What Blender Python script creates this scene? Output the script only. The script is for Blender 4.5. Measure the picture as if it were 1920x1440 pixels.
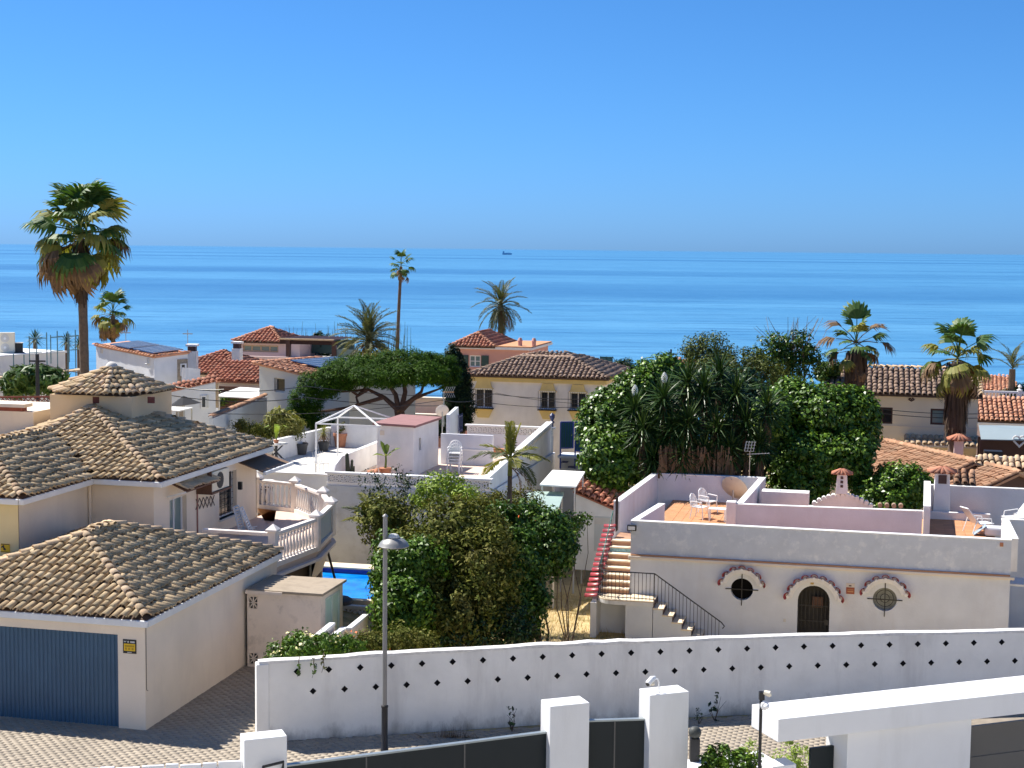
import bpy, math, random
import numpy as np
from mathutils import Vector, Matrix
R = math.radians
for _o in list(bpy.data.objects): bpy.data.objects.remove(_o)
SC = bpy.context.scene
COL = SC.collection
rnd = random.Random(11)
NR = np.random.default_rng(5)

# ---------------------------------------------------------------- camera
FPX, EYE = 2880.0, Vector((0, 0, 11.0))          # focal length in pixels of a 1920 px wide frame
PITCH, ROLL = math.atan(254 / FPX), R(0.6)
FW = Vector((0, math.cos(PITCH), -math.sin(PITCH)))
_u0 = Vector((0, math.sin(PITCH), math.cos(PITCH))); _r0 = Vector((1, 0, 0))
RT = _r0 * math.cos(ROLL) + _u0 * math.sin(ROLL)
UP = -_r0 * math.sin(ROLL) + _u0 * math.cos(ROLL)
cam = bpy.data.cameras.new('camera'); cam.sensor_width = 36; cam.lens = 36 * FPX / 1920
cam.clip_start = 0.5; cam.clip_end = 90000
camo = bpy.data.objects.new('camera', cam); COL.objects.link(camo)
_m = Matrix((RT, UP, -FW)).transposed().to_4x4(); _m.translation = EYE
camo.matrix_world = _m; SC.camera = camo

# ---------------------------------------------------------------- sky, sun, exposure
SUN = Vector((-1.74, 1.06, 2.6)).normalized()
W = bpy.data.worlds.new('World'); SC.world = W; W.use_nodes = True
wn, wl = W.node_tree.nodes, W.node_tree.links
bg = wn['Background']
sky = wn.new('ShaderNodeTexSky'); sky.sky_type = 'NISHITA'; sky.sun_disc = False
sky.sun_elevation = math.asin(SUN.z); sky.sun_rotation = math.atan2(SUN.x, SUN.y)
sky.altitude = 0; sky.air_density = 1.0; sky.dust_density = 0.3; sky.ozone_density = 3.0
# grade of the whole dome (one linear colour matrix): the clear saturated blue of the photograph
sep = wn.new('ShaderNodeSeparateColor'); cmb = wn.new('ShaderNodeCombineColor'); wl.new(sky.outputs[0], sep.inputs[0])
def _lin(terms):
    out = None
    for ch, k in terms:
        m = wn.new('ShaderNodeMath'); m.operation = 'MULTIPLY'; wl.new(sep.outputs[ch], m.inputs[0]); m.inputs[1].default_value = k
        if out is None: out = m.outputs[0]
        else:
            ad = wn.new('ShaderNodeMath'); ad.operation = 'ADD'; wl.new(out, ad.inputs[0]); wl.new(m.outputs[0], ad.inputs[1]); out = ad.outputs[0]
    return out
wl.new(_lin([(0, .225)]), cmb.inputs[0]); wl.new(_lin([(1, .51)]), cmb.inputs[1]); wl.new(_lin([(2, .55), (1, .5)]), cmb.inputs[2]); wl.new(cmb.outputs[0], bg.inputs['Color'])
bg.inputs['Strength'].default_value = 0.085
sl = bpy.data.lights.new('sun', 'SUN'); sl.energy = 5.0; sl.angle = R(0.53); sl.color = (1, 0.945, 0.86)
so = bpy.data.objects.new('sun', sl); COL.objects.link(so); so.location = (-60, 40, 90)
so.rotation_euler = SUN.to_track_quat('Z', 'Y').to_euler()
vs = SC.view_settings; vs.view_transform = 'Standard'; vs.look = 'None'; vs.exposure = 0.8; vs.gamma = 1; vs.use_curve_mapping = False
SC.cycles.use_denoising = True
SC.cycles.max_bounces = 6; SC.cycles.diffuse_bounces = 4; SC.cycles.glossy_bounces = 3; SC.cycles.transparent_max_bounces = 6
SC.cycles.sample_clamp_indirect = 8

# ---------------------------------------------------------------- sight lines of the photograph -> real places
def ray(x, y): return FW + RT * ((x - 960) / FPX) - UP * ((y - 720) / FPX)
def aY(x, y, Y):
    d = ray(x, y); return EYE + d * (Y / d.y)
def aZ(x, y, z):
    d = ray(x, y); return EYE + d * ((z - EYE.z) / d.z)
A0 = R(-13.2)                                     # the whole block is laid out on this bearing
EX = Vector((math.cos(A0), math.sin(A0), 0)); EY = Vector((-math.sin(A0), math.cos(A0), 0)); EZ = Vector((0, 0, 1))
def fac(O, x, y, v=0.0):
    """(u, z) on the plane v = const of the block frame at O"""
    d = ray(x, y); o = Vector((O[0], O[1], 0)) + EY * v - EYE
    p = EYE + d * (o.dot(EY) / d.dot(EY)) - Vector((O[0], O[1], 0)); return p.dot(EX), p.z
def side(O, x, y, u=0.0):
    """(v, z) on the plane u = const"""
    d = ray(x, y); o = Vector((O[0], O[1], 0)) + EX * u - EYE
    p = EYE + d * (o.dot(EX) / d.dot(EX)) - Vector((O[0], O[1], 0)); return p.dot(EY), p.z
def lz(O, x, y, z):
    p = aZ(x, y, z) - Vector((O[0], O[1], 0)); return p.dot(EX), p.dot(EY)

def smooth(a, b, t):
    t = min(1, max(0, (t - a) / (b - a))); return t * t * (3 - 2 * t)
def ground_z(x, y):
    z = -0.03
    if y > 50: z -= (min(y, 140) - 50) * 0.075
    if y > 140: z -= (min(y, 330) - 140) * 0.12
    g = smooth(-5.0, -3.2, x) * smooth(36.5, 43, y)
    g2 = .62 * smooth(-8.4, -7.4, x) * smooth(46.2, 47.4, y)
    z -= max(1.6 * g, .95 * g2) * (1 - smooth(60, 80, y))
    return z

# ---------------------------------------------------------------- mesh helpers
class MB:
    def __init__(s): s.v, s.f, s.mi = [], [], []
    def add(s, vs, fs, mi=0):
        o = len(s.v); s.v += [tuple(p) for p in vs]; s.f += [tuple(i + o for i in f) for f in fs]; s.mi += [mi] * len(fs); return s
    def hexa(s, p, mi=0): return s.add(p, [(3, 2, 1, 0), (4, 5, 6, 7), (0, 1, 5, 4), (1, 2, 6, 5), (2, 3, 7, 6), (3, 0, 4, 7)], mi)
    def box(s, x0, x1, y0, y1, z0, z1, mi=0):
        return s.hexa([(x0, y0, z0), (x1, y0, z0), (x1, y1, z0), (x0, y1, z0), (x0, y0, z1), (x1, y0, z1), (x1, y1, z1), (x0, y1, z1)], mi)
    def beam(s, a, b, w, h=None, up=EZ, mi=0):
        a, b = Vector(a), Vector(b); h = h or w; d = (b - a).normalized()
        if abs(d.dot(up)) > 0.98: up = Vector((0, 1, 0))
        x = d.cross(up).normalized() * (w / 2); z = x.cross(d).normalized() * (h / 2)
        return s.hexa([a - x - z, a + x - z, b + x - z, b - x - z, a - x + z, a + x + z, b + x + z, b - x + z], mi)
    def tube(s, pts, r, n=8, mi=0, caps=True):
        pts = [Vector(p) for p in pts]; k = len(pts); rs = r if isinstance(r, (list, tuple)) else [r] * k
        vs = []; px = None
        for i, p in enumerate(pts):
            d = (pts[min(i + 1, k - 1)] - pts[max(i - 1, 0)]).normalized()
            if px is None: px = d.cross(EZ if abs(d.z) < .9 else Vector((1, 0, 0))).normalized()
            else: px = (px - d * px.dot(d)).normalized()
            py = d.cross(px)
            vs += [p + (px * math.cos(2 * math.pi * j / n) + py * math.sin(2 * math.pi * j / n)) * rs[i] for j in range(n)]
        fs = [(i * n + j, i * n + (j + 1) % n, (i + 1) * n + (j + 1) % n, (i + 1) * n + j) for i in range(k - 1) for j in range(n)]
        if caps: fs += [tuple(range(n - 1, -1, -1)), tuple((k - 1) * n + j for j in range(n))]
        return s.add(vs, fs, mi)
    def lathe(s, prof, c=(0, 0, 0), n=16, mi=0):
        k = len(prof); vs = [(c[0] + r * math.cos(2 * math.pi * j / n), c[1] + r * math.sin(2 * math.pi * j / n), c[2] + z) for r, z in prof for j in range(n)]
        fs = [(i * n + j, i * n + (j + 1) % n, (i + 1) * n + (j + 1) % n, (i + 1) * n + j) for i in range(k - 1) for j in range(n)]
        fs += [tuple(range(n - 1, -1, -1)), tuple((k - 1) * n + j for j in range(n))]
        return s.add(vs, fs, mi)
    def prism(s, poly, ext, mi=0):
        n = len(poly); a = [Vector(p) for p in poly]; b = [p + Vector(ext) for p in a]
        return s.add(a + b, [tuple(range(n - 1, -1, -1)), tuple(range(n, 2 * n))] + [(i, (i + 1) % n, n + (i + 1) % n, n + i) for i in range(n)], mi)
    def poly(s, pts, mi=0): return s.add(pts, [tuple(range(len(pts)))], mi)
    def build(s, name, mat, parent=None, smooth=False, bevel=0.0, fix=True, kind=None, label=None):
        me = bpy.data.meshes.new(name); me.from_pydata(s.v, [], s.f)
        mats = mat if isinstance(mat, (list, tuple)) else [mat]
        for m in mats: me.materials.append(m)
        if len(mats) > 1: me.polygons.foreach_set('material_index', s.mi)
        if smooth: me.polygons.foreach_set('use_smooth', [True] * len(s.f))
        me.update()
        if fix:
            import bmesh
            bm = bmesh.new(); bm.from_mesh(me); bmesh.ops.recalc_face_normals(bm, faces=bm.faces); bm.to_mesh(me); bm.free()
        o = link(name, me, parent)
        if smooth: smooth_by_angle(o)
        if bevel:
            b = o.modifiers.new('bevel', 'BEVEL'); b.width = bevel; b.segments = 2; b.limit_method = 'ANGLE'
        if kind: o['kind'] = kind
        if label: o['label'] = label
        return o

def smooth_by_angle(o):
    try: o.data.set_sharp_from_angle(angle=R(40))
    except Exception: pass

def link(name, me, parent=None, mw=None):
    o = bpy.data.objects.new(name, me); COL.objects.link(o)
    if parent is not None: o.parent = parent
    if mw is not None: o.matrix_local = mw
    return o

def mesh_np(name, V, F, mat, smooth=False):
    V = np.ascontiguousarray(V, dtype=np.float32); F = np.ascontiguousarray(F, dtype=np.int32); k = F.shape[1]
    me = bpy.data.meshes.new(name); me.vertices.add(len(V)); me.vertices.foreach_set('co', V.ravel())
    me.loops.add(F.size); me.loops.foreach_set('vertex_index', F.ravel())
    me.polygons.add(len(F)); me.polygons.foreach_set('loop_start', np.arange(len(F), dtype=np.int32) * k)
    if smooth: me.polygons.foreach_set('use_smooth', np.ones(len(F), dtype=bool))
    me.update(calc_edges=True); me.materials.append(mat); return me

def thing(name, loc, label, cat, rz=0.0, group=None):
    o = bpy.data.objects.new(name, None); COL.objects.link(o); o.location = loc; o.rotation_euler = (0, 0, rz)
    o.empty_display_size = 0.3; tag(o, label, cat, group); return o
def tag(o, label, cat, group=None, kind=None):
    if label: o['label'] = label
    if cat: o['category'] = cat
    if group: o['group'] = group
    if kind: o['kind'] = kind
    return o
def copy_tree(o, parent=None):
    c = o.copy(); COL.objects.link(c); c.parent = parent
    for ch in list(o.children): copy_tree(ch, c)
    return c

# ---------------------------------------------------------------- materials
def srgb(r, g, b):
    f = lambda c: (c / 255 / 12.92) if c / 255 <= 0.04045 else ((c / 255 + 0.055) / 1.055) ** 2.4
    return (f(r), f(g), f(b))
def _mix(nt, a, b, fac, blend='MIX'):
    m = nt.nodes.new('ShaderNodeMix'); m.data_type = 'RGBA'; m.blend_type = blend
    for i, v in ((0, fac), (6, a), (7, b)):
        if isinstance(v, (int, float)): m.inputs[i].default_value = v
        elif isinstance(v, tuple): m.inputs[i].default_value = (*v, 1)
        else: nt.links.new(v, m.inputs[i])
    return m.outputs[2]
def _ramp(nt, src, lo, hi, clamp=True):
    m = nt.nodes.new('ShaderNodeMapRange'); nt.links.new(src, m.inputs[0]); m.inputs[1].default_value = lo; m.inputs[2].default_value = hi; return m.outputs[0]
def _noise(nt, vec, scale, detail=4, rough=.55, stretch=None):
    n = nt.nodes.new('ShaderNodeTexNoise'); n.inputs['Scale'].default_value = scale; n.inputs['Detail'].default_value = detail; n.inputs['Roughness'].default_value = rough
    if stretch:
        mp = nt.nodes.new('ShaderNodeMapping'); mp.inputs['Scale'].default_value = stretch; nt.links.new(vec, mp.inputs[0]); vec = mp.outputs[0]
    nt.links.new(vec, n.inputs['Vector']); return n.outputs['Fac']
def new_mat(name):
    m = bpy.data.materials.new(name); m.use_nodes = True; nt = m.node_tree; b = nt.nodes['Principled BSDF']
    return m, nt, b
def _pos(nt): return nt.nodes.new('ShaderNodeNewGeometry').outputs['Position']
def plain(name, col, rough=.6, metal=0.0, var=0.12, scale=3.0, bump=0.0, bscale=40, spec=None, var2=0.0, dirt=None, dscale=1.2, damt=.5, streak=False, rvar=0.0):
    """painted or plain surface: uneven tone, optional dirt patches or rain streaks, fine relief, per-piece variation"""
    m, nt, b = new_mat(name); P = _pos(nt)
    dark = tuple(c * (1 - var) for c in col); lite = tuple(min(1, c * (1 + var * .6)) for c in col)
    c = _mix(nt, dark, lite, _ramp(nt, _noise(nt, P, scale, 5), .3, .7))
    if dirt:
        st = (1, 1, .18) if streak else None
        f = _ramp(nt, _noise(nt, P, dscale, 6, .65, st), .52, .75)
        mm = nt.nodes.new('ShaderNodeMath'); mm.operation = 'MULTIPLY'; mm.inputs[1].default_value = damt; nt.links.new(f, mm.inputs[0])
        c = _mix(nt, c, dirt, mm.outputs[0])
    if rvar:
        oi = nt.nodes.new('ShaderNodeObjectInfo'); ge = nt.nodes.new('ShaderNodeNewGeometry')
        a = nt.nodes.new('ShaderNodeMath'); a.operation = 'ADD'; nt.links.new(oi.outputs['Random'], a.inputs[0]); nt.links.new(ge.outputs['Random Per Island'], a.inputs[1])
        fr = nt.nodes.new('ShaderNodeMath'); fr.operation = 'FRACT'; nt.links.new(a.outputs[0], fr.inputs[0])
        h = nt.nodes.new('ShaderNodeHueSaturation'); nt.links.new(c, h.inputs['Color'])
        r2 = nt.nodes.new('ShaderNodeMapRange'); nt.links.new(fr.outputs[0], r2.inputs[0]); r2.inputs[3].default_value = 1 - rvar; r2.inputs[4].default_value = 1 + rvar
        nt.links.new(r2.outputs[0], h.inputs['Value']); c = h.outputs[0]
    nt.links.new(c, b.inputs['Base Color']); b.inputs['Roughness'].default_value = rough; b.inputs['Metallic'].default_value = metal
    if spec is not None: b.inputs['Specular IOR Level'].default_value = spec
    if bump:
        bp = nt.nodes.new('ShaderNodeBump'); bp.inputs['Strength'].default_value = bump; bp.inputs['Distance'].default_value = .02
        nt.links.new(_noise(nt, P, bscale, 4), bp.inputs['Height']); nt.links.new(bp.outputs[0], b.inputs['Normal'])
    return m
def tile_mat(name, cols, lichen, lamt=.6, rough=.85):
    m, nt, b = new_mat(name); P = _pos(nt)
    oi = nt.nodes.new('ShaderNodeObjectInfo'); ge = nt.nodes.new('ShaderNodeNewGeometry')
    a = nt.nodes.new('ShaderNodeMath'); a.operation = 'ADD'; nt.links.new(oi.outputs['Random'], a.inputs[0]); nt.links.new(ge.outputs['Random Per Island'], a.inputs[1])
    fr = nt.nodes.new('ShaderNodeMath'); fr.operation = 'FRACT'; nt.links.new(a.outputs[0], fr.inputs[0])
    cr = nt.nodes.new('ShaderNodeValToRGB'); nt.links.new(fr.outputs[0], cr.inputs[0])
    el = cr.color_ramp.elements
    while len(el) < len(cols): el.new(.5)
    for i, c in enumerate(cols): el[i].position = i / (len(cols) - 1); el[i].color = (*c, 1)
    c = cr.outputs[0]
    c = _mix(nt, c, lichen, _mulf(nt, _ramp(nt, _noise(nt, P, 7, 6, .7), .45, .68), lamt))
    c = _mix(nt, c, (.16, .135, .10), _mulf(nt, _ramp(nt, _noise(nt, P, 1.1, 5, .6),   .50, .68), .4))
    c = _mix(nt, c, (.05, .045, .038), _mulf(nt, _ramp(nt, _noise(nt, P, 16, 5, .7), .58, .78), .4))
    nt.links.new(c, b.inputs['Base Color']); b.inputs['Roughness'].default_value = rough; b.inputs['Specular IOR Level'].default_value = .2
    bp = nt.nodes.new('ShaderNodeBump'); bp.inputs['Strength'].default_value = .5; bp.inputs['Distance'].default_value = .02
    nt.links.new(_noise(nt, P, 30, 4), bp.inputs['Height']); nt.links.new(bp.outputs[0], b.inputs['Normal'])
    return m
def _mulf(nt, a, k):
    m = nt.nodes.new('ShaderNodeMath'); m.operation = 'MULTIPLY'; nt.links.new(a, m.inputs[0]); m.inputs[1].default_value = k; return m.outputs[0]
def leaf_mat(name, cols, trans=.25, rough=.55, patch=None, spec=.3):
    m, nt, b = new_mat(name)
    ge = nt.nodes.new('ShaderNodeNewGeometry'); oi = nt.nodes.new('ShaderNodeObjectInfo')
    a = nt.nodes.new('ShaderNodeMath'); a.operation = 'ADD'; nt.links.new(oi.outputs['Random'], a.inputs[0]); nt.links.new(ge.outputs['Random Per Island'], a.inputs[1])
    fr = nt.nodes.new('ShaderNodeMath'); fr.operation = 'FRACT'; nt.links.new(a.outputs[0], fr.inputs[0])
    cr = nt.nodes.new('ShaderNodeValToRGB'); nt.links.new(fr.outputs[0], cr.inputs[0]); el = cr.color_ramp.elements
    while len(el) < len(cols): el.new(.5)
    for i, c in enumerate(cols): el[i].position = i / (len(cols) - 1); el[i].color = (*c, 1)
    c = cr.outputs[0]
    if patch: c = _mix(nt, c, patch, _mulf(nt, _ramp(nt, _noise(nt, ge.outputs['Position'], 1.1, 3), .5, .68), .75))
    nt.links.new(c, b.inputs['Base Color']); b.inputs['Roughness'].default_value = rough; b.inputs['Specular IOR Level'].default_value = spec
    tr = nt.nodes.new('ShaderNodeBsdfTranslucent'); nt.links.new(_mix(nt, c, (1.0, 1.0, .35), 1.0, 'MULTIPLY'), tr.inputs['Color'])
    ms = nt.nodes.new('ShaderNodeMixShader'); ms.inputs[0].default_value = trans
    nt.links.new(b.outputs[0], ms.inputs[1]); nt.links.new(tr.outputs[0], ms.inputs[2])
    nt.links.new(ms.outputs[0], nt.nodes['Material Output'].inputs['Surface']); return m

M = {}
M['white'] = plain('white_stucco', (.80, .785, .76), .85, var=.10, scale=1.4, bump=.35, bscale=25, dirt=(.52, .49, .46), dscale=1.1, damt=.35, streak=True)
M['white_clean'] = plain('white_paint', (.75, .75, .74), .6, var=.05, scale=.9, bump=.12, dirt=(.50, .49, .46), dscale=1.3, damt=.3, streak=True)
M['facade'] = plain('bounce_facade_paint', (.86, .85, .82), .6, var=.03)  # bright paint of the added unseen building, to bounce more sunlight
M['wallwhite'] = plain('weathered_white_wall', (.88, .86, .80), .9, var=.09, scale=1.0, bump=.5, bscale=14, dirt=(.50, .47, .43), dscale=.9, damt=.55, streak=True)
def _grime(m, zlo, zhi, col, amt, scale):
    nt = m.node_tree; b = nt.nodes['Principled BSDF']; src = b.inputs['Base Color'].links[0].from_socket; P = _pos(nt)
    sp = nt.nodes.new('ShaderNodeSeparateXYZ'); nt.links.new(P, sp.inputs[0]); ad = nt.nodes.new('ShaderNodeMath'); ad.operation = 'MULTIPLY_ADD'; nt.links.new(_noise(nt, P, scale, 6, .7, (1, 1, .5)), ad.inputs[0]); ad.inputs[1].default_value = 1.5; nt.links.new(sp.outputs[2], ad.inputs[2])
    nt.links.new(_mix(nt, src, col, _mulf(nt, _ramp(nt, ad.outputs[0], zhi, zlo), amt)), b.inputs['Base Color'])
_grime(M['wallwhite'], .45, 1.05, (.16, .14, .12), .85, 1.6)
M['pinkwhite'] = plain('pinkish_white_stucco', (.68, .70, .74), .9, var=.08, scale=1.2, bump=.4, bscale=18, dirt=(.5, .45, .43), dscale=.9, damt=.3, streak=True)
M['parapet'] = plain('peeling_white_parapet', (.58, .61, .66), .9, var=.07, scale=2.2, bump=.5, bscale=16, dirt=(.82, .82, .82), dscale=3.2, damt=.8)
M['turretcream'] = plain('warm_cream_stucco', (.70, .545, .35), .9, var=.06, scale=1.2, bump=.3)
M['cream'] = plain('cream_stucco', (.76, .66, .54), .9, var=.06, scale=1.2, bump=.3, bscale=25, dirt=(.5, .42, .34), dscale=.9, damt=.3, streak=True)
M['pinkcream'] = plain('pinkish_cream_stucco', (.84, .72, .57), .9, var=.06, scale=1.0, bump=.3, bscale=25, dirt=(.45, .36, .3), dscale=.8, damt=.25, streak=True)
M['stained'] = plain('stained_cream_stucco', (.82, .70, .58), .9, var=.08, scale=1.5, bump=.3, bscale=20, dirt=(.26, .21, .18), dscale=2.2, damt=.55)
M['yellowwall'] = plain('yellow_stucco', (.80, .66, .36), .9, var=.06, scale=1.2, bump=.2)
M['yellow'] = plain('ochre_trim_paint', (.74, .57, .23), .8, var=.10, scale=2)
M['bluewhite'] = plain('cool_white_stucco', (.66, .69, .73), .85, var=.07, scale=1.2, bump=.3, dirt=(.5, .5, .5), dscale=.8, damt=.3, streak=True)
M['greywall'] = plain('pale_grey_stucco', (.56, .58, .57), .85, var=.05, scale=.8, bump=.2)
M['beige'] = plain('beige_stucco', (.82, .71, .54), .85, var=.05, scale=.9, bump=.2)
M['rose'] = plain('rose_stucco', (.58, .31, .26), .85, var=.07, scale=1.0, bump=.2)
M['palepink'] = plain('pale_pink_stucco', (.70, .55, .52), .85, var=.05, scale=1.0)
M['terracotta'] = plain('terracotta_floor', (.52, .25, .115), .75, var=.12, scale=3, bump=.15, dirt=(.5, .36, .25), dscale=2, damt=.4, rvar=.08)
M['paletile'] = plain('pale_terrace_floor', (.66, .50, .40), .7, var=.08, scale=3, rvar=.06)
M['concrete'] = plain('pale_concrete', (.62, .59, .54), .85, var=.10, scale=2, dirt=(.4, .38, .34), dscale=1.4, damt=.4)
M['roofslab'] = plain('lichened_concrete_slab', (.36, .29, .21), .9, var=.2, scale=3, bump=.4, dirt=(.20, .17, .13), dscale=3, damt=.7)
M['brownroof'] = plain('maroon_felt_roof', (.30, .15, .14), .85, var=.12, scale=3, bump=.2)
M['darkmetal'] = plain('dark_iron', (.025, .025, .028), .5, .3, var=.2)
M['anthracite'] = plain('anthracite_gate_paint', (.012, .018, .021), .45, spec=.25, var=.06, scale=1.0)
M['darkgreymetal'] = plain('dark_grey_panel', (.085, .083, .08), .4, var=.08, scale=1)
M['galv'] = plain('galvanised_steel', (.42, .44, .45), .45, .75, var=.15, scale=6)
M['lampgrey'] = plain('grey_lamp_paint', (.25, .245, .235), .45, .2, var=.06)
M['whiteplastic'] = plain('white_plastic', (.82, .82, .80), .4, var=.03)
M['creamplastic'] = plain('cream_plastic', (.80, .72, .56), .45, var=.05)
M['door_blue'] = plain('blue_garage_paint', (.040, .105, .185), .4, var=.10, scale=1.3, dirt=(.06, .13, .2), dscale=.8, damt=.5, streak=True)
M['aluwhite'] = plain('white_aluminium', (.78, .79, .80), .4, var=.03)
M['gutter'] = plain('white_gutter', (.74, .75, .74), .5, var=.06, scale=3)
M['blackgloss'] = plain('black_glazed_tile', (.004, .004, .006), .6, var=.1, spec=.1)
M['bluepaint'] = plain('blue_iron_paint', (.045, .09, .40), .45, .1, var=.1)
M['marineblue'] = plain('dark_blue_paint', (.02, .035, .12), .4, var=.1)
M['wood'] = plain('brown_wood', (.13, .060, .036), .7, var=.25, scale=5, bump=.2)
M['redwood'] = plain('red_brown_trellis', (.26, .070, .040), .7, var=.15, scale=5)
M['beigewood'] = plain('bleached_wood', (.52, .40, .26), .8, var=.2, scale=5)
M['terrapot'] = plain('terracotta_pot', (.50, .21, .11), .8, var=.15, scale=5)
M['darkpot'] = plain('charcoal_pot', (.045, .047, .05), .6, var=.1)
M['bark'] = plain('grey_brown_bark', (.11, .075, .052), .95, var=.35, scale=7, bump=.8, bscale=12)
M['palmbark'] = plain('palm_trunk_bark', (.135, .10, .075), .95, var=.3, scale=8, bump=.8, bscale=9)
M['pinebark'] = plain('dark_pine_bark', (.085, .045, .032), .95, var=.3, scale=6, bump=.8, bscale=10)
M['maroontile'] = plain('glazed_maroon_tile', (.34, .045, .05), .35, var=.2, scale=8, rvar=.2)
M['stepstone'] = plain('pale_step_stone', (.78, .64, .46), .8, var=.1, scale=4, rvar=.08)
M['riser'] = plain('brown_riser_tile', (.45, .25, .15), .75, var=.15, scale=6)
M['mosaic'] = plain('blue_mosaic_riser', (.25, .48, .55), .4, var=.5, scale=14)
M['curtain'] = plain('pale_curtain', (.55, .60, .58), .9, var=.1)
M['greenglass'] = plain('green_ribbed_glazing', (.48, .66, .58), .25, var=.05)
M['awning'] = plain('white_awning_canvas', (.80, .79, .74), .8, var=.03)
M['greencanvas'] = plain('grey_green_canvas', (.30, .40, .37), .8, var=.08, scale=2)
M['brownawning'] = plain('brown_awning_canvas', (.20, .12, .07), .8, var=.1)
M['blackcloth'] = plain('dark_parasol_cloth', (.012, .013, .018), .9, var=.1)
M['greycanopy'] = plain('blue_grey_canopy', (.24, .30, .33), .7, var=.06, scale=1.0)
M['soil'] = plain('dark_soil', (.10, .07, .045), 1, var=.2)
M['stonecladding'] = plain('stone_cladding', (.33, .28, .22), .9, var=.35, scale=9, bump=.5)
M['orangeflower'] = plain('orange_petals', (.75, .16, .03), .6, var=.1)
M['yellowflower'] = plain('pale_yellow_petals', (.85, .78, .35), .6, var=.1)
M['whiteflower'] = plain('white_petals', (.85, .85, .76), .6, var=.05)
M['greenpaint'] = plain('dark_green_shutter', (.02, .06, .055), .5, var=.1)
M['glassgreen'] = plain('green_screen_panel', (.05, .16, .15), .3, var=.1)
M['winframe'] = plain('dark_brown_frame', (.06, .022, .018), .5, var=.1)
M['poolblue'] = plain('pool_tile_blue', (.012, .11, .55), .35, var=.12, scale=3)
M['lawn'] = plain('bright_lawn', (.20, .36, .04), .9, var=.2, scale=6, bump=.4)
M['greystone'] = plain('grey_stone_ball', (.05, .055, .05), .6, var=.2)
M['signyellow'] = plain('yellow_sign', (.80, .50, .01), .5, var=.02)
M['signred'] = plain('red_brown_sign', (.32, .07, .03), .5, var=.05)
M['black'] = plain('black_print', (.01, .01, .011), .5, var=.05)
M['interior'] = plain('dim_interior', (.06, .055, .05), .9, var=.2)
OLD = [(.32, .215, .12), (.52, .37, .21), (.40, .28, .155), (.62, .455, .27), (.45, .325, .185), (.70, .53, .325)]
M['oldtile'] = tile_mat('weathered_roof_tile', OLD, (.50, .44, .27), .45)
M['oldcap'] = tile_mat('pale_hip_tile', [(.54, .36, .22), (.66, .47, .30), (.50, .36, .22), (.72, .52, .34)], (.58, .50, .31), .4)
M['browntile'] = tile_mat('brown_grey_roof_tile', [(.27, .18, .13), (.34, .23, .17), (.30, .205, .15), (.40, .28, .205)], (.40, .31, .23), .4)
M['redtile'] = tile_mat('terracotta_roof_tile', [(.46, .17, .10), (.58, .23, .14), (.40, .15, .09), (.53, .25, .16)], (.5, .28, .18), .35)
M['orangetile'] = tile_mat('orange_roof_tile', [(.62, .28, .16), (.74, .37, .22), (.54, .23, .13), (.70, .36, .23)], (.6, .4, .27), .4)
M['rusttile'] = tile_mat('rusty_roof_tile', [(.34, .175, .10), (.43, .24, .145), (.29, .15, .085), (.50, .29, .18)], (.48, .32, .2), .4)
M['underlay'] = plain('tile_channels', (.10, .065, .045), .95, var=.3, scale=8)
def glass_mat(name, tint, rough=.06):
    m, nt, b = new_mat(name); b.inputs['Base Color'].default_value = (*tint, 1); b.inputs['Roughness'].default_value = rough; b.inputs['Specular IOR Level'].default_value = .45; return m
M['glass'] = glass_mat('dark_window_glass', (.012, .016, .022), .12); M['darkglass'] = plain('black_glass', (.004, .004, .005), .5, var=.1, spec=.05); M['paleglass'] = glass_mat('pale_window_glass', (.16, .24, .24), .1)
M['solar'] = glass_mat('solar_cell_glass', (.06, .12, .24), .25)
def water_mat():
    m, nt, b = new_mat('pool_water'); P = _pos(nt)
    c = _mix(nt, (.0, .16, .62), (.01, .30, .80), _ramp(nt, _noise(nt, P, 1.6, 3), .3, .7)); nt.links.new(c, b.inputs['Base Color'])
    b.inputs['Roughness'].default_value = .08; b.inputs['IOR'].default_value = 1.33
    bp = nt.nodes.new('ShaderNodeBump'); bp.inputs['Strength'].default_value = .25; bp.inputs['Distance'].default_value = .05
    nt.links.new(_noise(nt, P, 5, 3), bp.inputs['Height']); nt.links.new(bp.outputs[0], b.inputs['Normal']); return m
M['poolwater'] = water_mat()
def sea_mat():
    m, nt, b = new_mat('sea_water'); P = _pos(nt)
    big = _noise(nt, P, 1, 4, .55, (.0012, .010, 1)); mid = _noise(nt, P, 1, 5, .62, (.012, .085, 1)); far = _noise(nt, P, 1, 4, .5, (.00010, .0010, 1)); fine = _noise(nt, P, 1, 4, .65, (.05, .32, 1))
    c = _mix(nt, (.055, .20, .37), (.10, .29, .47), _ramp(nt, big, .32, .68))
    c = _mix(nt, c, (.014, .08, .21), _mulf(nt, _ramp(nt, mid, .50, .64), .6))
    c = _mix(nt, c, (.15, .36, .54), _mulf(nt, _ramp(nt, fine, .52, .72), .5))
    c = _mix(nt, c, (.022, .11, .26), _mulf(nt, _ramp(nt, far, .50, .60), .65))
    nt.links.new(c, b.inputs['Base Color']); b.inputs['Roughness'].default_value = .3; b.inputs['IOR'].default_value = 1.33; b.inputs['Specular IOR Level'].default_value = .35
    bp = nt.nodes.new('ShaderNodeBump'); bp.inputs['Strength'].default_value = 1; bp.inputs['Distance'].default_value = 1.0
    nt.links.new(_noise(nt, P, 1, 5, .6, (.10, .30, 1)), bp.inputs['Height']); nt.links.new(bp.outputs[0], b.inputs['Normal']); return m
M['sea'] = sea_mat()
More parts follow.
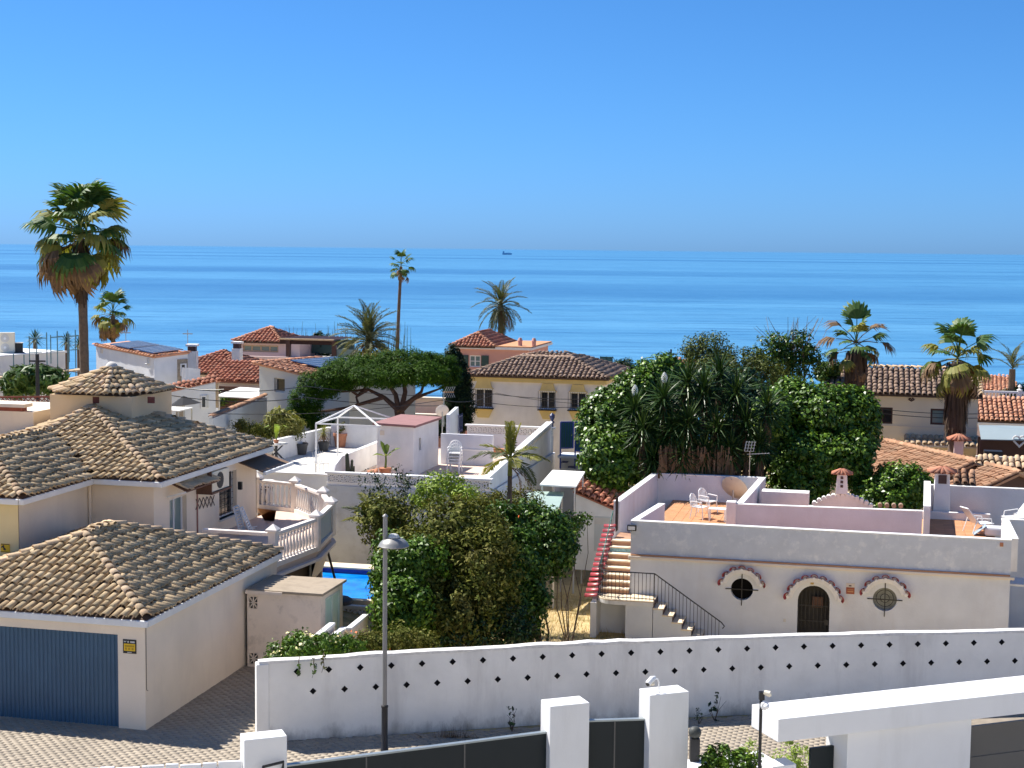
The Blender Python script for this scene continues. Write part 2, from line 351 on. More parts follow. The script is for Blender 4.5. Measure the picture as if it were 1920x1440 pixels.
def ground_mat():
    m, nt, b = new_mat('dry_ground'); P = _pos(nt)
    c = _mix(nt, (.46, .345, .175), (.58, .445, .235), _ramp(nt, _noise(nt, P, 2.2, 6, .65), .35, .65))
    c = _mix(nt, c, (.16, .15, .05), _mulf(nt, _ramp(nt, _noise(nt, P, .7, 5), .52, .66), .7))
    nt.links.new(c, b.inputs['Base Color']); b.inputs['Roughness'].default_value = 1; b.inputs['Specular IOR Level'].default_value = .1
    bp = nt.nodes.new('ShaderNodeBump'); bp.inputs['Strength'].default_value = 1; bp.inputs['Distance'].default_value = .06
    nt.links.new(_noise(nt, P, 9, 6, .7), bp.inputs['Height']); nt.links.new(bp.outputs[0], b.inputs['Normal']); return m
M['ground'] = ground_mat()
M['paver'] = plain('grey_cream_paver', (.36, .305, .235), .9, var=.12, scale=1.5, bump=.3, bscale=60, dirt=(.26, .22, .18), dscale=.8, damt=.5, rvar=.05)
M['joint'] = plain('sandy_joint', (.27, .23, .18), 1, var=.2, scale=4)
G = lambda *a: leaf_mat(*a)
M['leaf'] = leaf_mat('mid_green_leaves', [(.018, .05, .006), (.03, .08, .009), (.05, .115, .012), (.022, .06, .007), (.10, .19, .02), (.035, .085, .009), (.19, .29, .035)], .10, .42, spec=.28)
M['leafgarden'] = leaf_mat('yellow_green_leaves', [(.03, .07, .007), (.06, .13, .011), (.10, .195, .017), (.04, .09, .008), (.19, .30, .03)], .12, .45, spec=.25)
M['leafdark'] = leaf_mat('dark_green_leaves', [(.008, .022, .005), (.014, .04, .007), (.010, .028, .005), (.035, .08, .013), (.018, .05, .008), (.075, .14, .025)], .08, .38, spec=.4)
M['leafbright'] = leaf_mat('fresh_green_leaves', [(.026, .066, .006), (.045, .105, .009), (.08, .16, .013), (.034, .085, .008), (.15, .27, .022), (.055, .125, .011), (.28, .42, .05)], .09, .38, spec=.35)
M['leafolive'] = leaf_mat('olive_leaves', [(.05, .066, .012), (.085, .105, .018), (.12, .135, .026), (.04, .056, .009), (.18, .185, .04), (.26, .25, .075)], .12, .6, patch=(.16, .14, .045), spec=.06)
M['leaflime'] = leaf_mat('lime_green_leaves', [(.22, .32, .03), (.30, .40, .04), (.16, .26, .025)], .10, .5)
M['needle'] = leaf_mat('pine_needles', [(.014, .040, .004), (.024, .066, .006), (.05, .11, .009), (.018, .05, .005), (.10, .18, .015)], .2, .55, spec=.06)
M['cypress'] = leaf_mat('cypress_scales', [(.008, .022, .008), (.014, .034, .010), (.02, .05, .012)], .1, .7)
M['frond'] = leaf_mat('green_fan_frond', [(0.042, 0.105, 0.023), (0.070, 0.140, 0.029), (0.105, 0.168, 0.039)], .25, .5)
M['frondyellow'] = leaf_mat('yellowing_frond', [(.22, .23, .045), (.30, .28, .07), (.17, .20, .035)], .3, .6)
M['frondbrown'] = leaf_mat('dead_brown_frond', [(.16, .10, .055), (.24, .15, .08), (.11, .07, .04)], .15, .8)
M['frondgrey'] = leaf_mat('grey_green_frond', [(.07, .095, .04), (.10, .12, .055), (.13, .13, .06)], .2, .6)
M['skirt'] = leaf_mat('dry_palm_skirt', [(.075, .05, .035), (.12, .08, .052), (.05, .035, .026)], .05, .9)
M['yucca'] = leaf_mat('sword_leaves', [(.012, .034, .008), (.03, .072, .014), (.018, .048, .010), (.09, .15, .035)], .10, .4, spec=.25)
M['banana'] = leaf_mat('broad_yellow_green_leaf', [(.16, .24, .05), (.22, .28, .07)], .35, .4)
M['leafolive2'] = leaf_mat('grey_green_leaves', [(.05, .075, .016), (.085, .115, .026), (.04, .06, .012), (.13, .16, .04), (.20, .23, .06)], .10, .55, spec=.12)
M['drygrass'] = leaf_mat('dry_grass', [(.40, .29, .12), (.50, .37, .16), (.28, .22, .08)], .2, .9)
M['cactus'] = plain('dark_cactus_skin', (.05, .06, .03), .7, var=.2)

# ================================================================ building kit
def tile_verts(pitch, L, lift=.045, seg=6):
    """one barrel tile: y up the slope, lower end at y=0 wide and raised"""
    r0, r1, t = pitch * .45, pitch * .37, .020
    V = []
    for (y, r, zo) in ((0, r0, lift), (L, r1, 0.0)):
        for rr in (r, r - t):
            for k in range(seg + 1):
                a = math.pi * k / seg; V.append((rr * math.cos(a), y, zo + rr * .74 * math.sin(a)))
    n = seg + 1; F = []
    for k in range(seg):
        F.append((k + 1, k, 2 * n + k, 2 * n + k + 1)); F.append((n + k, n + k + 1, 3 * n + k + 1, 3 * n + k)); F.append((k, k + 1, n + k + 1, n + k))
    return np.array(V), np.array(F)
_tile_mesh = {}
def tile_mesh(pitch, L, mat):
    key = (round(pitch, 3), round(L, 3), mat.name)
    if key not in _tile_mesh:
        V, F = tile_verts(pitch, L); me = mesh_np('roof_tile', V, F, mat, True); _tile_mesh[key] = me
    return _tile_mesh[key]
def inside(poly, x, y):
    c = False; n = len(poly)
    for i in range(n):
        (x0, y0), (x1, y1) = poly[i], poly[i - 1]
        if (y0 > y) != (y1 > y) and x < (x1 - x0) * (y - y0) / (y1 - y0) + x0: c = not c
    return c
def slope_tiles(pts, pitch, expo, jit=.012, seed=1):
    """matrices of the tiles on a planar slope; pts[0]->pts[1] is the eave"""
    rg = random.Random(seed); p = [Vector(q) for q in pts]; e = (p[1] - p[0]).normalized()
    n = Vector((0, 0, 0))
    for i in range(1, len(p) - 1): n += (p[i] - p[0]).cross(p[i + 1] - p[0])
    n.normalize()
    if n.z < 0: n = -n
    s = n.cross(e).normalized()
    if s.z < 0: s = -s
    e = s.cross(n).normalized()
    P2 = [((q - p[0]).dot(e), (q - p[0]).dot(s)) for q in p]
    x0, x1 = min(q[0] for q in P2), max(q[0] for q in P2); y1 = max(q[1] for q in P2)
    cols = max(1, int(round((x1 - x0) / pitch))); px = (x1 - x0) / cols; out = []
    for i in range(cols):
        x = x0 + (i + .5) * px; joff = rg.uniform(-.03, .03)
        j = 0; joff += .5 * expo * ((i * 7919) % 5) / 12
        while True:
            y = j * expo - .05 + (joff if j else 0)
            if y > y1: break
            if inside(P2, x, max(y + expo * .55, .02)):
                a = rg.gauss(0, .045); ee = e * math.cos(a) + s * math.sin(a); ss = s * math.cos(a) - e * math.sin(a)
                o = p[0] + e * (x + rg.gauss(0, jit * .5)) + s * (y + rg.gauss(0, jit * 2)) + n * (.012 + abs(rg.gauss(0, .014)))
                m = Matrix((ee, ss, n)).transposed().to_4x4(); m.translation = o; out.append(m)
            j += 1
    return out
def ridge_tiles(a, b, L=.36, lift=.05, seed=3):
    rg = random.Random(seed); a, b = Vector(a), Vector(b)
    if b.z < a.z: a, b = b, a
    d = b - a; n = max(1, int(d.length / (L * .82))); d.normalize(); e = d.cross(EZ).normalized(); u = e.cross(d); out = []
    for i in range(n):
        o = a + d * ((b - a).length * i / n) + u * (lift + rg.gauss(0, .006)); t = rg.gauss(0, .04)
        ee = e * math.cos(t) + d * math.sin(t); dd = d * math.cos(t) - e * math.sin(t)
        m = Matrix((ee, dd, u)).transposed().to_4x4(); m.translation = o; out.append(m)
    return out
def join_tiles(name, mats, pitch, L, mat, parent):
    V, F = tile_verts(pitch, L, seg=5); n = len(V); VV = np.empty((len(mats) * n, 3)); FF = np.empty((len(mats) * len(F), 4), int)
    for i, m in enumerate(mats):
        a = np.array(m); VV[i * n:(i + 1) * n] = V @ a[:3, :3].T + a[:3, 3]; FF[i * len(F):(i + 1) * len(F)] = F + i * n
    o = link(name, mesh_np(name, VV, FF, mat, True), parent); o['kind'] = 'stuff'; return o
def tiled_roof(parent, slopes, ridges, pitch, expo, mat, capmat, n_obj=0, thick=.10, seed=1, capL=.38, cap_obj=True, soffit=None, cappitch=None):
    """slopes: list of (points, in_view). Tiles that show largest become parts, the rest one joined part."""
    pm = parent.matrix_basis if parent.parent is None else parent.parent.matrix_basis
    pm = Matrix.LocRotScale(parent.location, parent.rotation_euler, None)
    deck = MB()
    for pts, vis in slopes:
        deck.prism(pts, (0, 0, -thick), 0)
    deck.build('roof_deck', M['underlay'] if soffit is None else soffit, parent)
    tm = []
    for k, (pts, vis) in enumerate(slopes):
        tm += [(0 if vis else 1, (pm @ m.translation - EYE).length, m) for m in slope_tiles(pts, pitch, expo, seed=seed + k)]
    tm.sort(key=lambda t: (t[0], t[1])); L = expo * 1.28
    single = [t[2] for t in tm[:n_obj]]; rest = [t[2] for t in tm[n_obj:]]
    me = tile_mesh(pitch, L, mat) if single else None
    for m in single: link('roof_tile', me, parent, m)
    if rest: join_tiles('roof_tile_field', rest, pitch, L, mat, parent)
    cm = []
    for k, (a, b) in enumerate(ridges): cm += ridge_tiles(a, b, capL, seed=seed + 20 + k)
    cp = cappitch or pitch * 1.15
    if cm:
        if cap_obj:
            me = tile_mesh(cp, capL, capmat)
            for m in cm: link('ridge_tile', me, parent, m)
        else: join_tiles('ridge_tile_row', cm, cp, capL, capmat, parent)

def wall_panel(mb, o, ud, w, z0, z1, holes=(), nrm=None, depth=.16, mi=0, ztop=None):
    """upright wall sheet with rectangular openings (u0,u1,z0,z1) and their reveals; nrm points outwards"""
    o = Vector(o); ud = Vector(ud)
    us = sorted({0.0, w, *[h[i] for h in holes for i in (0, 1)]}); zs = sorted({z0, z1, *[h[i] for h in holes for i in (2, 3)]})
    P = lambda u, z, d=0.0: o + ud * u + EZ * z - nrm * d
    for a, b in zip(us, us[1:]):
        for c, d in zip(zs, zs[1:]):
            if any(h[0] - 1e-6 <= a and b <= h[1] + 1e-6 and h[2] - 1e-6 <= c and d <= h[3] + 1e-6 for h in holes): continue
            mb.poly([P(a, c), P(b, c), P(b, d), P(a, d)], mi)
    for h in holes:
        a, b, c, d = h[:4]
        mb.poly([P(a, c), P(a, c, depth), P(a, d, depth), P(a, d)], mi); mb.poly([P(b, c), P(b, d), P(b, d, depth), P(b, c, depth)], mi)
        mb.poly([P(a, c), P(b, c), P(b, c, depth), P(a, c, depth)], mi); mb.poly([P(a, d), P(a, d, depth), P(b, d, depth), P(b, d)], mi)
def window(parent, o, ud, nrm, h, frame, pane, depth=.14, fw=.05, mull=1, sill=None, name='window', cross=0):
    """framed pane(s) sitting in an opening h of the wall sheet"""
    o, ud, nrm = Vector(o), Vector(ud), Vector(nrm); a, b, c, d = h[:4]
    P = lambda u, z, k: o + ud * u + EZ * z - nrm * k
    f = MB(); k0, k1 = depth - .06, depth - .005
    def bar(u0, u1, z0, z1): f.hexa([P(u0, z0, k1), P(u1, z0, k1), P(u1, z0, k0), P(u0, z0, k0), P(u0, z1, k1), P(u1, z1, k1), P(u1, z1, k0), P(u0, z1, k0)])
    bar(a, a + fw, c, d); bar(b - fw, b, c, d); bar(a + fw, b - fw, c, c + fw); bar(a + fw, b - fw, d - fw, d)
    for i in range(mull):
        x = a + (b - a) * (i + 1) / (mull + 1); bar(x - fw * .5, x + fw * .5, c + fw, d - fw)
    for i in range(cross):
        z = c + (d - c) * (i + 1) / (cross + 1); bar(a + fw, b - fw, z - fw * .3, z + fw * .3)
    w = f.build(name, frame, parent)
    n = mull + 1; step = (b - a) / n
    for i in range(n):
        MB().poly([P(a + step * i + fw * .5, c + fw * .6, depth - .025), P(a + step * (i + 1) - fw * .5, c + fw * .6, depth - .025), P(a + step * (i + 1) - fw * .5, d - fw * .6, depth - .025), P(a + step * i + fw * .5, d - fw * .6, depth - .025)]).build('pane', pane, w, fix=False)
    if sill:
        m = MB(); k = .07; m.hexa([P(a - .06, c - .06, depth), P(b + .06, c - .06, depth), P(b + .06, c - .06, -k), P(a - .06, c - .06, -k), P(a - .06, c, depth), P(b + .06, c, depth), P(b + .06, c, -k), P(a - .06, c, -k)])
        m.build('sill', sill, w)
    return w
def block_house(parent, u0, u1, v0, v1, z0, z1, mat, front=(), right=(), left=(), name='wall', depth=.16):
    """four upright walls in the local frame with openings given per face as (a, b, z0, z1)"""
    mb = MB(); X, Y = Vector((1, 0, 0)), Vector((0, 1, 0))
    wall_panel(mb, (u0, v0, 0), X, u1 - u0, z0, z1, [(h[0] - u0, h[1] - u0, h[2], h[3]) for h in front], -Y, depth)
    wall_panel(mb, (u1, v0, 0), Y, v1 - v0, z0, z1, [(h[0] - v0, h[1] - v0, h[2], h[3]) for h in right], X, depth)
    wall_panel(mb, (u0, v0, 0), Y, v1 - v0, z0, z1, [(h[0] - v0, h[1] - v0, h[2], h[3]) for h in left], -X, depth)
    wall_panel(mb, (u0, v1, 0), X, u1 - u0, z0, z1, (), Y, depth)
    return mb.build(name, mat, parent, fix=False)
def fwin(parent, v0, h, frame, pane, **k): return window(parent, (0, v0, 0), (1, 0, 0), (0, -1, 0), h, frame, pane, **k)
def rwin(parent, u1, h, frame, pane, **k): return window(parent, (u1, 0, 0), (0, 1, 0), (1, 0, 0), h, frame, pane, **k)
def holed_panel(mb, rect, hole, cen, v, depth, mi=0):
    """facade rectangle (u0,u1,z0,z1) at y=v with a star-shaped hole (list of (u,z), any order of angle) and its reveal"""
    u0, u1, z0, z1 = rect; cu, cz = cen
    pts = sorted([(math.atan2(z - cz, u - cu), u, z) for u, z in hole] )
    def edge(a):
        c, s = math.cos(a), math.sin(a); t = 1e9
        if c > 1e-9: t = min(t, (u1 - cu) / c)
        if c < -1e-9: t = min(t, (u0 - cu) / c)
        if s > 1e-9: t = min(t, (z1 - cz) / s)
        if s < -1e-9: t = min(t, (z0 - cz) / s)
        return (cu + c * t, cz + s * t)
    cor = [(math.atan2(z - cz, u - cu), u, z) for u in (u0, u1) for z in (z0, z1)]
    n = len(pts)
    for i in range(n):
        a, b = pts[i], pts[(i + 1) % n]; a1 = b[0] if b[0] > a[0] else b[0] + 2 * math.pi
        mid = [c for c in cor if a[0] < c[0] < a1 or a[0] < c[0] + 2 * math.pi < a1]
        e0, e1 = edge(a[0]), edge(b[0])
        mb.poly([(a[1], v, a[2])] + [(e0[0], v, e0[1])] + [(c[1], v, c[2]) for c in mid] + [(e1[0], v, e1[1])] + [(b[1], v, b[2])], mi)
        mb.poly([(a[1], v, a[2]), (b[1], v, b[2]), (b[1], v + depth, b[2]), (a[1], v + depth, a[2])], mi)

# ================================================================ plants kit
def leaves_np(C, N, size, aspect=.5, droop=0.0, curl=.18):
    """leaf-shaped quads pairs: C centres (n,3), N facing normals (n,3)"""
    n = len(C); N = N / (np.linalg.norm(N, axis=1, keepdims=True) + 1e-9)
    t = NR.normal(size=(n, 3)); t[:, 2] -= droop; t -= N * (t * N).sum(1, keepdims=True); t /= np.linalg.norm(t, axis=1, keepdims=True) + 1e-9
    b = np.cross(N, t); s = (size * NR.uniform(.65, 1.35, n))[:, None]; w = s * aspect
    V = np.empty((n, 4, 3)); V[:, 0] = C - t * s * .5; V[:, 1] = C + b * w * .5 + N * s * curl * .4; V[:, 2] = C + t * s * .5 - N * s * curl; V[:, 3] = C - b * w * .5 + N * s * curl * .4
    F = np.arange(n * 4).reshape(n, 4); return V.reshape(-1, 3), F
def crown_points(blobs, n_clump, per, clump_r, up=.35, inner=.35, flat=1.0):
    """leaf centres and normals: clumps spread on and inside ellipsoids"""
    Cs, Ns = [], []
    vol = np.array([b[3] * b[4] + b[4] * b[5] + b[3] * b[5] for b in blobs]); vol = vol / vol.sum()
    for b, share in zip(blobs, vol):
        k = max(3, int(n_clump * share)); c = np.array(b[:3]); r = np.array(b[3:6])
        d = NR.normal(size=(k, 3)); d /= np.linalg.norm(d, axis=1, keepdims=True)
        rad = np.where(NR.random(k) < inner, NR.uniform(.35, .8, k), NR.uniform(.82, 1.06, k))
        cc = c + d * rad[:, None] * r
        m = k * per; idx = np.repeat(np.arange(k), per)
        e = NR.normal(size=(m, 3)); e /= np.linalg.norm(e, axis=1, keepdims=True); e[:, 2] *= flat
        rr = clump_r * NR.uniform(.7, 1.35, k)[idx] * NR.uniform(.25, 1, m) ** .6
        Cs.append(cc[idx] + e * rr[:, None]); nn = e * .55 + d[idx] * .55 + NR.normal(size=(m, 3)) * .45; nn[:, 2] += up; Ns.append(nn)
    return np.concatenate(Cs), np.concatenate(Ns)
def foliage(name, parent, mat, blobs, n_clump, per, clump_r, size, aspect=.5, up=.35, inner=.35, droop=0., zmin=None, flat=1.0):
    C, N = crown_points(blobs, n_clump, per, clump_r, up, inner, flat)
    if zmin is not None: k = C[:, 2] > zmin; C, N = C[k], N[k]
    V, F = leaves_np(C, N, size, aspect, droop); o = link(name, mesh_np(name, V, F, mat), parent); return o
def branchy(mb, base, tips, r0, r1=.02, bend=.25, seed=1, n=6):
    rg = random.Random(seed); base = Vector(base)
    for t in tips:
        t = Vector(t); d = t - base; mid1 = base + d * .35 + Vector((rg.uniform(-1, 1), rg.uniform(-1, 1), rg.uniform(.2, 1))) * d.length * bend * .3
        mid2 = base + d * .7 + Vector((rg.uniform(-1, 1), rg.uniform(-1, 1), rg.uniform(-.2, .6))) * d.length * bend * .3
        mb.tube([base, mid1, mid2, t], [r0, r0 * .7, r0 * .45, r1], n)
    return mb
def shrub(name, base, label, cat, mat, blobs, n_clump, per, clump_r, size, aspect=.5, up=.35, inner=.35, group=None, bark='bark', stems=5, stem_r=.05, droop=0., zmin=None, flowers=None, foliage_name='crown', flat=1.0):
    """blobs are relative to base"""
    t = thing(name, base, label, cat, group=group)
    mb = MB(); rg = random.Random(int(abs(base[0] * 31 + base[1] * 17)))
    tips = []
    for i in range(stems):
        b = blobs[i % len(blobs)]; tips.append((b[0] + rg.uniform(-.5, .5) * b[3], b[1] + rg.uniform(-.5, .5) * b[4], b[2] + rg.uniform(-.1, .6) * b[5]))
    branchy(mb, (0, 0, -.15), tips, stem_r, stem_r * .25, seed=3); mb.build('trunk' if stem_r > .09 else 'stem', M[bark], t, True)
    foliage(foliage_name, t, M[mat], blobs, n_clump, per, clump_r, size, aspect, up, inner, droop, zmin, flat)
    if flowers:
        fm, n, fs = flowers; C, N = crown_points(blobs, max(4, n // 3), 3, clump_r * 1.1, .5, 0.0)
        C = C[:n]; N = N[:n]; V, F = leaves_np(C, N, fs, .9, 0); o = link('blossoms', mesh_np('blossoms', V, F, M[fm]), t); o['kind'] = 'stuff'
    return t

def fan_frond(name, mat, R0=.55, blades=17, spread=150, droop=.5, petiole=.7, sag=.0, seed=1):
    """Washingtonia leaf: a stalk along +X and a pleated fan with drooping tips"""
    rg = random.Random(seed); mb = MB(); mb.tube([(0, 0, 0), (petiole * .5, 0, .04), (petiole, 0, 0)], [.022, .016, .012], 4)
    c = Vector((petiole, 0, 0))
    for i in range(blades):
        a = R(-spread / 2 + spread * i / (blades - 1)) + rg.gauss(0, .03); L = R0 * (1.15 - .25 * abs(a) / R(75)) * rg.uniform(.9, 1.1)
        d = Vector((math.cos(a), math.sin(a), 0)); w = Vector((-math.sin(a), math.cos(a), 0)) * (L * .085)
        p1 = c + d * L * .5 + EZ * (.05 * L - sag * .3 * L); p2 = c + d * L * .82 - EZ * (droop * L * .22 + sag * .5 * L); p3 = c + d * L * rg.uniform(.92, 1.02) - EZ * (droop * L * rg.uniform(.5, .85) + sag * .8 * L)
        mb.add([c, p1 - w, p1 + EZ * .02 * L, p1 + w, p2 - w * .8, p2 + w * .8, p3], [(0, 1, 2), (0, 2, 3), (1, 4, 2), (2, 4, 5), (2, 5, 3), (4, 6, 5)])
    me = mb.build(name, mat, fix=False); d = me.data; bpy.data.objects.remove(me); return d
def feather_frond(name, mat, L=2.4, n=30, leaf=.42, arch=.55, seed=1, vee=.5, w=.028):
    """date palm leaf: arched midrib along +X with paired leaflets"""
    rg = random.Random(seed); mb = MB(); P = lambda t: Vector((L * (t - .12 * arch * t * t), 0, L * arch * (.42 * t - .78 * t * t)))
    mb.tube([P(i / 6) for i in range(7)], [.035 - .029 * i / 6 for i in range(7)], 4)
    for i in range(n):
        t = .12 + .88 * (i + .5) / n; p = P(t); d = (P(min(1, t + .02)) - P(t - .02)).normalized(); ll = leaf * (math.sin(math.pi * min(1, .18 + t * .82)) ** .6 * .9 + .15)
        for s in (-1, 1):
            q = (d * .75 + Vector((0, s, 0)) * .75 + EZ * (vee * .5 + rg.gauss(0, .12))).normalized(); e = p + q * ll * rg.uniform(.85, 1.1) - EZ * ll * .16
            ww = d.cross(q).cross(q).normalized() * w; m = p + q * ll * .5
            mb.add([p, m + ww, e, m - ww], [(0, 1, 2, 3)])
    o = mb.build(name, mat, fix=False); d = o.data; bpy.data.objects.remove(o); return d
def place_frond(me, parent, name, at, yaw, pitch, roll=0., s=1.):
    m = Matrix.Translation(Vector(at)) @ Matrix.Rotation(yaw, 4, 'Z') @ Matrix.Rotation(-pitch, 4, 'Y') @ Matrix.Rotation(roll, 4, 'X') @ Matrix.Scale(s, 4)
    return link(name, me, parent, m)
FR = {}
for k in range(3):
    FR['g%d' % k] = fan_frond('frond', M['frond'], seed=k, droop=.45 + .2 * k); FR['y%d' % k] = fan_frond('frond', M['frondyellow'], seed=10 + k, droop=.75 + .1 * k)
    FR['b%d' % k] = fan_frond('frond', M['frondbrown'], seed=20 + k, droop=.9, spread=100, blades=13, sag=.15)
    FR['f%d' % k] = feather_frond('frond', M['frondgrey'], seed=30 + k, arch=.55 + .12 * k); FR['d%d' % k] = feather_frond('frond', M['frondbrown'], seed=40 + k, arch=.7, leaf=.34)
def palm_trunk(t, H, r0, r1, lean=(0, 0), mat='palmbark', rings=True, n=10):
    mb = MB(); k = max(6, int(H * 2)); pts, rs = [], []
    for i in range(k + 1):
        f = i / k; pts.append((lean[0] * f * f, lean[1] * f * f, H * f - .2 * (1 - f))); rs.append((r0 + (r1 - r0) * f) * (1 + (.05 if rings and i % 2 else 0)) * (1.25 if i == 0 else 1))
    mb.tube(pts, rs, n); mb.build('trunk', M[mat], t, True); return Vector(pts[-1])
def skirt(t, top, r, L, n=260, mat='skirt', name='dead_leaf_skirt', seed=2, taper=.75, w=.07):
    rg = random.Random(seed); mb = MB()
    for i in range(n):
        a = rg.uniform(0, 2 * math.pi); h = rg.uniform(0, 1); rr = r * (taper + (1 - taper) * (1 - h)) * rg.uniform(.75, 1.08); z = top[2] - h * L * .72
        p = Vector((top[0] + math.cos(a) * rr * .8, top[1] + math.sin(a) * rr * .8, z)); ln = L * rg.uniform(.2, .36); q = p + Vector((math.cos(a) * rr * .18 + rg.gauss(0, .04), math.sin(a) * rr * .18 + rg.gauss(0, .04), -ln))
        tw = Vector((-math.sin(a), math.cos(a), 0)) * w * rg.uniform(.5, 1.3); mb.add([p - tw, p + tw, q + tw * .5, q - tw * .3], [(0, 1, 2, 3)])
    o = mb.build(name, M[mat], t, fix=False); return o
def fan_palm(base, H, label, crown=1.0, n=26, trunk=(.22, .17), lean=(0, 0), dead=10, skirtdim=None, droopy=.2, seed=1, group=None, fan=1.0, yellow=.3, name='fan_palm', upright=False):
    t = thing(name, base, label, 'palm tree', group=group); rg = random.Random(seed); top = palm_trunk(t, H, *trunk, lean)
    for i in range(n):
        f = i / max(1, n - 1); el = R(82) - f * R(82 + 62 * droopy * 3) + rg.gauss(0, .10); yaw = i * 2.39996 + rg.gauss(0, .15)
        kind = 'y' if rg.random() < yellow * f * 1.4 else 'g'
        place_frond(FR['%s%d' % (kind, i % 3)], t, 'frond', top + Vector((0, 0, .25 * (1 - f))) * crown, yaw, el, rg.gauss(0, .25), crown * rg.uniform(.85, 1.1))
    for i in range(dead):
        place_frond(FR['b%d' % (i % 3)], t, 'dead_frond', top - Vector((0, 0, rg.uniform(-.1, .35))) * crown, rg.uniform(0, 6.28), R(rg.uniform(-82, -5)), rg.gauss(0, .3), crown * rg.uniform(.75, 1.0))
    if skirtdim: skirt(t, top - Vector((0, 0, .05)), skirtdim[0], skirtdim[1], n=skirtdim[2], seed=seed)
    return t
def date_palm(base, H, label, s=1.0, n=34, trunk=(.26, .2), seed=1, dead=0, lean=(0, 0), down=-25, group=None, name='date_palm', up0=80):
    t = thing(name, base, label, 'palm tree', group=group); rg = random.Random(seed); top = palm_trunk(t, H, *trunk, lean)
    for i in range(n):
        f = i / (n - 1); el = R(up0 - (up0 - down) * f) + rg.gauss(0, .06)
        place_frond(FR['f%d' % (i % 3)], t, 'frond', top + Vector((0, 0, .2 * (1 - f))), i * 2.39996 + rg.gauss(0, .1), el, rg.gauss(0, .2), s * rg.uniform(.85, 1.08))
    for i in range(dead): place_frond(FR['d%d' % (i % 3)], t, 'dead_frond', top - Vector((0, 0, .2)), rg.uniform(0, 6.28), R(rg.uniform(-75, -20)), rg.gauss(0, .3), s * rg.uniform(.7, .95))
    return t
def rosette_mesh(name, mat, n=70, L=.75, w=.05, seed=1, low=-50):
    rg = random.Random(seed); mb = MB()
    for i in range(n):
        f = i / n; el = R(85 - (85 - low) * f ** .8) + rg.gauss(0, .1); yaw = i * 2.39996; d = Vector((math.cos(el) * math.cos(yaw), math.cos(el) * math.sin(yaw), math.sin(el)))
        s = Vector((-math.sin(yaw), math.cos(yaw), 0)) * w * .5; u = s.cross(d).normalized(); l = L * rg.uniform(.8, 1.1)
        m = d * l * .45; e = d * l - EZ * l * .10
        mb.add([s * .5, m + s, e, m - s, -s * .5, m - u * w * .25], [(0, 1, 5), (4, 5, 3), (0, 5, 4), (1, 2, 5), (5, 2, 3)])
    o = mb.build(name, mat, fix=False); d = o.data; bpy.data.objects.remove(o); return d
FR['yu'] = rosette_mesh('leaf_head', M['yucca']); FR['yub'] = rosette_mesh('leaf_head', M['frondyellow'], 60, .6, .04, 4)

# ================================================================ the setting
def build_ground():
    xs = list(np.arange(-60, 60.1, 2.0)); xs = [-4000, -1500, -600, -250, -120] + xs + [120, 250, 600, 1500, 4000]
    ys = [-60, -20, 0, 15] + list(np.arange(20, 90, 2.0)) + list(np.arange(90, 340, 10.0)) + [360]
    V = [(x, y, ground_z(x, y) - (0 if y < 340 else 6)) for y in ys for x in xs]; n = len(xs)
    F = [(j * n + i, j * n + i + 1, (j + 1) * n + i + 1, (j + 1) * n + i) for j in range(len(ys) - 1) for i in range(n - 1)]
    o = MB().add(V, F).build('ground', M['ground'], smooth=True); o['kind'] = 'structure'
build_ground()
sea = MB()
_sy = [290, 600, 1500, 4000, 10000, 25000, 60000]
for a, b in zip(_sy, _sy[1:]): sea.poly([(-60000, a, -25), (60000, a, -25), (60000, b, -25), (-60000, b, -25)])
sea.build('sea', M['sea'])['kind'] = 'structure'

def pavers(parent, name, x0, x1, y0, y1, keep, ang, a=.20, b=.10, gap=.005, h=.03, z=.0, mat='paver'):
    """herringbone-free running bond of real blocks"""
    ca, sa = math.cos(ang), math.sin(ang); V, F = [], []
    r = 0; y = y0
    while y < y1:
        x = x0 + (a / 2 if r % 2 else 0)
        while x < x1:
            cx, cy = x + a / 2, y + b / 2; wx, wy = cx * ca - cy * sa, cx * sa + cy * ca
            if keep(wx, wy):
                o = len(V); g = gap / 2; dz = NR.normal() * .0025
                for zz, e in ((z - .01, 0), (z + h + dz, .004)):
                    for (px, py) in ((x + g + e, y + g + e), (x + a - g - e, y + g + e), (x + a - g - e, y + b - g - e), (x + g + e, y + b - g - e)): V.append((px * ca - py * sa, px * sa + py * ca, zz))
                F += [(o + 4, o + 5, o + 6, o + 7), (o, o + 1, o + 5, o + 4), (o + 1, o + 2, o + 6, o + 5), (o + 2, o + 3, o + 7, o + 6), (o + 3, o, o + 4, o + 7)]
            x += a
        y += b; r += 1
    o = link(name, mesh_np(name, np.array(V), np.array(F), M[mat]), parent); o['kind'] = 'stuff'; return o
_st = MB().poly([(-30, 23, -.01), (30, 28, -.01), (30, 37.6, -.01), (13, 36.9, -.01), (-4.9, 33.4, -.01), (-4.6, 41.5, -.01), (-30, 47, -.01)]).build('street', M['joint'], fix=False); _st['kind'] = 'structure'
def _keep(x, y): return (x < -5.4 and y < 41.2 and x > -13.5 and y > 24.5) or (-5.4 <= x < 8 and 28.5 < y < 33.3 + (x + 5.4) * .205)
pavers(_st, 'paving_blocks', -24, 14, 20, 44, _keep, R(-13.2) + R(90) * 0, .23, .115)

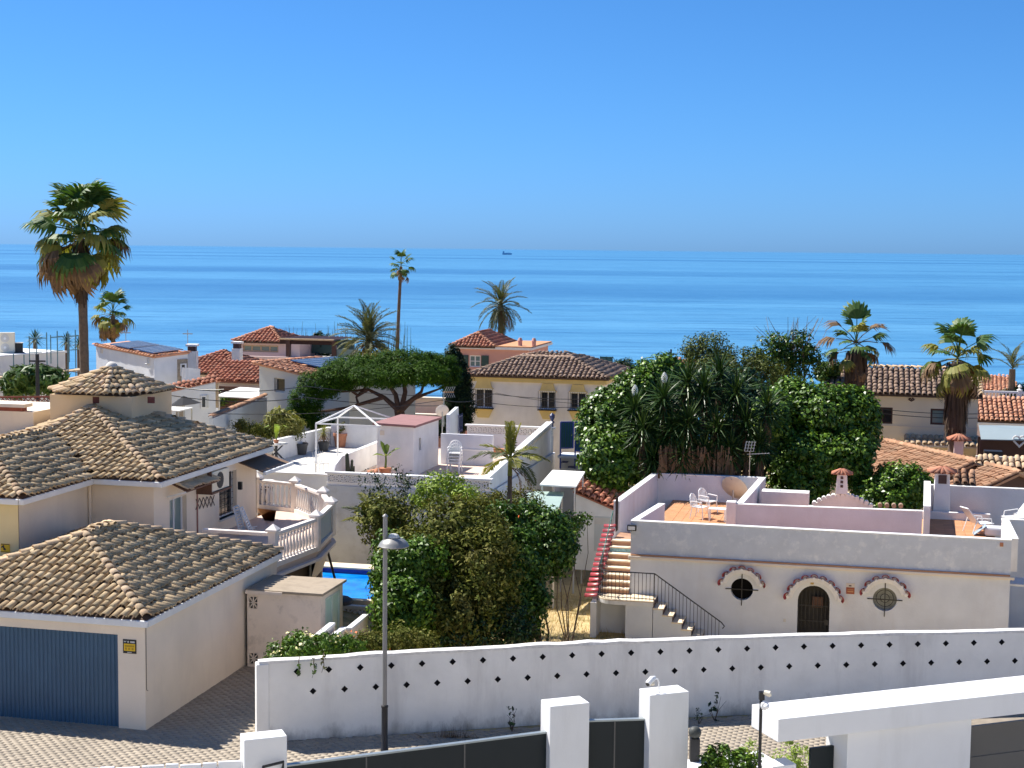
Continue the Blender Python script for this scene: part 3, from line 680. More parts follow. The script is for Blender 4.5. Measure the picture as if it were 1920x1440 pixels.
# unseen building and forecourt at the viewpoint, added to bounce sunlight into shade
fc = MB().poly([(-30, -2, -.005), (30, -2, -.005), (30, 27.98, -.005), (9, 26.5, -.005), (-4.4, 24.4, -.005), (-30, 22.98, -.005)]).build('bounce_forecourt', plain('bounce_forecourt_stone', (.42, .39, .34), .85, var=.08, scale=2), fix=False); fc['kind'] = 'structure'
def build_bounce_building():
    t = thing('bounce_building', (0, -2.6, 0), 'unseen white apartment block added behind the viewpoint to bounce sunlight', 'building', R(20.6))
    wins = [(-19 + 4.2 * i, -17 + 4.2 * i, z, z + 1.9) for i in range(9) for z in (.6, 4.0, 7.4, 13.0)]
    mb = MB(); wall_panel(mb, (-22, 0, 0), Vector((1, 0, 0)), 44, 0, 17, [(a + 22, b + 22, c, d) for a, b, c, d in wins], Vector((0, 1, 0)), .2); mb.build('wall', M['facade'], t, fix=False)
    MB().box(-22, 22, -9, -.25, 0, 16.9).build('body', M['facade'], t)
    for k, h in enumerate(wins): window(t, (0, 0, 0), Vector((1, 0, 0)), Vector((0, 1, 0)), h, M['aluwhite'], M['glass'], depth=.18, mull=1)
    for z in (6.3, 9.4): MB().box(-22, 22, .01, 1.6, z - .2, z).build('balcony_slab', M['facade'], t)
build_bounce_building()

# ================================================================ garage
GO = aZ(275, 1163, 2.6); GO = Vector((GO.x, GO.y, 0))
def build_garage():
    t = thing('garage', GO, 'cream garage with mossy hipped tile roof and wide blue door', 'garage', A0)
    W2, L, ZE, ZR = 3.32, 8.08, 2.6, 3.76
    dr, dt = fac(GO, 222, 1300, .1)[0], fac(GO, 222, 1190, .1)[1]; dl = -2 * W2 - dr
    block_house(t, -2 * W2 + .1, -.1, .1, L - .1, -.1, 2.52, M['pinkcream'], front=[(dl, dr, -.1, dt)], depth=.12)
    d = thing('garage_door', (0, 0, 0), None, None); d.parent = t
    MB().box(dl, dr, .20, .24, -.05, dt).build('door_leaf', M['door_blue'], d)
    n = int((dr - dl) / .105); w = (dr - dl) / n; sm = None
    for i in range(n):
        x = dl + w * i
        if sm is None:
            q = MB().prism([(.012, 0, 0), (w - .012, 0, 0), (w - .03, -.022, 0), (.03, -.022, 0)], (0, 0, dt + .02)).build('door_slat', M['door_blue'], d); sm = q.data; q.location = (x, .199, -.03)
        else: link('door_slat', sm, d, Matrix.Translation((x, .199, -.03)))
    MB().box(dr - 3.72, dr - 3.60, .15, .176, .92, .95).build('handle', M['darkmetal'], d)
    A, B = (-W2, W2, ZR), (-W2, L - W2, ZR)
    c = [(0, 0, ZE), (0, L, ZE), (-2 * W2, L, ZE), (-2 * W2, 0, ZE)]
    tiled_roof(t, [([c[3], c[0], A], 1), ([c[0], c[1], B, A], 1), ([c[1], c[2], B], 0), ([c[2], c[3], A, B], 0)],
               [(c[0], A), (c[3], A), (c[1], B), (c[2], B), (A, B)], .222, .33, M['oldtile'], M['oldcap'], n_obj=300, seed=3)
    MB().box(-2 * W2, .03, -.05, .06, ZE - .17, ZE - .012).build('gutter', M['gutter'], t, bevel=.02)
    MB().box(-.06, .04, .07, L, ZE - .17, ZE - .012).build('fascia', M['gutter'], t, bevel=.015)
    MB().tube([(-.09, .14, ZE - .2), (-.09, .14, .95), (-.06, .16, .93)], .007, 5).build('wall_cable', M['bark'], t)
    # alarm notice by the door
    u0, z1 = fac(GO, 231, 1198, .1); u1, z0 = fac(GO, 256, 1226, .1)
    s = MB().box(u0, u1, .085, .099, z0, z1).build('notice_board', M['black'], t)
    w, h = u1 - u0, z1 - z0
    MB().box(u0 + w * .08, u0 + w * .93, .078, .0845, z0 + h * .19, z0 + h * .70).build('yellow_panel', M['signyellow'], s)
    m = MB(); m.box(u0 + w * .14, u0 + w * .87, .074, .0775, z0 + h * .47, z0 + h * .60)
    for i in range(3): m.box(u0 + w * (.16 + .25 * i), u0 + w * (.32 + .25 * i), .074, .0775, z0 + h * .26, z0 + h * .42)
    m.build('printed_lines', plain('ochre_print', (.45, .28, .01), .5), s)
    m = MB(); m.prism([(u0 + w * (.05 + .22 * a), .0845, z0 + h * (.77 + .13 * b)) for a, b in ((0, .75), (.2, 1), (.5, .6), (.9, 1), (1, .75), (.5, 0))], (0, -.004, 0))
    m.lathe([(w * .07, -.002), (w * .07, .002)], (0, 0, 0), 10)
    for i in range(len(m.v) - 20, len(m.v)):
        x, y, z = m.v[i]; m.v[i] = (u0 + w * .40 + x, .0825 + z, z0 + h * .83 + y)
    m.box(u0 + w * .56, u0 + w * .9, .0805, .0845, z0 + h * .77, z0 + h * .89); m.box(u0 + w * .32, u0 + w * .66, .0805, .0845, z0 + h * .06, z0 + h * .11)
    m.build('white_emblems', plain('grey_white_print', (.55, .55, .52), .5), s)
build_garage()

def lattice_block(mb, o, ud, nrm, w, h, d=.06, b=.03):
    """openwork block: frame with a pinwheel of bars"""
    o, ud, nrm = Vector(o), Vector(ud), Vector(nrm)
    P = lambda u, z: o + ud * u * w + EZ * z * h
    for a, c in (((0, .04), (1, .04)), ((0, .96), (1, .96)), ((.04, 0), (.04, 1)), ((.96, 0), (.96, 1)), ((.05, .05), (.95, .95)), ((.05, .95), (.95, .05)), ((.5, .05), (.5, .95)), ((.05, .5), (.95, .5))):
        mb.beam(P(*a), P(*c), b, d, up=nrm)

# ================================================================ shed against the garage
def build_shed():
    v0 = side(GO, 464, 1240, 0)[0]; u1 = fac(GO, 601, 1112, v0)[0]; zt = fac(GO, 530, 1112, v0)[1]
    ub = fac(GO, 462, 1112, v0)[0]
    base = GO + EX * 0 + EY * v0
    t = thing('garden_shed', base, 'stained cream shed with flat lichened roof beside the garage', 'shed', A0)
    D = 1.7
    mb = MB(); X, Y = Vector((1, 0, 0)), Vector((0, 1, 0))
    holes = []
    for (xa, ya, xb, yb) in ((463, 1118, 484, 1142), (464, 1224, 485, 1246)):
        a, zb = fac(GO, xa, yb, v0); b, za = fac(GO, xb, ya, v0); holes.append((max(a, .03), b, max(zb, -.0), za))
    wall_panel(mb, (0, 0, 0), X, u1, -.1, zt, holes, -Y, .10)
    wall_panel(mb, (u1, 0, 0), Y, D, -.1, zt, [(.35, D - .25, .15, zt - .16)], X, .06); wall_panel(mb, (0, D, 0), X, u1, -.1, zt, (), Y)
    mb.box(.05, u1 - .05, .12, .14, 0, zt - .1, 1)
    mb.build('wall', [M['stained'], M['black']], t, fix=False)
    for h in holes:
        m = MB(); lattice_block(m, (h[0], .02, h[2]), X, Y, h[1] - h[0], h[3] - h[2], .05, .022); m.build('vent_block', M['stained'], t)
    window(t, (u1, 0, 0), Y, X, (.35, D - .25, .15, zt - .16), plain('pale_green_frame', (.5, .6, .55), .5), M['greenglass'], depth=.05, fw=.05, mull=1)
    MB().prism([(-.0, -.10, zt), (u1 + .10, -.10, zt), (u1 + .10, D + .05, zt), (0, D + .05, zt)], (0, 0, .07)).build('roof_slab', M['roofslab'], t, bevel=.012)
    MB().box(.0, u1 * .5, -.13, -.105, zt - .05, zt + .04).build('edge_strip', M['stained'], t)
build_shed()

# ================================================================ main house on the left
MO = aZ(302, 903, 4.4); MO = Vector((MO.x, MO.y, 0))
def build_main_house():
    t = thing('house', MO, 'pinkish cream house with mossy hipped tile roof and small roof turret', 'house', A0)
    ZE = 4.4; uw = -.42
    w1 = (side(MO, 318, 950, uw)[0], side(MO, 350, 950, uw)[0], 2.1, side(MO, 330, 934, uw)[1])
    va, vb = side(MO, 411, 950, uw)[0], side(MO, 444, 950, uw)[0]; w2 = (va, vb, side(MO, 428, 968, uw)[1], side(MO, 428, 885, uw)[1])
    X, Y = Vector((1, 0, 0)), Vector((0, 1, 0))
    mb = MB(); wall_panel(mb, (-2.4, .38, 0), X, 2.4 + uw, -.1, ZE, (), -Y); wall_panel(mb, (uw, .38, 0), Y, 7.4, -.1, ZE, [(w1[0] - .38, w1[1] - .38, w1[2], w1[3]), (w2[0] - .38, w2[1] - .38, w2[2], w2[3])], X, .22)
    wall_panel(mb, (-2.42, -3.35, 0), Y, 3.73, -.1, ZE, (), X); wall_panel(mb, (-9.5, 7.8, 0), X, 9.1, -.1, ZE, (), Y); wall_panel(mb, (-9.5, -3.35, 0), Y, 11.1, -.1, ZE, (), -X)
    mb.build('wall', M['pinkcream'], t, fix=False)
    m = MB(); wall_panel(m, (-9.5, -3.36, 0), X, 7.07, -.1, ZE, (), -Y); m.build('front_wall', M['yellowwall'], t, fix=False)
    window(t, (uw, 0, 0), Y, X, w1, M['aluwhite'], M['paleglass'], depth=.2, fw=.06, mull=1)
    g = window(t, (uw, 0, 0), Y, X, w2, M['aluwhite'], M['glass'], depth=.2, fw=.05, mull=0, sill=M['concrete'])
    gb = MB()
    for i in range(7):
        z = w2[2] + .1 + (w2[3] - w2[2] - .2) * i / 6; gb.beam((uw - .1, w2[0] + .05, z), (uw - .1, w2[1] - .05, z), .012)
    for i in range(5):
        y = w2[0] + .08 + (w2[1] - w2[0] - .16) * i / 4; gb.beam((uw - .1, y, w2[2] + .05), (uw - .1, y, w2[3] - .05), .012)
    gb.build('grille', M['darkmetal'], g)
    s = .31
    zf = lambda h: ZE + s * h
    A, B, V = (-4.68, 4.68, zf(4.68)), (-4.6, 6.1, zf(4.6)), (-5.1, 3.02, zf(3.02)); Wn = (-5.1, -.69, zf(3.02))
    slopes = [([(-2.08, 0, ZE), (0, 0, ZE), A, V], 1), ([(0, 0, ZE), (0, 8.16, ZE), B, A], 1), ([(-2.08, -3.71, ZE), (-2.08, 0, ZE), V, Wn], 1),
              ([(-8.12, -3.71, ZE), (-2.08, -3.71, ZE), Wn], 1), ([(0, 8.16, ZE), (-9.6, 8.16, ZE), B], 0), ([(-8.12, 3.02, ZE), (-8.12, -3.71, ZE), Wn, V], 0), ([(-9.6, 8.16, ZE), (-8.12, 3.02, ZE), V, A, B], 0)]
    rid = [((0, 0, ZE), A), (A, B), ((0, 8.16, ZE), B), (V, A), ((-2.08, -3.71, ZE), Wn), (Wn, V), ((-.5, 7.05, zf(.5)), (-3.7, 6.35, zf(3.7)))]
    tiled_roof(t, slopes, rid, .222, .33, M['oldtile'], M['oldcap'], n_obj=300, seed=8)
    z = ZE - .17
    g = MB(); g.box(-2.2, .04, -.05, .06, z, z + .155); g.build('gutter', M['gutter'], t, bevel=.02)
    MB().box(-.06, .045, .07, 8.2, z, z + .155).build('fascia', M['gutter'], t, bevel=.015)
    MB().box(-2.18, -2.04, -3.75, -.06, z, z + .155).build('gutter', M['gutter'], t, bevel=.02)
    MB().box(-8.2, -2.19, -3.77, -3.67, z, z + .155).build('gutter', M['gutter'], t, bevel=.02)
    MB().tube([(-2.36, .30, z), (-2.36, .30, 0)], .045, 8).build('downpipe', M['pinkcream'], t, True)
    # little tiled hood over the first window
    hv0, hz = side(MO, 313, 918, uw); hv1 = side(MO, 375, 903, uw)[0]
    hp = [(uw + .62, hv0, hz - .02), (uw + .62, hv1, hz - .02), (uw, hv1, hz + .26), (uw, hv0, hz + .26)]
    h = MB().prism(hp, (0, 0, -.04)).build('window_hood', M['wood'], t)
    for mt in slope_tiles(hp, .16, .33, seed=5): link('hood_tile', tile_mesh(.16, .42, M['oldcap']), h, mt)
    m = MB()
    for i in range(10): y = hv0 + (hv1 - hv0) * (i + .5) / 10; pass
    m.beam((uw + .6, hv0, hz - .05), (uw, hv0, hz - .22), .05); m.beam((uw + .6, hv1, hz - .05), (uw, hv1, hz - .22), .05); m.build('hood_bracket', M['white'], h)
    # air conditioner box on its shelf
    a0, zb = side(MO, 386, 924, uw + .3); a1 = side(MO, 421, 915, uw + .3)[0]; zt = side(MO, 400, 882, uw + .3)[1]
    sh = MB().box(uw, uw + .52, a0 - .03, a1 + .05, zb - .05, zb).build('shelf', M['wood'], t)
    MB().box(uw, uw + .50, a0 - .03, a0, zb, zt + .05).build('shelf_side', M['wood'], sh)
    ac = MB().box(uw + .1, uw + .46, a0 + .12, a1, zb + .003, zt).build('air_conditioner', M['creamplastic'], t, bevel=.02)
    fy, fz = a0 + .12 + (a1 - a0) * .4, (zb + zt) / 2
    m = MB().lathe([(.0, .0), (.25, 0), (.25, .012), (0, .012)], n=20)
    m.v = [(uw + .465 + z_, fy + x_, fz + y_) for x_, y_, z_ in m.v]; m.build('fan_grille', M['darkmetal'], ac)
    MB().tube([(uw + .02, a0, zb - .05), (uw + .02, a0, 2.0)], .025, 6).build('drain_pipe', plain('brown_pipe', (.30, .14, .11), .6), t)
    # wall lattice ornament
    m = MB(); o0, oz = side(MO, 366, 946, uw); o1 = side(MO, 401, 958, uw)[0]; n = 5
    for i in range(n):
        ya, yb = o0 + (o1 - o0) * i / n, o0 + (o1 - o0) * (i + 1) / n
        m.beam((uw + .02, ya, oz - .16 - .02 * i), (uw + .02, yb, oz + .16 - .02 * i), .018); m.beam((uw + .03, ya, oz + .16 - .02 * i), (uw + .03, yb, oz - .16 - .02 * i), .018)
    m.build('wall_trellis', plain('dark_trellis', (.12, .09, .08), .8), t)
    # brown awning at the far end
    b0, bz = side(MO, 441, 882, uw); aw = [(uw + .03, b0, 4.12), (uw + .03, b0 + 2.3, 4.12), (uw + 1.0, b0 + 2.3, 3.80), (uw + 1.0, b0, 3.80)]
    MB().prism(aw, (0, 0, .03)).build('awning', M['brownawning'], t); MB().beam((uw + 1.02, b0 - .05, 3.80), (uw + 1.02, b0 + 2.35, 3.80), .09, .10).build('awning_bar', M['gutter'], t)
    MB().box(uw, uw + .12, b0 + .2, b0 + .3, 3.2, 3.45).build('wall_lamp', M['darkmetal'], t)
    # warning notice on the front corner
    u0, z1 = fac(MO, 2, 1019, -3.36); u1, z0 = fac(MO, 19, 1036, -3.36)
    s = MB().box(u0, u1, -3.38, -3.365, z0, z1).build('warning_sign', M['signyellow'], t)
    m = MB(); w, h = u1 - u0, z1 - z0
    for a, b, c, d in ((.05, .95, .9, .98), (.05, .95, .03, .1)): m.box(u0 + w * a, u0 + w * b, -3.386, -3.381, z0 + h * c, z0 + h * d)
    m.prism([(u0 + w * a, -3.381, z0 + h * b) for a, b in ((.15, .75), (.3, .86), (.42, .78), (.38, .62), (.6, .38), (.5, .2), (.4, .3), (.28, .25), (.33, .42), (.2, .58), (.05, .5), (.05, .6))], (0, -.005, 0))
    m.build('dark_pictogram', M['black'], s)
    # turret
    c = Vector((-4.8, 6.3, 0)); body = 1.42
    rf = thing('turret', (0, 0, 0), None, None); rf.parent = t
    zt = 6.22; m = MB(); m.box(c.x - body, c.x + body, c.y - body, c.y + body, 4.9, zt); tw = m.build('turret_wall', M['turretcream'], rf)
    for px in (180, 283):
        u, z = fac(MO, px, 750, c.y - body); MB().box(u - .11, u + .11, c.y - body - .015, c.y - body + .05, z - .1, z + .1).build('vent', plain('red_brown_vent', (.14, .04, .03), .8), rf)
    N, r, ap = 8, 1.95, Vector((c.x, c.y, 7.0)); ring = [Vector((c.x + r * math.cos(2 * math.pi * (k + .5) / N), c.y + r * math.sin(2 * math.pi * (k + .5) / N), zt + .05)) for k in range(N)]
    sl = []
    deck = MB()
    for k in range(N):
        a, b = ring[k], ring[(k + 1) % N]; deck.poly([a, b, ap])
        sl += slope_tiles([a, b, ap], .21, .34, seed=40 + k)
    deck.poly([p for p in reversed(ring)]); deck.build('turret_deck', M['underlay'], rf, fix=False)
    for mt in sl: link('turret_tile', tile_mesh(.222, .43, M['oldcap'] if rnd.random() < .25 else M['oldtile']), rf, mt)
    for k in range(N):
        for mt in ridge_tiles(ring[k], ap, .38, .04, seed=60 + k): link('turret_hip_tile', tile_mesh(.21, .38, M['oldtile'] if k % 2 else M['oldcap']), rf, mt)
    MB().lathe([(.2, -.06), (.2, .05), (.15, .14), (.06, .2)], (ap.x, ap.y, ap.z), 12).build('finial', M['concrete'], rf, True)
build_main_house()

# ================================================================ balustraded terrace
TZ = 2.05
def baluster_mesh():
    m = MB().lathe([(.05, 0), (.05, .05), (.03, .07), (.05, .16), (.06, .25), (.045, .38), (.028, .52), (.024, .60), (.038, .63), (.024, .66), (.045, .70), (.045, .74)], n=8)
    o = m.build('baluster', M['balu'], smooth=True); d = o.data; bpy.data.objects.remove(o); return d
M['balu'] = plain('pinkish_cast_stone', (.80, .73, .67), .8, var=.08, scale=4, dirt=(.5, .43, .4), dscale=3, damt=.3)
def build_terrace():
    tips = [(482, 886), (553, 893), (606, 912), (621, 931), (593, 956), (512, 983)]
    P = [aZ(x, y, TZ + 1.22) for x, y in tips]; P = [Vector((p.x, p.y, 0)) for p in P]
    hw = MO + EX * -.42; end = hw + EY * ((P[0] - hw).dot(EY)); P.insert(0, end + EY * .05)
    last = P[-1] + (P[-1] - P[-2]).normalized() * .0 - EX * 2.2; P.append(last)
    b = MO + EX * 1.2 + EY * 5
    t = thing('terrace', (b.x, b.y, 0), 'raised terrace with pinkish stone balustrade and pyramid capped posts', 'terrace')
    o = Vector((b.x, b.y, 0)); Q = [p - o for p in P]
    poly = [(q.x, q.y, TZ - .2) for q in Q] + [tuple(hw + EY * .6 - o + EZ * (TZ - .2))]
    cen = sum((Vector(p) for p in poly), Vector((0, 0, 0))) / len(poly)
    fs = MB()
    for p_, q_ in zip(poly, poly[1:] + poly[:1]):
        p_, q_ = Vector(p_), Vector(q_); fs.add([p_ + EZ * .2, q_ + EZ * .2, cen + EZ * .2, p_, q_, cen], [(0, 1, 2), (5, 4, 3), (3, 4, 1, 0)])
    fs.build('floor_slab', M['paletile'], t, fix=False)
    un = [(cen.x + (p[0] - cen.x) * .82, cen.y + (p[1] - cen.y) * .82, -.1) for p in poly]
    MB().prism(un, (0, 0, TZ - .12)).build('base_wall', plain('shadow_brown_wall', (.11, .085, .07), .9, var=.1), t)  # dark tone puts the shade under the terrace into the wall colour
    rim = MB()
    for a, c in zip(Q[1:-1], Q[2:]): rim.beam(a + EZ * (TZ - .24), c + EZ * (TZ - .24), .3, .08)
    rim.build('floor_edge', M['balu'], t)
    m = MB(); a_, c_ = Q[5], Q[4]
    fl = MB()
    for a, c in ((Q[5], Q[4]),):
        mid = lambda p, k: Vector((cen.x + (p.x - cen.x) * k, cen.y + (p.y - cen.y) * k, 0))
        fl.poly([a + EZ * (TZ - .28), c + EZ * (TZ - .28), mid(c, .85) + EZ * (TZ - 1.1), mid(a, .85) + EZ * (TZ - 1.1)])
    fl.build('sloping_soffit', M['pinkcream'], t)
    pm = MB(); pm.box(-.11, .11, -.11, .11, 0, 1.02); pm.box(-.17, .17, -.17, .17, 1.02, 1.08); pm.add([(-.17, -.17, 1.08), (.17, -.17, 1.08), (.17, .17, 1.08), (-.17, .17, 1.08), (0, 0, 1.24)], [(0, 1, 4), (1, 2, 4), (2, 3, 4), (3, 0, 4)])
    bal = baluster_mesh(); pd = None
    for q in Q[1:-1]:
        if pd is None: x = pm.build('post', M['balu'], t, bevel=.008); x.location = (q.x, q.y, TZ); x.rotation_euler.z = A0; pd = x
        else: x = pd.copy(); COL.objects.link(x); x.location = (q.x, q.y, TZ)
    for k, (a, c) in enumerate(zip(Q, Q[1:])):
        d = (c - a); L = d.length; d.normalize()
        MB().beam(a + d * .1 + EZ * (TZ + .94), c - d * .1 + EZ * (TZ + .94), .17, .10).build('handrail', M['balu'], t, bevel=.015)
        MB().beam(a + d * .1 + EZ * (TZ + .07), c - d * .1 + EZ * (TZ + .07), .17, .14).build('plinth_rail', M['balu'], t)
        if k == len(Q) - 2: continue
        n = max(2, int((L - .3) / .185))
        if k == 4: n = 0; pn = MB().beam(a + d * .1 + EZ * (TZ + .52), c - d * .1 + EZ * (TZ + .52), .04, .74).build('glazed_panel', plain('blue_grey_panel', (.34, .44, .50), .3), t)
        for i in range(n):
            p = a + d * (.15 + (L - .3) * (i + .5) / n); link('baluster', bal, t, Matrix.Translation((p.x, p.y, TZ + .14)))
    for k in (5, 4):
        p = Q[k] - (Q[k] - cen).normalized() * .45; MB().tube([(p.x, p.y, -.05), (p.x, p.y, TZ - .2)], .05, 8).build('steel_post', M['galv'], t, True)
    return P
TP = build_terrace()
def lounger(loc, rz, tilt, label):
    t = thing('sun_lounger', loc, label, 'lounger', rz, 'loungers leaning on the house wall'); t.scale = (.62, .62, .62)
    m = MB(); Rm = Matrix.Rotation(tilt, 3, 'Y')
    P = lambda x, y, z: Rm @ Vector((x, y, z))
    for y in (-.3, .3): m.beam(P(0, y, .06), P(0, y, 1.5), .05, .07)
    m.beam(P(0, -.3, .08), P(0, .3, .08), .05); m.beam(P(0, -.3, 1.48), P(0, .3, 1.48), .05); m.build('frame', M['bluewhite'], t)
    for i in range(9):
        z = .2 + i * .14; MB().beam(P(0, -.28, z), P(0, .28, z), .03, .09).build('slat', M['bluewhite'], t)
    for y in (-.27, .27): MB().beam(P(.05, y, .35), P(.32, y, .30), .04).build('leg', M['bluewhite'], t)
for k, (px, py) in enumerate(((455, 1003), (474, 1003))):
    p = aZ(px, py, TZ); lounger((p.x, p.y, TZ), A0 + R(12 * k), R(-14 - 9 * k), ['pale grey plastic lounger standing against the house wall', 'slatted pale grey lounger leaning beside the other lounger'][k])
p = aZ(476, 948, TZ) + EX * .25
def bench():
    t = thing('garden_chair', (p.x, p.y, TZ), 'dark brown wooden armchair on the terrace', 'chair', A0)
    for x in (-.3, .3):
        for y in (-.25, .25): MB().box(x - .03, x + .03, y - .03, y + .03, 0, .62 if x > 0 or 1 else .4).build('leg', M['winframe'], t)
    MB().box(-.34, .34, -.28, .28, .36, .42).build('seat', M['winframe'], t); MB().box(-.34, -.28, -.28, .28, .42, .95).build('backrest', M['winframe'], t)
    for y in (-.27, .27): MB().box(-.3, .34, y - .035, y + .035, .60, .65).build('armrest', M['winframe'], t)
bench()

# ================================================================ pool and its low openwork wall
def build_pool():
    a, b, c, d = aZ(598, 1064, -.6), aZ(745, 1068, -.6), aZ(745, 1130, -.6), aZ(598, 1127, -.6)
    o = Vector(((a.x + c.x) / 2, (a.y + c.y) / 2, 0)); t = thing('swimming_pool', (o.x, o.y, -.6), 'small bright blue swimming pool with pale coping below the terrace', 'pool', A0)
    loc = lambda p: Vector(((p - o).dot(EX), (p - o).dot(EY), 0))
    A, C = loc(a), loc(c); u0, u1, v0, v1 = A.x, C.x, C.y, A.y
    cop = MB()
    for (x0, x1, y0, y1) in ((u0 - .4, u1 + .4, v1, v1 + .75), (u0 - .4, u1 + .4, v0 - .3, v0), (u0 - .4, u0, v0, v1), (u1, u1 + .4, v0, v1)): cop.box(x0, x1, y0, y1, -.9, .06)
    cop.build('coping', M['stepstone'], t)
    m = MB(); m.box(u0, u1, v1 - .01, v1 + .0, -.35, .0); m.build('waterline_tiles', plain('deep_blue_tiles', (.006, .03, .28), .3, var=.2, scale=9), t)
    MB().poly([(u0, v0, -.16), (u1, v0, -.16), (u1, v1 - .01, -.16), (u0, v1 - .01, -.16)]).build('water', M['poolwater'], t, fix=False)
    return o, u0, u1, v0
po, pu0, pu1, pv0 = build_pool()
def build_lattice():
    q = aZ(612, 1133, -.55); t = thing('openwork_wall', (q.x, q.y, -.6), 'low white openwork block wall in front of the pool', 'wall', A0)
    MB().box(0, 2.4, 0, .14, -.9, -.46).build('base', M['bluewhite'], t); MB().box(-.02, 2.42, -.03, .17, -.03, .06).build('coping', M['white'], t)
    for i in range(5):
        m = MB(); lattice_block(m, (.02 + i * .47, .07, -.46), (1, 0, 0), (0, 1, 0), .46, .43, .10, .05); m.build('openwork_block', M['white'], t)
build_lattice()
def parasol_base():
    q = aZ(637, 1131, -.54); t = thing('parasol_stand', (q.x, q.y, -.54), 'dark parasol stand with leaning pole at the pool edge', 'stand')
    MB().lathe([(.0, 0), (.42, 0), (.42, .12), (.3, .2), (.06, .24)], n=18).build('base', M['darkpot'], t, True); MB().tube([(0, 0, .2), (-.42, .1, 1.75)], .04, 8).build('pole', M['black'], t, True)
parasol_base()

# ================================================================ white boundary wall with black diamond tiles
WP = [Vector(p) for p in ((-5.52, 33.22, 0), (-1.88, 34.24, 0), (1.87, 35.16, 0), (6.95, 36.06, 0), (12.54, 36.76, 0), (18.5, 37.35, 0))]
def build_wall():
    t = thing('boundary_wall', WP[0], 'long weathered white wall with two rows of black diamond tiles', 'wall'); O = WP[0]; H = 1.83
    pts = []
    for a, b in zip(WP, WP[1:]):
        n = max(2, int((b - a).length / .35)); pts += [a + (b - a) * (i / n) for i in range(n)]
    pts.append(WP[-1]); rg = random.Random(4); m = MB(); k = len(pts); V = []
    for i, p in enumerate(pts):
        d = (pts[min(i + 1, k - 1)] - pts[max(i - 1, 0)]).normalized(); nrm = Vector((d.y, -d.x, 0)); q = p - O; jz = rg.gauss(0, .007)
        for off, z in ((0, -.3), (rg.gauss(0, .004), .9), (rg.gauss(0, .004), H + jz), (-.22, H + jz + rg.gauss(0, .006)), (-.22, -1.2)): V.append(q + nrm * off + EZ * z)
    F = [(i * 5 + j, (i + 1) * 5 + j, (i + 1) * 5 + j + 1, i * 5 + j + 1) for i in range(k - 1) for j in range(4)] + [(0, 1, 2, 3, 4), tuple((k - 1) * 5 + j for j in (4, 3, 2, 1, 0))]
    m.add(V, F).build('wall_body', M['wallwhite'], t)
    # rough coping
    V = []
    for i, p in enumerate(pts):
        d = (pts[min(i + 1, k - 1)] - pts[max(i - 1, 0)]).normalized(); nrm = Vector((d.y, -d.x, 0)); q = p - O; jz = abs(rg.gauss(0, .012))
        for off, z in ((.012 + rg.gauss(0, .004), H - .03), (.012 + rg.gauss(0, .005), H + .02 + jz), (-.235, H + .02 + jz), (-.235, H - .03)): V.append(q + nrm * off + EZ * z)
    F = [(i * 4 + j, (i + 1) * 4 + j, (i + 1) * 4 + j + 1, i * 4 + j + 1) for i in range(k - 1) for j in range(3)] + [(0, 1, 2, 3)]
    MB().add(V, F).build('coping', plain('chalky_coping', (.78, .76, .72), .9, var=.15, scale=9, bump=.5, dirt=(.4, .38, .34), dscale=4, damt=.5), t)
    d0 = (WP[1] - WP[0]).normalized(); q = WP[0] - O
    e = MB(); n0 = Vector((d0.y, -d0.x, 0)); c = q + d0 * .06
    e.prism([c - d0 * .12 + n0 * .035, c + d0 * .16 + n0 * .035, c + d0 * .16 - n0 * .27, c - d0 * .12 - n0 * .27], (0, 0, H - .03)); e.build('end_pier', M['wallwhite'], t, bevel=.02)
    # diamond tiles, evenly spaced along the wall
    cum = [0]
    for a, b in zip(WP, WP[1:]): cum.append(cum[-1] + (b - a).length)
    def at(s):
        for i in range(len(WP) - 1):
            if s <= cum[i + 1] or i == len(WP) - 2:
                d = (WP[i + 1] - WP[i]).normalized(); return WP[i] + d * (s - cum[i]), d
    def s_of(px, py):
        best = None
        for s in np.arange(0, cum[-1], .01):
            p, d = at(s); v = p + EZ * 1.6 - EYE; x = 960 + FPX * v.dot(RT) / v.dot(FW)
            if best is None or abs(x - px) < best[0]: best = (abs(x - px), s)
        return best[1]
    s0, s1 = s_of(557, 0), s_of(1878, 0); r = .078; dm = None; st = (s1 - s0) / 24
    for row, z in ((0, 1.585), (1, 1.115)):
        for i in range(-0, 27):
            s = s0 + st * (i + (.5 if row else 0))
            if s > cum[-1] - .3: continue
            p, d = at(s); nr = Vector((d.y, -d.x, 0)); M4 = Matrix((d, -nr, EZ)).transposed().to_4x4(); M4.translation = p - O + nr * .004 + EZ * z
            if dm is None:
                o = MB().add([(-r, 0, 0), (0, 0, -r), (r, 0, 0), (0, 0, r), (-r * .85, -.008, 0), (0, -.008, -r * .85), (r * .85, -.008, 0), (0, -.008, r * .85)], [(4, 5, 6, 7), (0, 1, 5, 4), (1, 2, 6, 5), (2, 3, 7, 6), (3, 0, 4, 7)]).build('diamond_tile', M['blackgloss'], t); dm = o.data; o.matrix_local = M4
            else: link('diamond_tile', dm, t, M4)
build_wall()
def weeds(px, py, label, s=1.0, mat='leafdark', n=30):
    p = aZ(px, py, 0.02); t = thing('weed', p, label, 'weed'); rg = random.Random(px); m = MB()
    for i in range(5): m.tube([(0, 0, 0), (rg.gauss(0, .08), rg.gauss(0, .05), .22 * s), (rg.gauss(0, .14), rg.gauss(0, .1), .5 * s * rg.uniform(.6, 1))], [.008, .006, .003], 4)
    m.build('stem', M['bark'], t); foliage('foliage', t, M[mat], [(0, 0, .3 * s, .12 * s, .1 * s, .28 * s)], 9, n // 9 + 1, .05, .09 * s, .5)
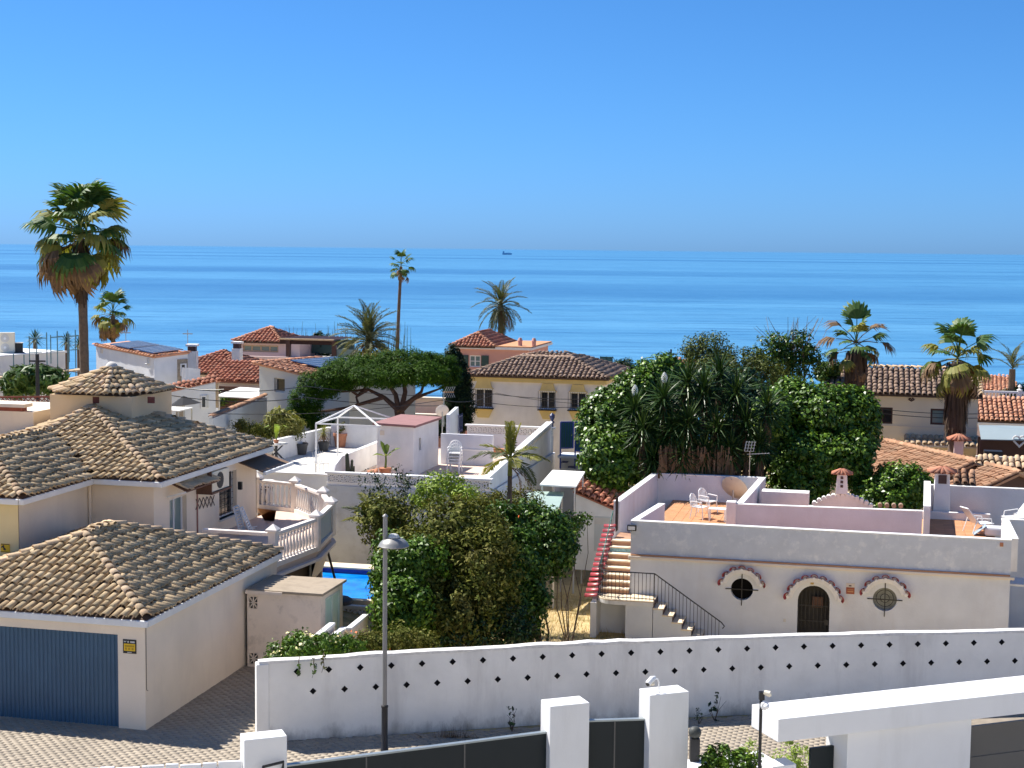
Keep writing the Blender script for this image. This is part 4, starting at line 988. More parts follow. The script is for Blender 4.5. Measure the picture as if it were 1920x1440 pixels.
for a in ((960, 1372, 'small dark weed growing at the foot of the diamond wall', 1.1), (1340, 1352, 'low clump of weeds at the wall foot by the grey ball', 1.2), (1310, 1358, 'tiny weed at the wall foot beside the gate pillar', .7)): weeds(*a)
def drygrass(px, py, label):
    p = aZ(px, py, 0.01); t = thing('dry_grass_tuft', p, label, 'grass'); m = MB(); rg = random.Random(px)
    for i in range(70):
        x = rg.gauss(0, .22); h = rg.uniform(.12, .42); l = rg.gauss(0, .08); m.add([(x - .004, rg.gauss(0, .04), 0), (x + .004, 0, 0), (x + l, rg.gauss(0, .05), h)], [(0, 1, 2)])
    m.build('blades', M['frondbrown'], t, fix=False)
drygrass(850, 1384, 'tuft of brown dead grass at the foot of the diamond wall')

# ================================================================ street lamp
def street_lamp():
    p = aY(721, 1404, 32.75); p.z = .03
    t = thing('street_lamp', p, 'slim grey street lamp with wide hooded shade at the white wall', 'street lamp')
    zt = aY(722, 966, p.y).z - p.z; zb = aY(721, 1327, p.y).z - p.z; zh = aY(738, 1022, p.y).z - p.z; hx = aY(738, 1022, p.y).x - aY(722, 1022, p.y).x
    MB().lathe([(.085, 0), (.085, .04), (.068, .06), (.068, zb), (.078, zb + .01), (.078, zb + .05), (.05, zb + .06)], n=14).build('base_sleeve', M['darkmetal'], t, True)
    MB().lathe([(.05, zb), (.048, zt - .03), (.066, zt - .03), (.05, zt), (.01, zt + .03)], n=12).build('pole', M['lampgrey'], t, True)
    s = MB().lathe([(.325, -.03), (.335, -.01), (.325, .0), (.30, .05), (.24, .11), (.13, .16), (.13, .175)], (hx, 0, zh), 28).build('lamp_shade', M['lampgrey'], t, True)
    MB().lathe([(.125, .172), (.11, .215), (.06, .245), (.01, .25)], (hx, 0, zh), 18).build('cap', plain('pale_lamp_cap', (.62, .61, .57), .4), s, True)
    MB().lathe([(.30, -.035), (.30, -.031)], (hx, 0, zh), 24).build('diffuser', M['whiteplastic'], s)
    MB().beam((0, 0, zh + .13), (hx, 0, zh + .13), .07, .09).build('bracket', M['lampgrey'], t)
street_lamp()

# ================================================================ own gates in front
GA = R(20.6); GD = Vector((math.cos(GA), math.sin(GA), 0)); GN = Vector((-math.sin(GA), math.cos(GA), 0))
def pillar(fl, fr, depth, z, label, zb=-.02):
    a, b = aZ(*fl, z), aZ(*fr, z); w = (b - a).dot(GD); m = MB().box(0, w, 0, depth, 0, z - zb)
    o = m.build('gate_pillar', M['white_clean'], bevel=.012); o.location = (a.x, a.y, zb); o.rotation_euler.z = GA
    tag(o, label, 'pillar', 'white gate pillars'); return Vector((a.x, a.y, 0)), w
p1, w1 = pillar((458, 1388), (537, 1378), .38, 3.0, 'white gate pillar between the slatted fence and the dark gate')
p2, w2 = pillar((1032, 1325), (1105, 1317), .46, 3.0, 'white gate pillar where the long dark gate meets the small gate')
p3, w3 = pillar((1219, 1304), (1288, 1294), .46, 3.1, 'tallest white gate pillar with a security camera on top')
p4, w4 = pillar((1449, 1438), (1491, 1431), .36, 2.55, 'short white pillar top beside the black camera pole')
def gate(a, b, z, label, th=.06, z0=.12, seams=3):
    d = b - a; L = d.length; rz = math.atan2(d.y, d.x); t = thing('metal_gate', a, label, 'gate', rz)
    MB().box(0, L, 0, th, z0, z - .03).build('panel', M['anthracite'], t); MB().box(-.01, L + .01, -.015, th + .015, z - .03, z).build('top_rail', plain('pale_gate_edge', (.30, .34, .35), .35, .4), t)
    for i in range(seams):
        x = L * (i + 1) / (seams + 1); MB().box(x - .012, x + .012, -.008, -.001, z0 + .02, z - .04).build('seam_strip', M['darkgreymetal'], t)
    return t
ga = aZ(492, 1440, 2.5); gb = aZ(1046, 1369, 2.5)
g1 = gate(Vector((ga.x, ga.y, 0)), Vector((gb.x, gb.y, 0)), 2.5, 'long dark anthracite sliding gate between two white pillars', seams=2)
L1 = (gb - ga).length
MB().box(L1 - .06, L1 + .06, -.05, -.016, 1.5, 2.58).build('end_bracket', M['black'], g1)
MB().tube([(-.02, -.06, 2.40), (-.02, -.12, 2.56), (.32, -.12, 2.60), (.32, -.06, 2.44)], .025, 6).build('handle', M['black'], g1)
q2 = p2 + GD * (w2 - .02) + GN * .2; q3 = p3 + GD * .02 + GN * .2
gate(Vector((q2.x, q2.y, 0)), Vector((q3.x, q3.y, 0)), 2.62, 'small dark anthracite gate between two white pillars', seams=1)
def picket():
    b = p1 + GN * .2 + GD * .02; a = aZ(150, 1446, 2.55); a = Vector((a.x, a.y, 0)); d = (a - b); L = 4.6; d.normalize(); rz = math.atan2(d.y, d.x)
    t = thing('slat_fence', b, 'white metal slat fence running up to the first gate pillar', 'fence', rz)
    n = 12; x = .03; rg = random.Random(8)
    for i in range(n):
        w = (.40, .25, .36, .23, .38)[i % 5]; MB().box(x, x + w - .03, -.03, .03, .3, 2.60 - .012 * (i % 3)).build('slat', M['aluwhite'], t, bevel=.01)
        MB().box(x + w - .028, x + w - .002, .0, .05, .25, 2.52).build('post', M['white_clean'], t); x += w
    MB().box(0, x, .051, .09, 2.30, 2.40).build('back_rail', M['white_clean'], t, bevel=.01)
picket()
def portal():
    c = [aZ(1460, 1349, 3.4), aZ(1405, 1321, 3.4)]; o = Vector((c[0].x, c[0].y, 0)); D = (c[1] - c[0]).dot(GN); rz = GA
    t = thing('gate_portal', o, 'thick white flat slab roof over a white gate portal', 'portal', rz); Lr = 9.0; th = .385
    MB().box(0, Lr, 0, max(D, .88), 3.4 - th, 3.4).build('roof_slab', M['white_clean'], t, bevel=.01)
    def uu(px, py, v):
        d = ray(px, py); oo = o + GN * v - EYE; p = EYE + d * (oo.dot(GN) / d.dot(GN)) - o; return p.dot(GD), p.z
    a = uu(1589, 1400, .12)[0]; b = uu(1820, 1400, .12)[0]
    MB().box(a, b, .12, .78, -.02, 3.4 - th - .003).build('portal_wall', M['white_clean'], t, bevel=.008)
    e, zt = uu(1572, 1396, .55); MB().box(.95, a - .005, .52, .58, .1, zt).build('side_door', M['anthracite'], t)
    zt = uu(1825, 1362, .4)[1]; zs = uu(1825, 1419, .4)[1]
    g = MB().box(b + .005, b + 4.2, .40, .46, zs + .006, zt).build('garage_panel', M['darkgreymetal'], t); MB().box(b + .005, b + 4.2, .40, .46, zs - .62, zs - .006).build('garage_panel', M['darkgreymetal'], t); MB().box(b + .005, b + 4.2, .42, .44, .0, zs - .63).build('garage_panel', M['darkgreymetal'], t)
    MB().box(b + 4.21, b + 4.6, .12, .78, -.02, 3.4 - th - .003).build('portal_wall', M['white_clean'], t)
portal()
def sec_camera(loc, label, rz=0.0):
    t = thing('security_camera', loc, label, 'camera', rz)
    MB().tube([(0, 0, 0), (0, 0, .2), (-.03, -.01, .27), (-.11, -.02, .285), (-.16, -.02, .25)], .016, 8).build('arm', M['whiteplastic'], t, True)
    b = MB().tube([(-.09, -.02, .31), (-.16, -.05, .30), (-.25, -.09, .24), (-.27, -.10, .225)], [.03, .055, .055, .045], 12).build('body', M['whiteplastic'], t, True)
    MB().tube([(-.266, -.098, .227), (-.285, -.106, .215)], [.04, .035], 12).build('lens', M['black'], b)
    MB().lathe([(.045, 0), (.05, .03), (.03, .06)], (-.15, -.03, .18), 12).build('floodlight', M['creamplastic'], t, True)
k = p3 + GD * (w3 * .5 - .16) + GN * .12; sec_camera((k.x, k.y, 3.08), 'white security camera on a curved arm atop the tallest pillar', GA)
def cam_pole():
    q = aY(1424, 1436, 24.3); zt = aY(1428, 1297, 24.3).z; t = thing('camera_pole', (q.x, q.y, 2.3 - 2.3), 'slim black pole with two white cameras before the slab roof', 'pole')
    MB().tube([(0, 0, 0), (.0, 0, zt)], .026, 10).build('post', M['black'], t, True); MB().box(-.035, .05, -.04, .04, zt - .13, zt).build('junction_box', M['black'], t)
    c = MB().tube([(.04, -.02, zt), (.12, -.05, zt - .02), (.15, -.06, zt - .05)], [.035, .05, .03], 10).build('bullet_camera', M['creamplastic'], t, True)
    d = MB().lathe([(.06, -.03), (.078, 0), (.07, .03), (.05, .035)], n=16); d.v = [(x * .9 + .05, z - .06, y + zt - .21) for x, y, z in d.v]; d.build('dome_camera', M['whiteplastic'], t, True)
    d = MB().lathe([(.05, 0), (.045, .03), (.02, .055), (.0, .06)], n=14); d.v = [(x + .07, -z - .09, y + zt - .21) for x, y, z in d.v]; d.build('dome', M['whiteplastic'], t, True)
cam_pole()
def ball():
    q = aY(1303, 1373, 28.3); t = thing('stone_ball', (q.x, q.y, q.z - .13), 'dark grey ball finial standing beside the tallest pillar', 'finial')
    MB().lathe([(.11 * math.sin(math.pi * i / 12) + .012, .13 - .115 * math.cos(math.pi * i / 12)) for i in range(13)], n=18).build('ball', M['greystone'], t, True)
    MB().box(-.09, .09, -.09, .09, -(q.z - .13), .02).build('plinth', M['darkmetal'], t)
ball()
for (px, py, Y, lab, mat, blobs, sz, nc, fl) in (
    (1345, 1440, 26.6, 'leafy green shrub with small white flowers behind the tallest pillar', 'leafgarden', [(0, 0, .32, .34, .3, .32), (.45, .1, .25, .36, .3, .28)], .085, 90, ('whiteflower', 26, .07)),
    (1490, 1440, 26.4, 'feathery yellow green shrub under the white slab roof', 'leaflime', [(-.05, 0, .3, .4, .3, .42)], .05, 80, None),
    (1405, 1440, 27.0, 'upright yellow green conifer sprig between two shrubs', 'leaflime', [(0, 0, .35, .2, .2, .48)], .05, 50, None)):
    q = aY(px, py, Y); b = (q.x, q.y, 1.39); blobs = [(x_, y_, z_ + q.z - 1.64, *r_) for x_, y_, z_, *r_ in blobs]
    shrub('shrub', b, lab, 'shrub', mat, blobs, nc, 26, .09, sz, .5, flowers=fl, stem_r=.02)
pl = MB()
for (u0, u1) in ((3.45, 7.2),):
    a = p2 + GD * 2.75 + GN * .05; pl.box(0, 2.0, 0, .9, 0, 1.4)
o = pl.build('planter', M['white_clean'], bevel=.01); o.location = (a.x, a.y, 0); o.rotation_euler.z = GA; tag(o, 'white masonry planter holding the shrubs behind the gate', 'planter')

# ================================================================ white house with roof terrace and outside stair
HO = aZ(1183, 978, 2.1); HO = Vector((HO.x, HO.y, 0))
def build_white_house():
    t = thing('white_house', HO, 'low white house with roof terrace, round windows and outside stair', 'house', A0)
    Z0, ZC, ZF, ZP = -1.9, .98, 1.08, 2.1; U1, V1 = 11.95, 11.3
    # facade with an arched door and two round windows
    mb = MB(); rings = []
    def rnd_win(px, py, r):
        u, z = fac(HO, px, py); return u, z, r
    c1, c2 = rnd_win(1391, 1105, .36), rnd_win(1659, 1124, .375)
    dl, dr = fac(HO, 1494, 1190)[0], fac(HO, 1554, 1190)[0]; dz = fac(HO, 1524, 1098)[1]; dr_ = (dr - dl) / 2; dc = (dl + dr) / 2; sp = dz - dr_
    ring = lambda c: [(c[0] + c[2] * math.cos(2 * math.pi * k / 28), c[1] + c[2] * math.sin(2 * math.pi * k / 28)) for k in range(28)]
    arch = [(dc + dr_ * math.cos(math.pi * k / 14), sp + dr_ * math.sin(math.pi * k / 14)) for k in range(15)] + [(dl, -.2), (dl, -1.0), (dl, -1.7), (dc, -1.7), (dr, -1.7), (dr, -1.0), (dr, -.2)]
    ua, ub, uc, ud_ = 2.6, 4.75, 7.05, 9.3
    mb.poly([(0, 0, Z0), (ua, 0, Z0), (ua, 0, ZC), (0, 0, ZC)]); mb.poly([(ud_, 0, Z0), (U1, 0, Z0), (U1, 0, ZC), (ud_, 0, ZC)])
    holed_panel(mb, (ua, ub, Z0, ZC), ring(c1), c1[:2], 0, .2); holed_panel(mb, (uc, ud_, Z0, ZC), ring(c2), c2[:2], 0, .2); holed_panel(mb, (ub, uc, Z0, ZC), arch, (dc, -.5), 0, .22)
    mb.poly([(U1, 0, Z0), (U1, V1, Z0), (U1, V1, ZC), (U1, 0, ZC)]); mb.poly([(0, 0, Z0), (0, V1, Z0), (0, V1, ZC), (0, 0, ZC)]); mb.poly([(0, V1, Z0), (U1, V1, Z0), (U1, V1, ZC), (0, V1, ZC)])
    mb.build('wall', M['pinkwhite'], t, fix=False)
    # cornice, strip of terracotta under the parapet
    MB().box(-.06, U1 + .12, -.10, .0, ZC - .10, ZC).build('cornice', M['cream'], t, bevel=.02)
    MB().box(.02, U1 - .02, -.07, .04, ZC + .001, ZC + .045).build('terracotta_ledge', M['terracotta'], t)
    MB().box(0, U1, .05, V1, ZC - .2, ZF).build('terrace_floor', M['terracotta'], t)
    fl = MB(); 
    for (u0, u1, v0, v1) in ((.25, 2.6, 5.0, 10.9), (9.6, 11.7, .3, 11.0), (.2, 11.6, .3, 4.3)):
        for i in range(int((u1 - u0) / .34)):
            for j in range(int((v1 - v0) / .34)): fl.box(u0 + i * .34 + .006, u0 + (i + 1) * .34 - .006, v0 + j * .34 + .006, v0 + (j + 1) * .34 - .006, ZF - .01, ZF + .012)
    fl.build('floor_tile_field', M['terracotta'], t, fix=False, kind='stuff')
    T = .22
    def par(name, a, b, mat, z1=ZP, z0=ZC, th=T, cap=True):
        a, b = Vector((*a, 0)), Vector((*b, 0)); d = (b - a).normalized(); n = Vector((-d.y, d.x, 0)) * th
        o = MB().prism([a + EZ * z0, b + EZ * z0, b + n + EZ * z0, a + n + EZ * z0], (0, 0, z1 - z0)).build(name, mat, t)
        if cap:
            e = d * .015; m = n.normalized() * .015
            MB().prism([a - e - m + EZ * z1, b + e - m + EZ * z1, b + e + n + m + EZ * z1, a - e + n + m + EZ * z1], (0, 0, .035)).build('coping', M['white_clean'], o, bevel=.01)
        return o
    par('parapet', (.0, .02), (U1, .02), M['parapet'], z0=ZC + .045)
    par('parapet', (.22, .25), (.62, 3.75), M['pinkwhite'], z0=ZF)                    # short run back to the stair head
    par('parapet', (-.98, 3.75), (-.62, 11.0), M['pinkwhite'], z0=-.2)
    par('parapet', (-.62, 11.0), (3.4, 11.0), M['pinkwhite'], z0=-.2)
    par('parapet', (3.4, 11.2), (3.05, 4.5), M['pinkwhite'], z0=ZF)
    par('parapet', (2.85, 4.35), (9.4, 4.75), M['pinkwhite'], z0=ZF)
    par('parapet', (9.65, 11.0), (9.45, 4.95), M['white'], z0=ZF, z1=ZP + .15)
    par('parapet', (9.7, 11.05), (14.5, 11.05), M['pinkwhite'], z0=-.2)
    par('parapet', (U1 - .0, 3.9), (U1 - .0, .3), M['white'], z0=ZF); par('parapet', (U1 + .02, 3.9), (15.5, 3.9), M['bluewhite'], z0=-1.9)
    MB().box(2.72, 3.06, 4.2, 4.6, ZF, ZP + .12).build('parapet_pier', M['white'], t, bevel=.02)
    MB().box(3.65, 5.4, 8.5, 9.2, ZF, ZP - .12).build('roof_ledge', M['white'], t)
    # round windows
    for c, pane in ((c1, M['darkglass']), (c2, plain('leaded_grey_glass', (.20, .21, .19), .35, var=.35, scale=9))):
        w = MB(); n = 28
        w.poly([(c[0] + c[2] * math.cos(2 * math.pi * k / n), .19, c[1] + c[2] * math.sin(2 * math.pi * k / n)) for k in range(n)]); wo = w.build('round_window', pane, t, fix=False)
        MB().beam((c[0] - c[2] - .17, -.02, c[1]), (c[0] + c[2] + .17, -.02, c[1]), .028).build('window_bar', M['darkmetal'], wo); MB().beam((c[0], -.021, c[1] - c[2] - .17), (c[0], -.021, c[1] + c[2] + .17), .028).build('window_bar', M['darkmetal'], wo)
    if 1:
        m = MB(); c = c2
        for rr in (.14, .27): m.tube([(c[0] + rr * math.cos(2 * math.pi * k / 20), .185, c[1] + rr * math.sin(2 * math.pi * k / 20)) for k in range(21)], .008, 4)
        m.build('lead_lines', M['darkmetal'], wo)
    # tile arches over the openings
    def tile_arch(cu, cz, r, a0, a1, n):
        ho = MB(); k = 18
        P = [(cu + rr * math.cos(a0 + (a1 - a0) * i / k), cz + rr * math.sin(a0 + (a1 - a0) * i / k)) for rr in (r - .12, r + .02) for i in range(k + 1)]
        for i in range(k):
            A, B, C_, D = P[i], P[i + 1], P[k + 2 + i], P[k + 1 + i]
            ho.hexa([(A[0], -.14, A[1]), (B[0], -.14, B[1]), (C_[0], -.14, C_[1]), (D[0], -.14, D[1]), (A[0], -.001, A[1]), (B[0], -.001, B[1]), (C_[0], -.001, C_[1]), (D[0], -.001, D[1])])
        h = ho.build('tile_arch', M['white'], t)
        for i in range(n):
            a = a0 + (a1 - a0) * i / (n - 1); d = Vector((math.cos(a), 0, math.sin(a))); c = Vector((cu, 0, cz)) + d * (r + .03)
            V, F = tile_verts(.20, .34, .0, 6); e = Vector((0, 0, 1)).cross(Vector((0, 1, 0)))
            up = d; y = Vector((0, 1, 0)); x = y.cross(up); Mx = Matrix((x, y, up)).transposed().to_4x4(); Mx.translation = c - y * .26
            link('arch_tile', tile_mesh(.27, .30, M['maroontile']), h, Mx)
            q = MB().lathe([(.0, 0), (.052, 0), (.052, .012), (0, .016)], n=10); q.v = [tuple(c + x * a_ + up * (b_ - .015) - y * (.245 + c_)) for a_, b_, c_ in q.v]; q.build('tile_plug', M['white'], h)
    tile_arch(c1[0], c1[1] + .02, .64, R(18), R(162), 7); tile_arch(c2[0], c2[1] + .02, .66, R(18), R(162), 7); tile_arch(dc, sp - .06, .82, R(14), R(166), 9)
    # gate door
    MB().poly([(dl - .05, .6, Z0), (dr + .05, .6, Z0), (dr + .05, .6, dz + .1), (dl - .05, .6, dz + .1)]).build('door_recess', M['interior'], t, fix=False)
    g = thing('door_gate', (0, 0, 0), None, None); g.parent = t
    fr = MB().tube([(dl + .02, .06, Z0 + .2)] + [(dc + (dr_ - .02) * math.cos(math.pi - math.pi * k / 12), .06, sp + (dr_ - .02) * math.sin(math.pi * k / 12)) for k in range(13)] + [(dr - .02, .06, Z0 + .2)], .022, 6).build('frame', M['darkmetal'], g)
    for i in range(1, 8):
        u = dl + (dr - dl) * i / 8; zt = sp + math.sqrt(max(0, dr_ ** 2 - (u - dc) ** 2)); MB().beam((u, .06, Z0 + .2), (u, .06, zt), .018).build('bar', M['darkmetal'], g)
    for z in (-.85, -.35): MB().beam((dl, .06, z), (dr, .06, z), .025, .03).build('cross_bar', M['darkmetal'], g)
    MB().box(dr - .16, dr - .02, .03, .09, -.95, -.78).build('lock_box', M['darkmetal'], g)
    MB().box(dl + .45, dr - .22, .3, .34, -.45, -.1).build('letter_box', M['wood'], g)
    # notice, lamp over the door, switch, flood lamp, vents
    u0, z1 = fac(HO, 1587, 1093); u1, z0 = fac(HO, 1602, 1114)
    s = MB().box(u0, u1, -.02, -.001, z0, z1).build('notice', M['cream'], t); MB().box(u0, u1, -.026, -.0205, z0, z0 + (z1 - z0) * .62).build('red_panel', M['signred'], s)
    m = MB(); m.box(u0 + .08, u0 + .16, -.026, -.0205, z1 - .10, z1 - .06)
    m.build('dark_mark', M['winframe'], s); m = MB(); m.box(u0 + .04, u1 - .03, -.03, -.0265, z0 + .06, z0 + .10); m.box(u0 + .04, u1 - .03, -.03, -.0265, z0 + .13, z0 + .15); m.build('pale_print', M['terracotta'], s)
    u, z = fac(HO, 1523, 1090); MB().box(u - .05, u + .05, -.08, -.001, z - .09, z + .06).build('door_lamp', plain('brass', (.4, .28, .1), .4, .6), t, bevel=.015)
    u, z = fac(HO, 1471, 1163); MB().box(u - .04, u + .04, -.012, -.001, z - .05, z + .05).build('switch_plate', M['concrete'], t)
    u, z = fac(HO, 1187, 986); fl = MB().box(u - .17, u + .12, -.16, -.02, z - .14, z + .04).build('flood_lamp', M['black'], t); MB().box(u - .14, u + .09, -.168, -.161, z - .11, z + .01).build('lamp_glass', M['whiteplastic'], fl)
    u, z = fac(HO, 1878, 1021); MB().box(u - .05, u + .05, -.03, .02, z - .06, z + .06).build('wall_spout', M['terrapot'], t)
    # stair: upper flight along the side, curved landing, lower flight along the facade
    st = thing('stair', (0, 0, 0), None, None); st.parent = t
    zl = -.30; n = 8; rise = (ZF - zl) / n; run = .30
    for i in range(n):
        z = zl + rise * (i + 1); v = -.15 + run * i
        MB().box(-.95, -.02, v, 2.35 if i < n - 1 else 3.74, z - rise + .002, z - .045).build('riser', M['riser'] if i % 2 else M['mosaic'] if i > 5 else M['riser'], st)
        MB().box(-.97, -.02, v - .03, v + run, z - .044, z).build('step', M['stepstone'], st, bevel=.008)
    MB().box(-.95, -.02, -.1, 3.7, -1.9, zl).build('stair_body', M['pinkwhite'], st)
    # landing with rounded corner
    L = [(-.02, 0), (.92, 0), (.92, -1.0), (-.35, -1.05)] + [(-.35 + .65 * math.cos(a), -.40 + .65 * math.sin(a)) for a in [R(270 - 9 * k) for k in range(1, 11)]] + [(-1.0, -.15), (-.95, 0)]
    MB().prism([(x, y, zl - .16) for x, y in L], (0, 0, .12)).build('landing_edge', M['white'], st); MB().prism([(x, y, zl - .039) for x, y in L], (0, 0, .04)).build('landing', M['stepstone'], st)
    MB().box(.02, .9, -.98, -.002, -1.9, zl - .165).build('landing_wall', M['pinkwhite'], st); MB().box(-1.15, -.955, -.9, 3.2, -1.9, zl - .165).build('side_wall', M['white'], st)
    k = 7; r2 = (zl + 1.75) / k; rn = .31
    for i in range(k):
        z = zl - r2 * (i + 1); u = .92 + rn * i
        MB().box(u, u + rn, -.98, -.002, -1.9, z - .045).build('riser', M['pinkwhite'], st); MB().box(u - .02, u + rn + .03, -1.0, -.003, z - .044, z).build('step', M['stepstone'], st, bevel=.008); MB().box(u + .001, u + .012, -.97, -.01, z + .001, z + r2 - .05).build('dark_riser', M['winframe'], st)
    # iron railing
    rl = thing('railing', (0, 0, 0), None, None); rl.parent = t
    path = [(-.98, .4, zl + .35), (-1.0, -.25, zl)] + [(-.35 + .62 * math.cos(a), -.38 + .62 * math.sin(a), zl) for a in [R(190 + 16 * q) for q in range(6)]] + [(.0, -.98, zl), (.45, -.98, zl), (.95, -.98, zl)]
    down = [(.95 + rn * i, -.98, zl - r2 * i) for i in range(0, k + 1)]
    rail = [Vector(p) + EZ * .92 for p in path]; MB().tube(rail, .02, 6).build('top_rail', M['darkmetal'], rl); MB().tube([Vector(p) + EZ * .08 for p in path], .014, 6).build('bottom_rail', M['darkmetal'], rl)
    MB().tube([Vector(p) + EZ * .92 for p in down] + [Vector(down[-1]) + Vector((.1, 0, .8)), Vector(down[-1]) + Vector((.04, 0, .72))], .02, 6).build('top_rail', M['darkmetal'], rl)
    def along(pts, step):
        out, carry = [], 0.0
        for a, b in zip(pts, pts[1:]):
            a, b = Vector(a), Vector(b); l = (b - a).length; s_ = carry
            while s_ < l: out.append(a + (b - a) * (s_ / l)); s_ += step
            carry = s_ - l
        return out
    bm = None
    for p in along(path, .125) + along(down, .14):
        if bm is None: o = MB().beam((0, 0, .02), (0, 0, .92), .016).build('bar', M['darkmetal'], rl); bm = o.data; o.location = p
        else: link('bar', bm, rl, Matrix.Translation(p))
    # green-blue upper handrail and maroon tiles along the outer edge
    up = [(-.97, -.15 + run * i, zl + rise * (i + .6)) for i in range(n + 1)]
    MB().tube([Vector(p) + EZ * .85 for p in up], .018, 6).build('hand_rail', plain('green_iron', (.03, .14, .11), .5), rl)
    for p in up[1:]: MB().beam(p, Vector(p) + EZ * .85, .016).build('bar', plain('teal_iron', (.08, .2, .22), .5) if p is up[1] else M['darkmetal'], rl)
    sw = MB().prism([(-1.12, -.75, zl - .1), (-1.12, 2.9, ZF + .25), (-1.12, 2.9, -.2), (-1.12, -.75, zl - .25)], (.14, 0, 0)).build('string_wall', M['white'], st)
    nt_ = 15
    for i in range(nt_):
        f = i / (nt_ - 1); y = -.7 + 3.5 * f; z = zl - .06 + (ZF + .3 - zl) * f
        q = Vector((1, 0, 0)); Mx = Matrix((Vector((0, 1, 0)), Vector((1, 0, .22)).normalized(), Vector((-.22, 0, 1)).normalized())).transposed().to_4x4(); Mx.translation = (-1.34, y, z)
        link('edge_tile', tile_mesh(.30, .40, M['maroontile']), sw, Mx)
    # gate at the stair head
    gt = thing('stair_gate', (-1.0, 3.72, ZF), None, None); gt.parent = t
    for i in range(5): MB().beam((-.04, -.12 * i, .02), (-.04, -.12 * i, 1.25), .018).build('bar', M['darkmetal'], gt)
    # chimneys: one on the curved gable behind, one at the right terrace
    def chimney(nm, u, v, zb, zt, w, slots, gable=None):
        ch = MB(); ch.prism([(u - w * .6, v - w * .5, zb), (u + w * .6, v - w * .5, zb), (u + w * .6, v + w * .5, zb), (u - w * .6, v + w * .5, zb)], (0, 0, .01))
        ch = MB(); b = w * .62; a = w * .5
        ch.hexa([(u - b, v - b, zb), (u + b, v - b, zb), (u + b, v + b, zb), (u - b, v + b, zb), (u - a, v - a, zt), (u + a, v - a, zt), (u + a, v + a, zt), (u - a, v + a, zt)])
        c = ch.build(nm, M['white'], t, bevel=.01)
        for (du, z0_, z1_, ww) in slots: MB().box(u + du - ww, u + du + ww, v - b - .006, v - a + .1, z0_, z1_).build('flue_slot', M['winframe'], c)
        ap = Vector((u, v, zt + .22)); R4 = w * .85; ring = [Vector((u + sx * R4, v + sy * R4, zt + .01)) for sx, sy in ((-1, -1), (1, -1), (1, 1), (-1, 1))]
        MB().add(ring + [ap], [(0, 1, 4), (1, 2, 4), (2, 3, 4), (3, 0, 4), (3, 2, 1, 0)]).build('cap', M['redtile'], c)
        for q in range(4):
            A, B = ring[q], ring[(q + 1) % 4]; mid = (A + B) / 2
            for p in (A, A * .5 + mid * .5, mid, B * .5 + mid * .5):
                d = (ap - p); y = d.normalized(); x = y.cross(EZ).normalized(); zz = x.cross(y); Mx = Matrix((x, y, zz)).transposed().to_4x4(); Mx.translation = p - y * .06; link('cap_tile', tile_mesh(w * .36, d.length * 1.02, M['redtile']), c, Mx)
        return c
    g0 = 9.5; u, z = fac(HO, 1579, 890, g0); zt = z + .02; ub_, zb_ = fac(HO, 1579, 930, g0)
    chimney('chimney', u, g0, fac(HO, 1579, 925, g0)[1], zt, .36, [(-.0, zt - .16, zt - .07, .05), (0, zt - .32, zt - .22, .05), (0, zt - .48, zt - .38, .05)])
    ul, ur = fac(HO, 1518, 945, g0)[0], fac(HO, 1642, 950, g0)[0]; k = 14; top = [(ul + (ur - ul) * i / k, fac(HO, 1579, 944, g0)[1] - .25 + (zb_ - fac(HO, 1579, 944, g0)[1] + .25) * (math.sin(math.pi * i / k) ** .7)) for i in range(k + 1)]
    MB().prism([(a, g0 - .12, b) for a, b in top] + [(ur, g0 - .12, ZF), (ul, g0 - .12, ZF)], (0, .24, 0)).build('curved_gable', M['white'], t)
    for i, (a, b) in enumerate(top[1:-1]):
        q = MB().lathe([(.0, -.16), (.085, -.16), (.085, .16), (0, .16)], n=10); q.v = [(a + x_, g0 + z_, b + y_ + .03) for x_, y_, z_ in q.v]; q.build('gable_tile', M['white'], t, True)
    for px in list(range(1452, 1516, 13)) + list(range(1650, 1690, 13)):
        a, b = fac(HO, px, 941 + (px - 1452) * .03, g0); q = MB().lathe([(.0, -.16), (.085, -.16), (.085, .16), (0, .16)], n=10); q.v = [(a + x_, g0 + z_, b + y_) for x_, y_, z_ in q.v]; q.build('gable_tile', M['browntile'], t, True)
    MB().box(1.5 + 3.4, 12, g0 - .1, g0 + .1, ZF, fac(HO, 1480, 946, g0)[1]).build('gable_wall', M['white'], t)
    v2 = 10.2; u, z = fac(HO, 1767, 886, v2); chimney('chimney', u, v2, ZF, z, .52, [(0, z - .38, z - .06, .15)])
    # tile row behind the right chimney and side hood
    pr = [(fac(HO, 1788, 905, 11.3)[0], 11.3, 2.2), (fac(HO, 1830, 912, 11.3)[0], 11.3, 2.15), (fac(HO, 1830, 912, 11.3)[0], 12.2, 2.5), (fac(HO, 1788, 905, 11.3)[0], 12.2, 2.55)]
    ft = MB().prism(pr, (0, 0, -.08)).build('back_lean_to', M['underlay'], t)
    for mt in slope_tiles(pr, .25, .35, seed=4): link('roof_tile', tile_mesh(.25, .45, M['rusttile']), ft, mt)
    MB().box(U1 + .002, U1 + .65, .7, 1.8, ZC - .45, ZC - .38).build('side_hood', M['white'], t)
build_white_house()

